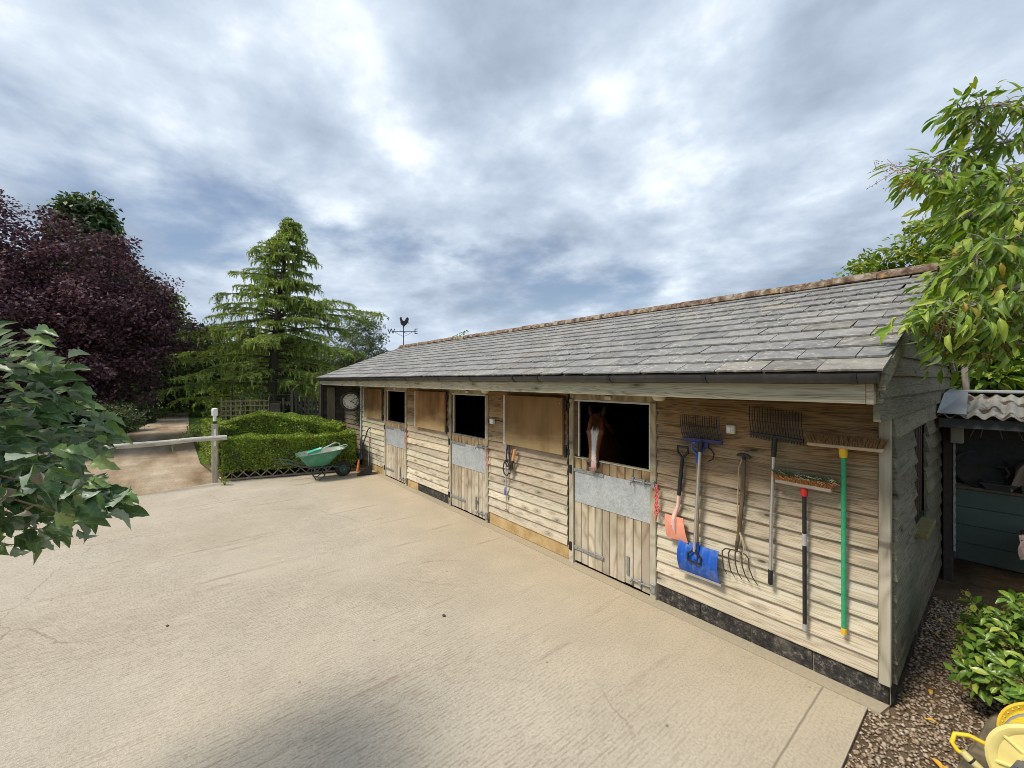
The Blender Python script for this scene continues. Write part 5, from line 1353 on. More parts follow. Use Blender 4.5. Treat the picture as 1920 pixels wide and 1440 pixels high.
part('tray', 'tub_black', t, lambda b: b.loft([[(0.36, 3.86, 0.976), (0.56, 3.86, 0.976), (0.56, 4.0, 0.976), (0.36, 4.0, 0.976)], [(0.315, 3.82, 1.055), (0.605, 3.82, 1.055), (0.605, 4.04, 1.055), (0.315, 4.04, 1.055)], [(0.325, 3.83, 1.055), (0.595, 3.83, 1.055), (0.595, 4.03, 1.055), (0.325, 4.03, 1.055)], [(0.365, 3.87, 0.99), (0.555, 3.87, 0.99), (0.555, 3.99, 0.99), (0.365, 3.99, 0.99)]]), smooth=30)
part('rim', 'tub_black', t, lambda b: b.tube([(0.31, 3.815, 1.056), (0.61, 3.815, 1.056), (0.61, 4.045, 1.056), (0.31, 4.045, 1.056), (0.31, 3.815, 1.056)], 0.010, 6))
t = thing('white_bucket', (0.72, 3.98, 0.975), 'pale tub under the beige towel on the counter', 'bucket')
part('bucket', 'cream_plastic', t, lambda b: b.lathe([(0.001, 0.976), (0.10, 0.976), (0.125, 1.20), (0.13, 1.20), (0.13, 1.21), (0.001, 1.21)], (0.74, 3.99, 0), n=24), smooth=40)
part('rim', 'cream_plastic', t, lambda b: b.lathe([(0.128, 1.19), (0.136, 1.19), (0.136, 1.212), (0.128, 1.212)], (0.74, 3.99, 0), n=24))
t = thing('beige_towel', (0.74, 3.97, 1.06), 'beige towel draped over a tub at the end of the shelter counter', 'towel')
def towel(b):
    n, m = 22, 16
    rows = []
    for j in range(m + 1):
        f = j / m; row = []
        for i in range(n + 1):
            u = i / n
            x = 0.575 + 0.34 * u + 0.02 * math.sin(f * 5 + u * 3)
            if f < 0.35:
                y = 4.10 - 0.22 * (f / 0.35); z = 1.34 - 0.03 * f + 0.02 * math.sin(u * 6)
            else:
                g_ = (f - 0.35) / 0.65
                y = 3.88 - 0.035 * math.sin(g_ * 2) - 0.014 * math.sin(u * 17 + g_ * 2); z = 1.33 - 0.27 * g_ + 0.02 * math.sin(u * 6)
            if u < 0.22: z -= (0.22 - u) * 0.35
            row.append((x, y, z))
        rows.append(row)
    b.loft(rows, False, False, False)
part('cloth', 'towel', t, towel, smooth=True)
t = thing('waste_bin', (0.78, 3.3, -0.045), 'dark green bin at the edge of the shelter with a striped cloth on it', 'bin')
part('bin_body', 'bin_dark', t, lambda b: b.loft([[(0.665, 3.05, -0.03), (1.10, 3.05, -0.03), (1.10, 3.48, -0.03), (0.665, 3.48, -0.03)], [(0.635, 3.02, 0.60), (1.13, 3.02, 0.60), (1.13, 3.51, 0.60), (0.635, 3.51, 0.60)]]))
part('bin_rim', 'bin_dark', t, lambda b: b.box(0.625, 1.14, 3.01, 3.52, 0.60, 0.63, 0.006))
t = thing('striped_cloth', (0.70, 3.15, 0.60), 'white and red striped rag hanging over the bin rim', 'cloth')
part('cloth', 'cloth_red', t, lambda b: b.loft([[(0.61 + 0.03 * i + 0.01 * math.sin(j * 2), 3.0 - 0.02 * math.sin(i * 1.3) - (0.0 if j else -0.1), 0.66 - 0.06 * j + 0.02 * math.sin(i * 1.9)) for i in range(8)] for j in range(5)], False, False, False), smooth=True)
t = thing('hanging_vine', (0.6, 4.05, 1.3), 'thin pale vine stems hanging inside the dark shelter', 'vine')
for i in range(5):
    x = 0.20 + i * 0.13
    P_ = [(x, 4.08, 1.95), (x + random.uniform(-.05, .05), 4.05, 1.85), (x + random.uniform(-.06, .06), 4.05, 1.72), (x + random.uniform(-.08, .08), 4.06, 1.6)]
    part('stem', 'cord', t, lambda b: b.tube(P_, 0.005, 4))

# ------------------------------------------------------------------ corner bed: gravel, sleeper, hose reel
def gravel():
    n = 10500
    X = rng.uniform(-0.09, 1.0, n); Y = rng.uniform(-1.3, 2.4, n)
    keep = ((X > 0.02) | (Y < -0.02)) & (X < 0.42 + 0.18 * (Y + 0.4) + 0.25) 
    X, Y = X[keep], Y[keep]; n = len(X)
    base = np.array([(0, 0, 1), (0.9, 0, 0.2), (0.28, 0.85, 0.15), (-0.73, 0.53, 0.2), (-0.73, -0.53, 0.1), (0.28, -0.85, 0.2), (0, 0, -0.6)], float)
    tf = [(0, 1, 2), (0, 2, 3), (0, 3, 4), (0, 4, 5), (0, 5, 1), (6, 2, 1), (6, 3, 2), (6, 4, 3), (6, 5, 4), (6, 1, 5)]
    tv = base * np.array([1.0, 0.75, 0.5])
    a = rng.uniform(0, 6.28, n)
    d = np.stack([np.cos(a), np.sin(a), rng.normal(0, 0.25, n)], -1)
    fr = frames(d, unit(np.array([0, 0, 1.0]) + rng.normal(0, 0.25, (n, 3))))
    sz = rng.uniform(0.007, 0.018, n) * np.where(rng.random(n) < 0.12, 1.5, 1.0)
    V, F = scatter(tv, tf, np.stack([X, Y, np.full(n, -0.020) + sz * 0.30], -1), fr, sz)
    o = np_mesh('gravel', V, F, 'pebble', origin=(0.4, 0.3, -0.05), smooth=True)
    tag(o, 'brown pebble gravel strip along the gable wall', 'gravel', kind='stuff')
gravel()
t = thing('timber_sleeper', (0.45, 0.0, -0.05), 'worn timber sleeper edging the shrub bed by the hose reel', 'sleeper')
SA, SB = Vector((0.30, -0.85, 0)), Vector((0.52, 0.42, 0))
part('beam', 'sleeper_wood', t, lambda b: b.box(0.0, 0.17, 0.0, 1.25, -0.06, 0.075, 0.018, Matrix.Translation((0.28, -0.86, 0)) @ Matrix.Rotation(R(-9), 4, 'Z')), (0.28, -0.86, 0))
part('peg', 'sleeper_wood', t, lambda b: b.box(0.50, 0.55, 0.36, 0.41, -0.06, 0.11, 0.006))
part('bed_soil', 'bare_soil', t, lambda b: b.add([(0.44, -0.9, 0.03), (0.64, 0.40, 0.03), (0.75, 1.2, 0.0), (3.0, 1.2, 0.03), (3.0, -0.9, 0.03)], [(0, 1, 2, 3, 4)]))

RC = Vector((0.715, -0.345, 0.285))                  # reel centre; axis along RA
RA = Vector((-0.10, -0.985, 0.10)).normalized()
t = thing('hose_reel', (0.70, -0.35, 0.03), 'yellow garden hose reel with striped hose standing on the bed edge', 'hose reel')
part('rear_flange', 'reel_yellow', t, lambda b: b.lathe([(0.07, -0.195), (0.205, -0.20), (0.232, -0.185), (0.236, -0.17), (0.225, -0.165), (0.20, -0.178), (0.07, -0.18)], RC, RA, 48), smooth=35)
part('front_flange', 'reel_pale', t, lambda b: b.lathe([(0.06, 0.175), (0.12, 0.180), (0.205, 0.172), (0.226, 0.160), (0.236, 0.165), (0.238, 0.190), (0.224, 0.200), (0.205, 0.198), (0.190, 0.185), (0.125, 0.188), (0.115, 0.200), (0.06, 0.200)], RC, RA, 48), smooth=35)
def ribs(b):
    u = RA.orthogonal().normalized(); w = RA.cross(u)
    for k in range(40):
        a = 2 * math.pi * k / 40
        d = u * math.cos(a) + w * math.sin(a)
        b.tube([RC + RA * -0.168 + d * 0.212, RC + RA * -0.180 + d * 0.233], 0.004, 4)
def spokes(b):
    u = RA.orthogonal().normalized(); w = RA.cross(u)
    for k in range(8):
        a = 2 * math.pi * k / 8 + 0.2
        d = u * math.cos(a) + w * math.sin(a)
        b.tube([RC + RA * 0.190 + d * 0.115, RC + RA * 0.190 + d * 0.205], 0.009, 6)
part('flange_ribs', 'reel_pale', t, ribs)
part('flange_spokes', 'reel_pale', t, spokes)
part('drum', 'reel_grey', t, lambda b: b.lathe([(0.10, -0.18), (0.10, 0.175)], RC, RA, 24), smooth=True)
def coil(b, phase, r0, r, turns, x0, x1):
    u = RA.orthogonal().normalized(); w = RA.cross(u); n = turns * 28
    P_ = []
    for k in range(n + 1):
        a = 2 * math.pi * k / 28 + phase
        P_.append(RC + RA * (x0 + (x1 - x0) * k / n + 0.006 * math.sin(a * 0.9)) + (u * math.cos(a) + w * math.sin(a)) * (r0 + 0.006 * math.sin(a * 0.37)))
    b.tube(P_, r, 8)
part('hose_coil', 'hose_yellow', t, lambda b: coil(b, 0.0, 0.193, 0.0125, 5, -0.155, 0.135), smooth=True)
part('hose_coil', 'hose_grey', t, lambda b: coil(b, 0.0, 0.188, 0.0125, 5, -0.125, 0.165), smooth=True)
part('inner_coil', 'hose_grey', t, lambda b: coil(b, 1.0, 0.165, 0.014, 11, -0.16, 0.16), smooth=True)
HP = [Vector((0.565, -0.42, 0.24)), Vector((0.47, -0.44, 0.285)), Vector((0.40, -0.455, 0.30)), Vector((0.345, -0.475, 0.285)), Vector((0.335, -0.50, 0.245)), Vector((0.355, -0.505, 0.215)), Vector((0.385, -0.505, 0.205))]
part('hose_end', 'hose_yellow', t, lambda b: b.tube(HP, 0.0115, 10), smooth=True)
part('nozzle', 'nozzle', t, lambda b: b.tube([Vector((0.375, -0.505, 0.222)), Vector((0.395, -0.507, 0.205)), Vector((0.44, -0.512, 0.178)), Vector((0.475, -0.515, 0.155))], [0.018, 0.021, 0.019, 0.015], 12), smooth=True)
part('nozzle_ring', 'black_plastic', t, lambda b: [b.tube([Vector((0.408, -0.508, 0.197)), Vector((0.416, -0.509, 0.192))], 0.0215, 12), b.tube([Vector((0.470, -0.515, 0.158)), Vector((0.484, -0.516, 0.15))], 0.019, 12)])
part('connector', 'black_plastic', t, lambda b: [b.tube([Vector((0.50 + 0.006 * k, -0.52, 0.165 - 0.012 * k)), Vector((0.503 + 0.006 * k, -0.52, 0.158 - 0.012 * k))], 0.028 if k % 2 else 0.024, 12) for k in range(8)])
part('crank', 'reel_grey', t, lambda b: [b.tube([RC + RA * 0.18, RC + RA * 0.245], [0.07, 0.055], 20), b.tube([RC + RA * 0.24, RC + RA * 0.25 + Vector((-0.07, 0, 0.035)), RC + RA * 0.255 + Vector((-0.10, 0, 0.04))], [0.030, 0.026, 0.024], 12), b.tube([RC + RA * 0.255 + Vector((-0.10, 0, 0.04)), RC + RA * 0.35 + Vector((-0.105, 0, 0.04))], [0.022, 0.026], 14)], smooth=40)
for s in (-1, 1):
    part('stand_leg', 'reel_grey', t, lambda b: [b.tube([RC + RA * 0.225 * s + Vector((0.0, 0, 0.0)), Vector((RC.x + 0.17, RC.y, 0.04)) + RA * 0.24 * s], 0.018, 8), b.tube([RC + RA * 0.225 * s, Vector((RC.x - 0.15, RC.y, 0.045)) + RA * 0.24 * s], 0.018, 8)], smooth=True)
part('stand_base', 'reel_grey', t, lambda b: [b.tube([Vector((RC.x - 0.15, RC.y, 0.045)) + RA * 0.24, Vector((RC.x - 0.15, RC.y, 0.045)) - RA * 0.24], 0.016, 8), b.tube([Vector((RC.x + 0.17, RC.y, 0.045)) + RA * 0.24, Vector((RC.x + 0.17, RC.y, 0.045)) - RA * 0.24], 0.016, 8)])

# ------------------------------------------------------------------ vegetation
def bez(P0, P1, P2, n=6):
    return [P0.lerp(P1, k / n).lerp(P1.lerp(P2, k / n), k / n) for k in range(n + 1)]
def V3(a): return Vector((float(a[0]), float(a[1]), float(a[2])))

def hedge(name, foot, label, zt, thick, nleaf, leaf=0.045, zb=0.12):
    """foot: polyline of the centre line [(x,y)]; zt(f): top height along it"""
    P_ = [np.array(p, float) for p in foot]
    seg = [np.linalg.norm(P_[i + 1] - P_[i]) for i in range(len(P_) - 1)]; tot = sum(seg)
    def at(f):
        s = f * tot
        for i, L in enumerate(seg):
            if s <= L or i == len(seg) - 1:
                d = (P_[i + 1] - P_[i]) / L
                return P_[i] + d * s, d
            s -= L
    t = thing(name, (float(P_[0][0]), float(P_[0][1]), 0.0), label, 'hedge')
    # dark twiggy core
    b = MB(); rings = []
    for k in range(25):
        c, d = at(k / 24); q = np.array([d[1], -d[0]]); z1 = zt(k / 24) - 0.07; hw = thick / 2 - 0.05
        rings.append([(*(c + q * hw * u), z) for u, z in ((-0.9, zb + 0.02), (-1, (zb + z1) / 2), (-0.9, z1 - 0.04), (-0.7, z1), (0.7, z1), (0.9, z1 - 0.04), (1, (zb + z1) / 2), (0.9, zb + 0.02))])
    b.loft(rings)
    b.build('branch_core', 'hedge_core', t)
    def stems(b):
        for k in range(12):
            c, d = at((k + 0.5) / 12)
            b.tube([(c[0], c[1], -0.03), (c[0] + random.uniform(-.03, .03), c[1], zb + 0.15)], 0.02, 5)
    part('stems', 'twig', t, stems)
    n = nleaf
    f = rng.random(n); c = np.zeros((n, 2)); dd_ = np.zeros((n, 2)); Z1 = np.zeros(n)
    for i in range(n):
        c[i], dd_[i] = at(f[i]); Z1[i] = zt(f[i])
    q = np.stack([dd_[:, 1], -dd_[:, 0]], -1)
    side = rng.random(n)
    hw = thick / 2
    u = np.where(side < 0.36, 1.0, np.where(side < 0.5, -1.0, rng.uniform(-1, 1, n)))
    v = np.where(side < 0.5, rng.random(n) ** 0.9, 1.0)
    z = zb + (Z1 - zb) * v
    lump = 0.035 * np.sin(f * tot * 5 + z * 7) + 0.03 * np.sin(f * tot * 11 + 3 * z)
    depth = np.abs(rng.normal(0, 0.035, n))
    rr = hw * (1 - 0.10 * np.maximum(0, v - 0.85) / 0.15 * (side < 0.5)) + lump
    ex = np.where(side < 0.5, rr - depth, rr)
    pos = np.zeros((n, 3)); pos[:, :2] = c + q * (u * ex)[:, None]
    pos[:, 2] = np.where(side < 0.5, z, Z1 + lump * 0.6 - depth)
    # the two ends
    e = side > 0.93
    endf = rng.random(n) < 0.5
    for i in np.where(e)[0]:
        cc, d = at(0.0 if endf[i] else 1.0); s = -1 if endf[i] else 1
        pos[i, :2] = cc + d * s * (0.03 - depth[i]) + np.array([d[1], -d[0]]) * u[i] * hw
        pos[i, 2] = zb + (zt(0.0 if endf[i] else 1.0) - zb) * rng.random()
    nrm = np.zeros((n, 3)); nrm[:, :2] = np.where((side < 0.5)[:, None], q * u[:, None], 0); nrm[:, 2] = np.where(side < 0.5, 0.25, 1.0)
    up = unit(nrm + rng.normal(0, 0.55, (n, 3)))
    d = unit(rdirs(n) + nrm * 0.7 + np.array([0, 0, 0.2]))
    Vv, F = scatter(*LEAF4, pos, frames(d, up), rng.uniform(0.7, 1.3, n) * leaf)
    np_mesh('foliage', Vv, F, 'hedge_leaf', t)
    return t
def dome(f): return 1.06 + 0.38 * math.sin(math.pi * min(1, max(0, (f * 0.94 + 0.06) ** 0.72))) ** 1.15
hedge('front_hedge', [(-11.32, -3.06), (-10.50, -0.32)], 'low clipped green box hedge in front, behind the wheelbarrow', lambda f: 0.955 - 0.03 * f + 0.02 * math.sin(f * 9), 0.80, 40000, zb=0.20)
hedge('domed_hedge', [(-12.25, -3.12), (-12.0, -1.75), (-11.30, -0.42)], 'taller clipped hedge with a domed top behind the low hedge', dome, 1.2, 42000, zb=0.15)
hedge('side_hedge', [(-11.45, -3.06), (-13.9, -3.24)], 'narrow hedge side running back along the sandy track', lambda f: 1.22, 0.36, 14000)

def leaf_clumps(cent, rad, per, flat=0.6, droop=0.0, out_from=None):
    """leaf positions and axes in clumps around centres"""
    M_ = len(cent)
    idx = np.repeat(np.arange(M_), per)
    n = len(idx)
    off = rdirs(n) * (rng.random(n) ** 0.5)[:, None]
    off[:, 2] *= flat
    pos = cent[idx] + off * rad[idx][:, None]
    d = unit(off + rng.normal(0, 0.5, (n, 3)) + np.array([0, 0, -droop]))
    up = unit(np.array([0, 0, 0.9]) + rng.normal(0, 0.55, (n, 3)) + off * 0.3)
    return pos, d, up
def crown_tree(name, base, label, crown, leafmat, n_clump, per, clump_r, leaf, cat='tree', trunk_r=0.18, bark='bark', flat=0.6, shell=0.55, squash=None, group=None, limbs=14, tmpl=LEAF4, lumps=7, droop=0.1, trunk_h=None):
    """crown: list of ellipsoids (cx,cy,cz,rx,ry,rz) relative to the base"""
    base = Vector(base)
    t = thing(name, base, label, cat, group)
    C_, Rr = [], []
    vol = np.array([c[3] * c[4] * c[5] for c in crown]); vol = vol ** 0.7; vol /= vol.sum()
    for e, c in enumerate(crown):
        m = max(3, int(n_clump * vol[e]))
        d = rdirs(m)
        r = shell + (1 - shell) * rng.random(m) ** 0.6
        lump = 1 + 0.16 * np.sin(d[:, 0] * lumps + e) * np.cos(d[:, 1] * lumps * 0.8 + 1) + 0.10 * np.sin(d[:, 2] * 9 + e * 2)
        p = d * (r * lump)[:, None] * np.array(c[3:6]) + np.array(c[:3])
        C_.append(p); Rr.append(np.full(m, clump_r) * rng.uniform(0.6, 1.35, m))
    C_ = np.concatenate(C_) + np.array(base); Rr = np.concatenate(Rr)
    C_[:, 2] = np.maximum(C_[:, 2], base.z + clump_r * 0.4)
    pos, d, up = leaf_clumps(C_, Rr, per, flat, droop)
    Vv, F = scatter(*tmpl, pos, frames(d, up), rng.uniform(0.65, 1.35, len(pos)) * leaf)
    zc = crown[0][2]
    h = trunk_h or zc
    def wood_(b):
        top = base + Vector((crown[0][0], crown[0][1], h))
        b.tube(bez(base + Vector((0, 0, -0.1)), base + Vector((0.05, 0.03, h * 0.5)), top), [trunk_r * (1.25 - 0.95 * k / 6) for k in range(7)], 9)
        for k in rng.choice(len(C_), min(limbs, len(C_)), replace=False):
            q = V3(C_[k]); s = base.lerp(top, float(rng.uniform(0.3, 0.95)))
            mid = s.lerp(q, 0.5) + Vector((0, 0, 0.12 * (q - s).length))
            b.tube(bez(s, mid, q), [trunk_r * 0.42 * (1 - 0.85 * i / 6) for i in range(7)], 5)
    part('trunk', bark, t, wood_, smooth=True)
    np_mesh('crown', Vv, F, leafmat, t)
    return t

# copper beech left of the track
crown_tree('copper_beech', (-21.0, -7.6, 0), 'broad dark purple copper beech left of the track',
           [(0, 0, 4.3, 3.7, 3.7, 3.0), (-0.6, -2.2, 6.1, 2.2, 2.4, 2.3), (1.2, 1.6, 3.6, 2.4, 2.4, 2.1), (0.3, 0.9, 5.9, 2.3, 2.0, 1.9), (-0.5, -1.0, 7.3, 1.2, 1.3, 1.4), (-0.3, -2.9, 7.6, 0.9, 1.0, 1.2), (0.5, -1.8, 3.0, 3.2, 3.2, 1.9), (1.3, 2.5, 4.7, 1.4, 1.3, 1.4)],
           'beech_leaf', 820, 115, 0.52, 0.125, trunk_r=0.28, shell=0.5, tmpl=LEAF4, limbs=30)
# pale tree behind the beech, its top showing
crown_tree('green_conifer', (-30.8, -7.7, 0), 'dark green conifer top rising behind the copper beech',
           [(0, 0, 8.0, 1.5, 1.5, 3.4), (0, 0, 10.6, 0.8, 0.8, 1.5)], 'conifer_leaf', 380, 90, 0.7, 0.26, trunk_r=0.3, droop=0.7)
crown_tree('ash_tree', (-43.3, -5.6, 0), 'yellow green tree between the copper beech and the cedar',
           [(0, 0, 5.6, 2.6, 2.6, 3.2), (0.5, 0.3, 8.0, 1.7, 1.7, 1.9), (0.2, -0.6, 9.0, 1.2, 1.3, 1.3)], 'bright_leaf', 320, 80, 0.8, 0.24, trunk_r=0.16)
crown_tree('shade_tree', (-35.5, -7.2, 0), 'dark leafy tree at the far end of the track beside the grass',
           [(0, 0, 3.6, 3.0, 3.0, 3.0), (1.5, 3.2, 3.2, 2.6, 2.6, 2.8), (-1, -4.0, 4.0, 3.0, 3.0, 3.2)], 'wood_leaf', 500, 90, 0.8, 0.22, trunk_r=0.3)
crown_tree('shade_tree', (-41.0, -2.4, 0), 'dark leafy tree closing the view behind the grass at the track end',
           [(0, 0, 3.4, 3.4, 3.4, 3.2), (0.5, 4.0, 3.4, 3.0, 3.0, 3.0), (-1, -4.0, 4.0, 3.0, 3.0, 3.2)], 'wood_leaf', 500, 90, 0.85, 0.24, trunk_r=0.3)
crown_tree('shade_tree', (-33.0, 2.6, 0), 'dark leafy tree behind the trellis and the cedar trunk',
           [(0, 0, 2.6, 3.0, 3.2, 2.4), (0.5, 3.2, 2.3, 2.4, 2.8, 2.0)], 'wood_leaf', 360, 90, 0.8, 0.22, trunk_r=0.25)
crown_tree('bright_shrub', (-24.5, -1.6, 0), 'bright yellow green shrub seen between trellis and cedar trunk',
           [(0, 0, 1.2, 0.9, 1.0, 1.1)], 'bright_leaf', 70, 80, 0.35, 0.12, cat='shrub', trunk_r=0.05, limbs=6)
crown_tree('willow_shrub', (-24.0, 3.6, 0), 'pale loose shrub behind the picket gate',
           [(0, 0, 1.5, 1.5, 1.6, 1.4), (-0.5, 2.4, 1.4, 1.3, 1.5, 1.2)], 'grey_leaf', 160, 70, 0.45, 0.12, cat='shrub', trunk_r=0.06, limbs=10)
crown_tree('grey_willow', (-25.8, 4.9, 0), 'small grey green tree to the right of the cedar',
           [(0, 0, 4.4, 1.5, 1.7, 1.6), (-0.2, 0.5, 5.7, 1.2, 1.3, 1.0), (0, -1.0, 3.2, 1.2, 1.3, 1.2), (0.2, 1.0, 3.4, 1.3, 1.3, 1.3)], 'grey_leaf', 260, 60, 0.45, 0.12, trunk_r=0.12, bark='bark_pale', shell=0.4)
crown_tree('roof_sapling', (-13.4, 4.9, 0), 'small light green sapling tip showing above the far ridge',
           [(0, 0, 3.9, 0.30, 0.30, 0.42)], 'bright_leaf', 14, 16, 0.16, 0.10, trunk_r=0.03, limbs=5)
# low dark shrubs on the left verge
for i, (p, r, h, mt, lb) in enumerate([((-14.6, -8.3, 0), 1.25, 1.15, 'shrub_leaf', 'nearest dark evergreen shrub on the left verge of the track'), ((-17.2, -7.9, 0), 1.3, 1.3, 'shrub_leaf', 'second dark shrub on the left verge under the copper beech'),
                                  ((-20.8, -7.1, 0), 1.2, 1.15, 'shrub_leaf', 'rounded shrub on the left verge behind two darker shrubs'), ((-25.5, -6.5, 0), 1.3, 1.1, 'grey_leaf', 'greyish low shrub on the left verge near the grass'), ((-30.0, -5.9, 0), 1.2, 0.9, 'shrub_leaf', 'farthest low shrub on the left verge by the track end')]):
    crown_tree('verge_shrub', p, lb, [(0, 0, h * 0.5, r, r, h * 0.62), (0.4, -1.0, h * 0.55, r, r, h * 0.7)], mt, 190, 80, 0.32, 0.11, cat='shrub', trunk_r=0.04, group='shrubs along the left verge', limbs=8)
crown_tree('hanging_willow', (-22.6, -8.8, 0), 'loose pale green shrub under the left side of the beech', [(0, 0, 1.3, 1.3, 1.4, 1.2)], 'grey_leaf', 110, 60, 0.4, 0.15, cat='shrub', trunk_r=0.05, limbs=8)

# far woodland that closes the horizon
def treeline():
    n_c = 900
    a = rng.uniform(0, 2 * math.pi, n_c)
    rad = rng.uniform(75, 110, n_c)
    x = CAM.x + np.cos(a) * rad; y = CAM.y + np.sin(a) * rad
    z = rng.uniform(0.3, 1.0, n_c) * (4.2 + 1.6 * np.sin(a * 7) + 1.2 * np.sin(a * 17 + 1))
    C_ = np.stack([x, y, z], -1)
    pos, d, up = leaf_clumps(C_, rng.uniform(1.6, 3.2, n_c), 50, 0.7)
    Vv, F = scatter(*LEAF4, pos, frames(d, up), rng.uniform(0.6, 1.2, len(pos)) * 0.9)
    o = np_mesh('treeline', Vv, F, 'wood_leaf', origin=(0, 0, 0))
    tag(o, 'distant dark woodland around the fields', 'woodland', kind='stuff')
treeline()

# cedar: trunk, tiers of drooping branches, hanging sprays of needles
def cedar():
    base = Vector((-21.2, -0.55, 0))
    t = thing('deodar_cedar', base, 'tall drooping green cedar standing beyond the end of the stable', 'tree')
    H_ = 9.9
    lean = Vector((0.35, 0.75, 0))
    def trunk_at(h):
        f = h / H_
        return base + lean * (f ** 2) + Vector((0, 0, h))
    b = MB()
    b.tube([trunk_at(H_ * k / 12) for k in range(13)], [0.24 * (1.05 - k / 12) + 0.015 for k in range(13)], 9)
    pos, dr, sz = [], [], []
    r = random.Random(21)
    h = 1.5
    k = 0
    prim = []
    while h < H_ - 0.1:
        f = (h - 1.5) / (H_ - 1.5)
        L0 = 4.9 * (1 - f) ** 1.0 + 0.06
        a0 = r.uniform(0, 6.28)
        for j in range(5 if f < 0.8 else 4):
            a = a0 + j * 6.283 / (5 if f < 0.8 else 4) + r.uniform(-0.5, 0.5)
            L = L0 * r.uniform(0.45, 1.15)
            prim.append((h + r.uniform(-0.2, 0.2), a, L))
        h += 0.36 - 0.20 * f
    # a few long limbs that give the outline its horns
    right_a = math.atan2(RIGHT.y, RIGHT.x)
    prim += [(5.6, right_a + 0.1, 4.6), (5.3, right_a - 0.35, 4.0), (5.0, right_a + 0.3, 3.8), (3.6, right_a, 3.9), (3.9, right_a + math.pi + 0.2, 3.9), (2.6, right_a + math.pi - 0.3, 4.4), (2.3, right_a - 0.5, 3.6), (6.1, right_a + math.pi, 3.0)]
    for (h, a, L) in prim:
        s = trunk_at(h)
        d = Vector((math.cos(a), math.sin(a), 0))
        rise = r.uniform(0.02, 0.24) * L if h > 3.5 else r.uniform(-0.02, 0.08) * L
        drop = r.uniform(0.05, 0.26) * L
        mid = s + d * L * 0.55 + Vector((0, 0, rise)); tip = s + d * L + Vector((0, 0, rise - drop))
        path = bez(s, mid, tip, 8)
        b.tube(path, [max(0.006, (0.020 + 0.011 * L) * (1 - i / 8.5)) for i in range(9)], 5)
        nsub = int(6 + 7.5 * L)
        for q in range(nsub):
            u = 0.12 + 0.88 * (q + r.random()) / nsub
            i = min(7, int(u * 8)); p = path[i].lerp(path[i + 1], u * 8 - i)
            sd = 1 if r.random() < 0.5 else -1
            side = Vector((-d.y, d.x, 0)) * sd
            sl = (0.16 + 0.50 * math.sin(math.pi * min(1, 0.25 + 0.75 * (1 - u)))) * r.uniform(0.6, 1.25) * (0.55 + 0.11 * L)
            sdv = (side * r.uniform(0.4, 1.0) + d * r.uniform(0.3, 1.0)).normalized()
            e0 = p + sdv * sl + Vector((0, 0, -sl * r.uniform(0.10, 0.55)))
            m0 = p + sdv * sl * 0.55 + Vector((0, 0, 0.02))
            sp = bez(p, m0, e0, 4)
            b.tube(sp, [0.006, 0.005, 0.004, 0.003, 0.002], 3)
            nn = int(34 + 60 * sl)
            for w in range(nn):
                v = (w + r.random()) / nn
                i2 = min(3, int(v * 4)); pp = sp[i2].lerp(sp[i2 + 1], v * 4 - i2)
                dirn = Vector((r.gauss(0, 0.6), r.gauss(0, 0.6), r.gauss(-0.25, 0.45))) + sdv * 0.55
                pos.append(pp); dr.append(dirn); sz.append(r.uniform(0.06, 0.14))
            # drooping tip tassels
            for w in range(2):
                pos.append(e0 + Vector((r.gauss(0, .03), r.gauss(0, .03), 0))); dr.append(Vector((r.gauss(0, .25), r.gauss(0, .25), -1))); sz.append(r.uniform(0.12, 0.30))
    b.build('trunk', 'bark', t, smooth=True, recalc=False)
    pos = np.array([tuple(p) for p in pos]); dr = unit(np.array([tuple(p) for p in dr])); sz = np.array(sz)
    tv = [(0, -0.075, 0), (0, 0.075, 0), (0.6, 0.085, 0.02), (1.0, 0, -0.05), (0.6, -0.085, 0.02)]
    Vv, F = scatter(tv, [(0, 1, 2, 3, 4)], pos, frames(dr, rdirs(len(pos)) + np.array([0, 0, 0.6])), sz)
    np_mesh('crown', Vv, F, 'cedar_leaf', t)
    print('cedar needles', len(pos))
cedar()

# ivy around the clock and a weed at the post
def small_leaves(name, cents, rad, per, leaf, mat, label, cat, base):
    t = thing(name, base, label, cat)
    C_ = np.array(cents, float)
    pos, d, up = leaf_clumps(C_, np.full(len(C_), rad), per, 1.0)
    Vv, F = scatter(*LEAF6, pos, frames(d, up), rng.uniform(0.7, 1.3, len(pos)) * leaf)
    np_mesh('foliage', Vv, F, mat, t)
    def st(b):
        for c in C_:
            b.tube([Vector(base), V3(c)], 0.005, 4)
    part('stem', 'twig', t, st)
small_leaves('ivy_sprig', [(-10.95, -0.06, 1.30), (-10.92, -0.06, 1.42), (-11.0, -0.06, 1.22), (-10.9, -0.07, 1.55), (-10.9, -0.07, 1.7), (-10.95, -0.08, 2.02), (-11.05, -0.1, 2.06), (-11.1, -0.06, 1.30), (-10.9, -0.06, 1.9)], 0.11, 30, 0.06, 'wood_leaf', 'dark ivy trailing down the wall behind the clock', 'ivy', (-10.92, -0.05, 1.2))
small_leaves('yard_weed', [(-10.55, -3.15, 0.05), (-10.5, -3.12, 0.10), (-10.52, -3.2, 0.14)], 0.06, 14, 0.05, 'hedge_leaf', 'small green weed at the foot of the gate post', 'weed', (-10.55, -3.15, 0.0))

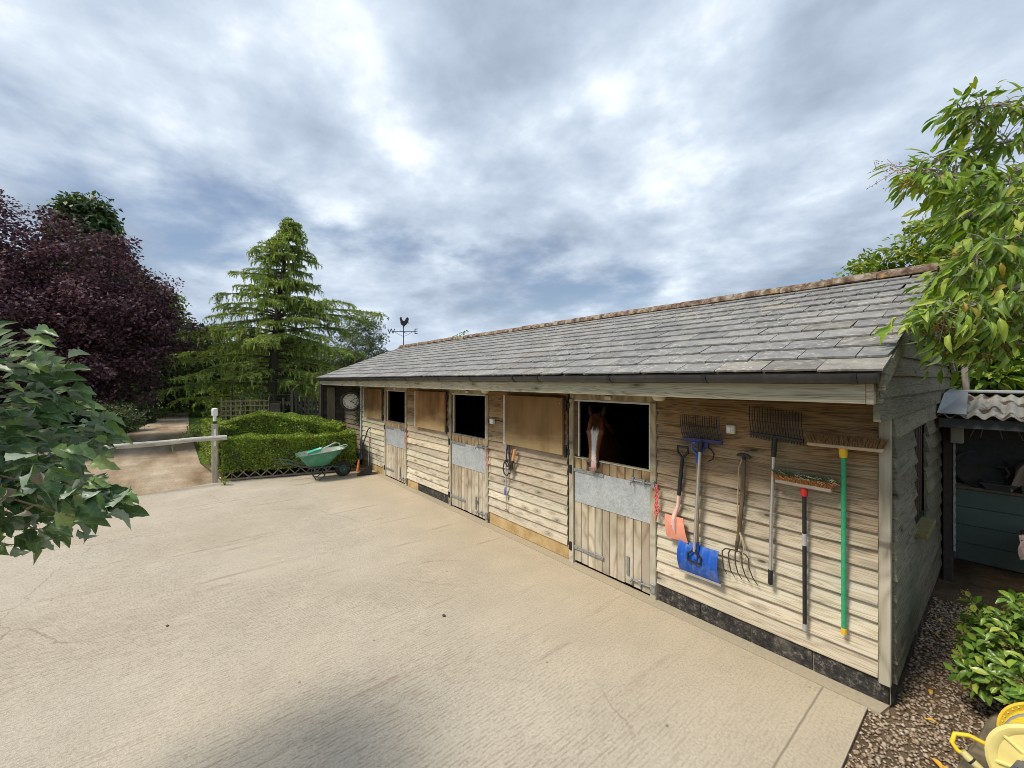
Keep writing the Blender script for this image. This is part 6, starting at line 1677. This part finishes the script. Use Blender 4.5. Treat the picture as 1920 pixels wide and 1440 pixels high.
# ------------------------------------------------------------------ big leaves close to the camera: each one a piece
def leaf_mesh(name, prof, mat, fold=0.18, curl=-0.25, twist=0.0, n=8, teeth=0.0, seed=0):
    """prof: half width at n+1 stations; unit length"""
    r = random.Random(seed)
    v, f = [], []
    N = len(prof) - 1
    for i, w in enumerate(prof):
        x = i / N
        zc = curl * x * x + 0.05 * math.sin(x * 3.1)
        tw = twist * x
        for s in (-1, -0.5, 0, 0.5, 1):
            hw = w * (1 + (r.uniform(-teeth, teeth) if abs(s) == 1 else 0))
            y = s * hw; z = zc + fold * abs(s) * w * 1.4 + 0.02 * math.sin(x * 14 + s * 2)
            v.append((x + (0.05 * w * (1 if abs(s) == 1 else 0)), y * math.cos(tw) - (z - zc) * math.sin(tw), zc + y * math.sin(tw) + (z - zc) * math.cos(tw)))
    for i in range(N):
        for k in range(4):
            q = i * 5 + k
            f.append((q, q + 5, q + 6, q + 1))
    # petiole
    b0 = len(v)
    v += [(-0.22, -0.008, 0.02), (-0.22, 0.008, 0.02), (0.02, 0.008, 0), (0.02, -0.008, 0)]
    f.append((b0, b0 + 1, b0 + 2, b0 + 3))
    me = bpy.data.meshes.new(name); me.from_pydata(v, [], f)
    me.polygons.foreach_set('use_smooth', [True] * len(f))
    me.materials.append(M[mat])
    return me
def leaf_objects(parent, meshes, pos, fr, size, limit, inner_mat, tmpl=LEAF6):
    o = np.argsort(((pos - np.array(CAM)) ** 2).sum(1))
    # those in front of the camera first
    ray = pos - np.array(CAM)
    zc = ray @ np.array(FWD); xc = ray @ np.array(RIGHT)
    inview = (zc > 0.2) & (np.abs(xc / np.maximum(zc, 1e-3)) < 1.30) & (np.abs(ray[:, 2] / np.maximum(zc, 1e-3)) < 1.0)
    o = [i for i in o if inview[i]][:limit]
    sel = set(int(i) for i in o)
    w0 = WO[parent.name]
    for n_, i in enumerate(o):
        m3 = Matrix([list(map(float, row)) for row in fr[i]]) * float(size[i])
        mw = m3.to_4x4(); mw.translation = V3(pos[i]) - w0
        ob = bpy.data.objects.new('leaf', meshes[n_ % len(meshes)])
        COL.objects.link(ob); ob.parent = parent; ob.matrix_local = mw
    rest = np.array([i for i in range(len(pos)) if i not in sel])
    if len(rest):
        Vv, F = scatter(*tmpl, pos[rest], fr[rest], size[rest])
        fo = np_mesh('foliage', Vv, F, inner_mat, parent); fo['kind'] = 'stuff'

# grey green bush hanging in at the left
def left_bush():
    root = CAM + RIGHT * -2.95 + FWD * 1.55; root.z = 0
    t = thing('leafy_bush', root, 'large leaved grey green bush leaning in from the left edge', 'bush')
    cen = px(-150, 850, 1.85)
    lobes = [0.02, 0.17, 0.28, 0.33, 0.25, 0.30, 0.27, 0.17, 0.20, 0.10, 0.0]
    lob2 = [0.02, 0.19, 0.31, 0.26, 0.34, 0.27, 0.28, 0.18, 0.11, 0.0]
    ms = [leaf_mesh('leaf', lobes if s % 2 else lob2, 'bush_leaf', fold=random.uniform(0.25, 1.0), curl=random.uniform(-0.6, 0.15), twist=random.uniform(-0.7, 0.7), teeth=0.14, seed=s) for s in range(10)]
    n = 1750
    d = rdirs(n)
    rr = 0.45 + 0.55 * rng.random(n) ** 0.5
    lump = 1 + 0.12 * np.sin(d[:, 0] * 7) + 0.10 * np.sin(d[:, 2] * 9 + 1)
    R3, F3, Z3 = np.array(RIGHT), np.array(FWD), np.array([0, 0, 1.0])
    up_r = np.where(d[:, 2] > 0, 0.60, 0.50)
    pos = np.array(cen) + (R3 * (d @ R3)[:, None] * 0.56 + F3 * (d @ F3)[:, None] * 0.55 + Z3 * (d[:, 2] * up_r)[:, None]) * (rr * lump)[:, None]
    # the lower side reaches further out, as the spray droops
    pos += R3 * (np.clip(-d[:, 2], 0, 1) * np.clip(d @ R3, 0, 1) * 0.22)[:, None]
    # a looser spray that tapers to a point on the right
    m_ = 70
    f_ = rng.random(m_) ** 0.8
    sp = np.array(px(30, 890, 1.75))[None] * (1 - f_[:, None]) + np.array(px(205, 945, 1.70))[None] * f_[:, None]
    sp = sp + rng.normal(0, 1, (m_, 3)) * (0.11 * (1 - f_) + 0.015)[:, None]
    pos[-m_:] = sp; d[-m_:] = unit(np.array(RIGHT) * 1.5 + rng.normal(0, 0.5, (m_, 3)))
    ax = unit(d * 0.7 + R3 * 0.75 + np.array([0, 0, -0.05]) + rng.normal(0, 0.35, (n, 3)))
    up = unit(np.array([0, 0, 1.0]) + rng.normal(0, 0.55, (n, 3)) - F3 * 0.35)
    size = rng.uniform(0.06, 0.12, n)
    keep = ((pos - np.array(cen)) @ R3 > -0.12) | (rng.random(n) < 0.15)
    pos, ax, up, size = pos[keep], ax[keep], up[keep], size[keep]; n = len(pos)
    flip = rng.random(n) < 0.22
    up[flip] *= -1
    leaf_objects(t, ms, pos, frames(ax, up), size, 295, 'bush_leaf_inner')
    def st(b):
        c = Vector(cen)
        top = c - RIGHT * 0.75 + Vector((0, 0, -0.1))
        b.tube(bez(root, root + Vector((0, 0, 0.9)), top), [0.05 - 0.004 * k for k in range(7)], 7)
        for k in range(46):
            i = int(rng.integers(n)); q = V3(pos[i])
            b.tube(bez(top + Vector((0, 0, random.uniform(-.2, .3))), top.lerp(q, 0.6) + Vector((0, 0, 0.10)), q), [0.010, 0.009, 0.007, 0.006, 0.005, 0.004, 0.003], 5)
    part('branches', 'twig', t, st, smooth=True)
    dm = leaf_mesh('dead_leaf', [0.02, 0.2, 0.34, 0.3, 0.2, 0.05, 0], 'dead_leaf', 0.8, -0.9, 0.8, seed=99)
    for (x, y, dp) in ((75, 885, 1.50), (45, 955, 1.50), (10, 915, 1.55)):
        ob = bpy.data.objects.new('withered_leaf', dm); COL.objects.link(ob); ob.parent = t
        ob.matrix_local = Matrix.Translation(px(x, y, dp) - root) @ Euler((random.random() * 3, random.random() * 3, random.random() * 3)).to_matrix().to_4x4() @ Matrix.Scale(0.055, 4)
left_bush()

# broadleaf tree on the right: arching branches with long drooping leaves
def right_tree():
    root = Vector((1.75, 1.35, 0))
    t = thing('broadleaf_tree', root, 'tree with long pale green leaves overhanging the near end of the roof', 'tree')
    lance = [0.01, 0.07, 0.125, 0.15, 0.155, 0.145, 0.11, 0.06, 0.0]
    ms = [leaf_mesh('leaf', lance, 'tree_leaf', fold=random.uniform(0.2, 0.9), curl=random.uniform(-0.75, -0.1), twist=random.uniform(-0.5, 0.5), teeth=0.04, seed=200 + s) for s in range(10)]
    top = root + Vector((-0.15, -0.1, 3.1))
    B_ = [[(1960, 330, 2.75), (1850, 352, 2.9), (1790, 332, 3.0), (1745, 326, 3.1), (1715, 322, 3.15)],
          [(1960, 215, 2.9), (1880, 195, 3.0), (1825, 205, 3.1), (1795, 212, 3.15)],
          [(1960, 250, 3.2), (1880, 268, 3.2), (1810, 285, 3.2), (1760, 300, 3.25)],
          [(1960, 380, 2.7), (1880, 385, 2.8), (1830, 400, 2.9), (1790, 420, 3.0)],
          [(1960, 430, 2.5), (1890, 445, 2.55), (1840, 470, 2.6), (1800, 510, 2.7)],
          [(1960, 520, 2.5), (1890, 545, 2.55), (1820, 575, 2.6), (1775, 588, 2.6), (1745, 585, 2.6)],
          [(1960, 590, 2.6), (1890, 620, 2.65), (1830, 640, 2.7), (1790, 650, 2.75)],
          [(1960, 480, 2.9), (1880, 500, 3.0), (1820, 520, 3.1), (1775, 530, 3.2)],
          [(1960, 300, 3.6), (1880, 330, 3.7), (1810, 360, 3.8), (1770, 372, 3.9)]]
    paths = [[px(*q) for q in bb] for bb in B_]
    pos, ax, size = [], [], []
    r = random.Random(77)
    def dens(path, b):
        P_ = []
        for i in range(len(path) - 1):
            for k in range(5):
                P_.append(path[i].lerp(path[i + 1], k / 5))
        P_.append(path[-1])
        return P_
    def wood_(b):
        b.tube(bez(root, root + Vector((0.1, 0.05, 1.6)), top), [0.11 - 0.008 * k for k in range(7)], 9)
        for pth in paths:
            P_ = dens(pth, b)
            b.tube(bez(root + Vector((0, 0, 1.9)), top.lerp(P_[0], 0.5), P_[0], 5) + P_[1:], [0.028] * 6 + [max(0.003, 0.016 * (1 - i / len(P_))) for i in range(1, len(P_))], 6)
            for i, p in enumerate(P_):
                f = i / (len(P_) - 1)
                for w in range(5):
                    if f < 0.08: continue
                    tw = Vector((r.gauss(0, 1), r.gauss(0, 1), r.gauss(-0.1, 0.7))).normalized() * r.uniform(0.05, 0.20)
                    e = p + tw + Vector((0, 0, -0.02))
                    b.tube([p, p + tw * 0.5 + Vector((0, 0, 0.01)), e], [0.004, 0.003, 0.002], 4)
                    for q in range(3):
                        pos.append(e + Vector((r.gauss(0, .025), r.gauss(0, .025), r.gauss(0, .025))))
                        ax.append(tw.normalized() * 0.7 + (P_[-1] - P_[0]).normalized() * 0.35 + Vector((r.gauss(0, .35), r.gauss(0, .35), -0.75 + r.gauss(0, .35))))
                        size.append(r.uniform(0.075, 0.135))
    part('trunk', 'bark_pale', t, wood_, smooth=True)
    pos = np.array([tuple(p) for p in pos]); ax = unit(np.array([tuple(p) for p in ax])); size = np.array(size)
    up = unit(np.array([0, 0, 0.8]) - np.array(FWD) * 0.6 + rng.normal(0, 0.6, pos.shape))
    print('right tree leaves', len(pos))
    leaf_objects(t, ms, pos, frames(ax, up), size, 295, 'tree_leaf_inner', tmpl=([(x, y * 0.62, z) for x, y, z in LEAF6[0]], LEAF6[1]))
    # brown seed sprays
    def sprays(b):
        for (x, y, dp, n) in ((1770, 610, 2.62, 26), (1800, 660, 2.7, 26), (1840, 600, 2.62, 30), (1880, 640, 2.65, 26), (1740, 600, 2.62, 16), (1860, 560, 2.6, 18), (1905, 590, 2.6, 22), (1700, 335, 3.12, 8), (1680, 320, 3.15, 8), (1720, 345, 3.1, 8), (1800, 470, 2.9, 14), (1850, 235, 3.05, 10), (1660, 310, 3.15, 5)):
            c = px(x, y, dp)
            for k in range(n):
                e = c + Vector((r.gauss(0, 0.07), r.gauss(0, 0.07), r.gauss(-0.02, 0.06)))
                b.tube([c + Vector((r.gauss(0, .02), r.gauss(0, .02), r.gauss(0, .02))), e], [0.0025, 0.0015], 3)
                for w in range(7):
                    q = c.lerp(e, r.uniform(0.3, 1.05)) + Vector((r.gauss(0, .008), r.gauss(0, .008), r.gauss(0, .008)))
                    s = r.uniform(0.0035, 0.006)
                    b.add([q + Vector(v) * s for v in ((1, 0, 0), (-1, 0, 0), (0, 1, 0), (0, -1, 0), (0, 0, 1), (0, 0, -1))], [(0, 2, 4), (2, 1, 4), (1, 3, 4), (3, 0, 4), (2, 0, 5), (1, 2, 5), (3, 1, 5), (0, 3, 5)])
    part('seed_sprays', 'seed', t, sprays)
right_tree()
crown_tree('rear_tree', (0.75, 5.9, 0), 'green tree behind the lean-to filling the right edge', [(0, 0, 3.4, 1.2, 1.2, 1.4), (0.6, 0.3, 4.6, 1.0, 1.1, 1.2), (0.3, 0, 2.5, 1.3, 1.2, 0.7)], 'tree_leaf_inner', 360, 60, 0.34, 0.15, trunk_r=0.1, tmpl=LEAF6)
crown_tree('feathery_tree', (-1.05, 7.4, 0), 'feathery yellow green tree top showing over the near ridge', [(0.3, 0, 3.9, 1.7, 1.3, 1.1), (1.1, 0.2, 4.7, 1.1, 1.0, 1.0), (-0.9, 0, 3.6, 1.2, 1.0, 0.75)], 'feather_leaf', 300, 60, 0.30, 0.11, trunk_r=0.10, flat=0.35)
def pale_stem(b):
    b.tube([(0.16, 4.6, 0), (0.17, 4.6, 1.6), (0.13, 4.62, 3.4)], [0.05, 0.045, 0.03], 8)
t = thing('slim_trunk', (0.16, 4.6, 0), 'slim pale sapling trunk behind the gable by the lean-to roof', 'tree')
part('trunk', 'bark_pale', t, pale_stem, smooth=True)
part('crown', 'tree_leaf_inner', t, lambda b: [b.add([Vector((0.13, 4.62, 3.0 + 0.6 * random.random())) + Vector((random.gauss(0, .15), random.gauss(0, .15), 0)) + Vector(v) * 0.13 for v in LEAF4[0]], LEAF4[1]) for _ in range(60)])

# glossy shrub in the corner bed
def laurel():
    root = Vector((0.72, 0.56, 0.0))
    t = thing('laurel_shrub', root, 'glossy green shrub with brown berry clusters beside the hose reel', 'shrub')
    prof = [0.01, 0.10, 0.19, 0.24, 0.25, 0.21, 0.13, 0.04]
    ms = [leaf_mesh('leaf', prof, 'laurel_leaf', fold=random.uniform(0.2, 0.6), curl=random.uniform(-0.4, 0.15), twist=random.uniform(-0.3, 0.3), seed=400 + s) for s in range(8)]
    nt_ = 340
    d = rdirs(nt_); d[:, 2] = np.abs(d[:, 2]) * 0.9 + 0.02; d = unit(d)
    tips = np.array(root) + np.array([0, 0, 0.22]) + d * np.array([0.47, 0.55, 0.66]) * (0.72 + 0.28 * rng.random(nt_))[:, None] * (1 + 0.12 * np.sin(d[:, 0] * 8 + d[:, 1] * 5))[:, None]
    pos, ax, size = [], [], []
    for i in range(nt_):
        for k in range(7):
            a = 2 * math.pi * k / 7 * 1.618
            s = np.cross(d[i], [0, 0, 1.0]); s = s / (np.linalg.norm(s) + 1e-6); q = np.cross(d[i], s)
            v = d[i] * 0.55 + s * math.cos(a) + q * math.sin(a)
            pos.append(tips[i] - d[i] * 0.012 * k + v * 0.012); ax.append(v + rng.normal(0, 0.15, 3)); size.append(rng.uniform(0.055, 0.095))
    pos = np.array(pos); ax = unit(np.array(ax)); size = np.array(size)
    dd_ = np.repeat(d, 7, 0)
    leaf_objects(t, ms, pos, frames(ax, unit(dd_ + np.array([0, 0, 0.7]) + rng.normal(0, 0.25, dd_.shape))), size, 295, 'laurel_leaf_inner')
    def st(b):
        for i in range(0, nt_, 3):
            q = V3(tips[i])
            b.tube(bez(root + Vector((random.gauss(0, .04), random.gauss(0, .04), 0)), root.lerp(q, 0.5) + Vector((0, 0, 0.12)), q), [0.010, 0.009, 0.008, 0.006, 0.005, 0.004, 0.003], 4)
    part('stems', 'twig', t, st)
    def berries(b):
        for i in range(0, nt_, 6):
            c = V3(tips[i]) + V3(d[i]) * 0.035
            for k in range(26):
                q = c + Vector((random.gauss(0, .022), random.gauss(0, .022), random.gauss(0, .018)))
                s = random.uniform(0.003, 0.0055)
                b.add([q + Vector(v) * s for v in ((1, 0, 0), (-1, 0, 0), (0, 1, 0), (0, -1, 0), (0, 0, 1), (0, 0, -1))], [(0, 2, 4), (2, 1, 4), (1, 3, 4), (3, 0, 4), (2, 0, 5), (1, 2, 5), (3, 1, 5), (0, 3, 5)])
    part('berry_clusters', 'seed', t, berries)
laurel()

# fallen yellow leaves on the gravel
fm = leaf_mesh('fallen_leaf', [0.01, 0.08, 0.14, 0.16, 0.13, 0.07, 0.0], 'fallen_yellow', 0.5, -0.35, 0.3, seed=9)
for k, (x, y) in enumerate([(1733, 1345), (1715, 1270), (1730, 1205), (1775, 1245), (1790, 1170), (1745, 1290), (1740, 1415), (1765, 1430), (1700, 1310), (1762, 1205), (1720, 1180), (1755, 1160)]):
    r_ = (RIGHT * ((x - 960) / 767.0) + FWD + Vector((0, 0, -(y - 712) / 767.0)))
    p = CAM + r_ * ((0.0 - CAM.z) / r_.z); p.z = -0.012
    if p.x < 0.06: p.x = 0.08 + 0.03 * (k % 4)
    o = bpy.data.objects.new('fallen_leaf', fm); COL.objects.link(o)
    o.matrix_world = Matrix.Translation(p) @ Euler((random.uniform(-0.3, 0.3), random.uniform(-0.3, 0.3), random.uniform(0, 6))).to_matrix().to_4x4() @ Matrix.Scale(random.uniform(0.07, 0.12), 4)
    tag(o, 'curled yellow leaf fallen on the gravel beside the gable', 'leaf', 'fallen leaves on the gravel')

# grass at the end of the track and along the verge
def grass():
    n = 26000
    x = rng.uniform(-44, -33, n); y = rng.uniform(-7.0, 1.0, n)
    m = 9000
    x = np.concatenate([x, rng.uniform(-30, -13, m)]); f = rng.random(m)
    y = np.concatenate([y, -6.6 - 0.10 * (x[n:] + 20).clip(0, 10) * 4 - f * 1.2])
    ok = ~((x > -37) & (y > -4.5) & (y < -3.2)); x, y = x[ok], y[ok]
    k = len(x)
    d = unit(np.stack([rng.normal(0, .35, k), rng.normal(0, .35, k), np.ones(k)], -1))
    tv = [(0, -0.09, 0), (0, 0.09, 0), (1, 0.0, 0.1)]
    V_, F = scatter(tv, [(0, 1, 2)], np.stack([x, y, np.full(k, -0.07)], -1), frames(d, rdirs(k)), rng.uniform(0.08, 0.22, k))
    o = np_mesh('grass', V_, F, 'bright_leaf', origin=(-30, -4, -0.07)); tag(o, 'rough grass at the end of the track', 'grass', kind='stuff')
grass()

# ------------------------------------------------------------------ horse looking out over the near door
def horse():
    yaw = math.atan2(0.52, 0.855)           # face turned from -Y towards +X
    HT = Matrix.Translation((-2.715, 0.02, 0.0)) @ Matrix.Rotation(yaw, 4, 'Z')
    poll = Vector((0, 0.17, 1.905)); muz = Vector((0, -0.14, 1.262))
    a = (muz - poll); L = a.length; a.normalize()
    n = Vector((0, -a.z, a.y)); n = n if n.y < 0 else -n           # out of the face
    S = [(0.0, .030, .018, .022), (.015, .058, .040, .046), (.06, .074, .052, .062), (.12, .074, .056, .066), (.19, .064, .057, .064), (.30, .064, .060, .070), (.42, .072, .060, .088),
         (.53, .088, .062, .114), (.62, .100, .063, .132), (.69, .105, .064, .145), (.78, .103, .062, .155), (.87, .094, .058, .152), (.95, .080, .050, .13), (1.0, .062, .030, .10)]
    b = MB(HT)
    def head_ring(s, hw, fr, bk, n_=20):
        c = muz - a * (L * s)
        r = []
        for k in range(n_):
            th = 2 * math.pi * k / n_
            x = math.sin(th); y = math.cos(th)
            dep = fr if y > 0 else bk
            e = 0.75 if y > 0 else 0.9
            px_ = math.copysign(abs(x) ** e, x) * hw * (1.0 if y > -0.2 else 0.86)
            r.append(c + Vector((px_, 0, 0)) + n * (math.copysign(abs(y) ** 0.85, y) * dep))
        return r
    b.loft([head_ring(*q) for q in S])
    for sx in (-1, 1):
        # nostril wings, brow ridges, cheek plates, ears
        b.ball(muz - a * (L * 0.09) + n * 0.030 + Vector((0.052 * sx, 0, 0)), 0.030, 12, 8, (0.8, 1, 1.5))
        b.ball(muz - a * (L * 0.665) + n * 0.022 + Vector((0.086 * sx, 0, 0)), 0.032, 12, 8, (0.8, 1, 1.2))
        b.ball(muz - a * (L * 0.74) - n * 0.075 + Vector((0.060 * sx, 0, 0)), 0.085, 14, 10, (0.55, 1, 1.25))
        e0 = poll + Vector((0.058 * sx, 0.02, -0.02)); e1 = poll + Vector((0.098 * sx, 0.05, 0.135))
        b.tube([e0, e0.lerp(e1, 0.4) + Vector((0.014 * sx, 0, 0)), e0.lerp(e1, 0.75) + Vector((0.008 * sx, 0, 0)), e1], [0.030, 0.036, 0.024, 0.004], 10)
    b.ball(muz + n * -0.018 - a * 0.005, 0.034, 12, 8, (1.25, 1, 0.8))          # chin and lower lip
    # neck, barrel, rump
    def body_ring(c, d, hw, hh, n_=20):
        d = Vector(d).normalized(); x = Vector((1, 0, 0)); u = x.cross(d).normalized()
        return [Vector(c) + x * (hw * math.sin(2 * math.pi * k / n_)) + u * (hh * math.cos(2 * math.pi * k / n_)) for k in range(n_)]
    N = [((0, .16, 1.80), (0, 1, -.10), .075, .11), ((0, .30, 1.765), (0, 1, -.35), .085, .165), ((0, .52, 1.66), (0, 1, -.5), .098, .20), ((0, .76, 1.50), (0, 1, -.6), .125, .25), ((0, .98, 1.32), (0, 1, -.5), .19, .33),
         ((0, 1.20, 1.20), (0, 1, -.2), .25, .36), ((0, 1.55, 1.14), (0, 1, 0), .285, .36), ((0, 1.95, 1.13), (0, 1, 0), .30, .35), ((0, 2.30, 1.17), (0, 1, .05), .29, .33), ((0, 2.58, 1.18), (0, 1, 0), .26, .31), ((0, 2.78, 1.14), (0, 1, -.1), .19, .24), ((0, 2.88, 1.10), (0, 1, -.2), .08, .12)]
    b.loft([body_ring(*q) for q in N])
    for sx in (-1, 1):
        x = 0.15 * sx
        b.tube([(x, 1.12, 1.15), (x, 1.12, 0.82), (x, 1.10, 0.50), (x, 1.11, 0.44), (x, 1.12, 0.20), (x, 1.11, 0.13), (x, 1.08, 0.07)], [.14, .10, .055, .052, .036, .045, .036], 12)
        b.tube([(x, 2.52, 1.12), (x, 2.44, 0.84), (x, 2.58, 0.56), (x, 2.62, 0.50), (x, 2.56, 0.20), (x, 2.55, 0.13), (x, 2.51, 0.07)], [.19, .14, .065, .055, .040, .046, .038], 12)
    me = bpy.data.meshes.new('horse'); me.from_pydata(b.vs, [], b.fs)
    bm = bmesh.new(); bm.from_mesh(me); bmesh.ops.recalc_face_normals(bm, faces=bm.faces); bm.to_mesh(me); bm.free()
    tmp = bpy.data.objects.new('tmp', me); COL.objects.link(tmp)
    m1 = tmp.modifiers.new('r', 'REMESH'); m1.mode = 'VOXEL'; m1.voxel_size = 0.012
    m2 = tmp.modifiers.new('s', 'SMOOTH'); m2.factor = 0.5; m2.iterations = 4
    dg = bpy.context.evaluated_depsgraph_get()
    out = bpy.data.meshes.new_from_object(tmp.evaluated_get(dg))
    bpy.data.objects.remove(tmp)
    out.name = 'horse'
    org = HT @ Vector((0, 1.5, 0))
    nv = len(out.vertices)
    co = np.empty(nv * 3); out.vertices.foreach_get('co', co); co = co.reshape(-1, 3)
    loc = np.array(HT.inverted())
    lc = co @ loc[:3, :3].T + loc[:3, 3]
    rel = lc - np.array(muz)
    s = -(rel @ np.array(a)) / L
    fr = rel @ np.array(n)
    x = lc[:, 0]
    head = (lc[:, 1] < 0.20) & (s > -0.1) & (s < 1.1)
    brown = np.array([0.225, 0.078, 0.028]); dark = np.array([0.045, 0.016, 0.008])
    col = np.tile(brown, (nv, 1))
    def sm(t_, lo, hi):
        q = np.clip((t_ - lo) / (hi - lo), 0, 1); return q * q * (3 - 2 * q)
    def blend(m_, c_):
        nonlocal col
        col = col * (1 - m_[:, None]) + np.array(c_) * m_[:, None]
    blend(np.where(head, 0.35 * sm(s, 0.45, 0.2), 0.0), (0.30, 0.11, 0.035))
    blend(np.where(head, 0.6 * sm(-fr, 0.04, 0.10), 0.0), dark)
    blend(np.where(head, sm(s, 0.22, 0.10), 0.0), (0.055, 0.045, 0.045))          # dark grey muzzle
    w = np.interp(s, [-0.05, 0.05, 0.14, 0.25, 0.45, 0.60, 0.66, 0.74, 0.80], [0.022, 0.029, 0.027, 0.025, 0.030, 0.040, 0.054, 0.034, -0.01])
    cx_ = np.interp(s, [0.0, 0.15, 0.3, 0.6], [0.010, 0.008, 0.002, 0.0])
    bl = np.where(head & (fr > 0.0), sm(np.abs(x - cx_), w + 0.004, w - 0.006), 0.0)
    blend(bl, (0.78, 0.73, 0.66))
    blend(np.where(head & (fr > -0.01), bl * sm(s, 0.20, 0.08) * 0.85, 0.0), (0.62, 0.34, 0.29))
    blend(np.where(head & (s < 0.035) & (np.abs(x) < 0.045), 0.7, 0.0), (0.50, 0.33, 0.29))
    for sx in (-1, 1):
        nc = muz - a * (L * 0.085) + n * 0.052 + Vector((0.058 * sx, 0, 0))
        dn = np.linalg.norm((lc - np.array(nc)) * np.array([1.3, 1, 0.8]), axis=1)
        blend(np.where(head, sm(dn, 0.021, 0.014), 0.0), (0.006, 0.005, 0.005))
    blend(sm(lc[:, 2], 0.6, 0.4), dark)
    blend(0.92 * sm(lc[:, 2], 1.84, 1.93), dark)  # ears and poll darkened by height: lintel shade put into the coat colour
    ca = out.color_attributes.new('coat', 'FLOAT_COLOR', 'POINT')
    ca.data.foreach_set('color', np.concatenate([col, np.ones((nv, 1))], 1).astype(np.float32).ravel())
    out.vertices.foreach_set('co', (co - np.array(org)).astype(np.float32).ravel())
    out.polygons.foreach_set('use_smooth', np.ones(len(out.polygons), bool))
    out.materials.clear(); out.materials.append(M['horse_coat'])
    out.update()
    h = place(out, 'horse', org)
    tag(h, 'chestnut horse with a white blaze looking out over the near half door', 'horse')
    for sx in (-1, 1):
        part('eye', 'eye', h, lambda q: q.ball(HT @ (muz - a * (L * 0.635) + n * 0.022 + Vector((0.098 * sx, 0, 0))), 0.017, 14, 10), smooth=True)
    r = random.Random(3)
    def strands(q, n_, f0, lens, spread, wdt=0.010):
        for i in range(n_):
            p0, d0 = f0(r)
            ln_ = r.uniform(*lens)
            pts = []
            for k in range(5):
                f = k / 4
                pts.append(p0 + d0 * (ln_ * f) + Vector((spread * f * r.gauss(0, 1), 0, 0)) * 0.5 + n * (0.010 * math.sin(f * 3)))
            sd = Vector((wdt, 0, 0))
            rings = [[HT @ (p - sd * (1 - 0.85 * f_)), HT @ (p + n * 0.005), HT @ (p + sd * (1 - 0.85 * f_))] for p, f_ in zip(pts, (0, .25, .5, .75, 1))]
            q.loft(rings, False, False, False)
    def fore(r_):
        x = r_.gauss(0, 0.020); s_ = r_.uniform(0.90, 1.0)
        p = muz - a * (L * s_) + n * (0.062 - 0.5 * abs(x) * 0.35) + Vector((x, 0, 0))
        return p, (a + Vector((x * 5.5, 0, 0)) + n * 0.03).normalized()
    mb = MB(); strands(mb, 75, fore, (0.08, 0.24), 0.022, 0.0045); mb.build('forelock', 'mane', h, recalc=False)
    def mane_(r_):
        f = r_.random(); y = 0.18 + 0.75 * f; z = np.interp(y, [.16, .30, .52, .76, .98], [1.90, 1.93, 1.87, 1.77, 1.64])
        return Vector((0.02, y, z)), Vector((0.55, r_.gauss(0, .1), -0.8)).normalized()
    mb = MB(); strands(mb, 90, mane_, (0.18, 0.34), 0.03); mb.build('mane', 'mane', h, recalc=False)
    def tail_(r_):
        return Vector((r_.gauss(0, .02), 2.88, 1.22)), Vector((0, 0.18, -1)).normalized()
    mb = MB(); strands(mb, 40, tail_, (0.6, 0.9), 0.05, 0.014); mb.build('tail', 'mane', h, recalc=False)
horse()

# ------------------------------------------------------------------ loose stones and clods on the concrete
for (x, y, r_, lb) in ((-3.02, -1.93, 0.016, 'small brown clod lying alone in the middle of the yard'), (-4.55, -4.05, 0.013, 'small dark stone on the concrete below the left bush')):
    b = MB()
    b.ball((x, y, r_ * 0.45), r_, 9, 6, (1.25, 0.85, 0.6))
    b.vs = [(v[0] + random.uniform(-.2, .2) * r_, v[1] + random.uniform(-.2, .2) * r_, max(0.001, v[2] + random.uniform(-.12, .12) * r_)) for v in b.vs]
    tag(b.build('loose_stone', 'bark', smooth=True), lb, 'stone', 'loose stones on the yard')
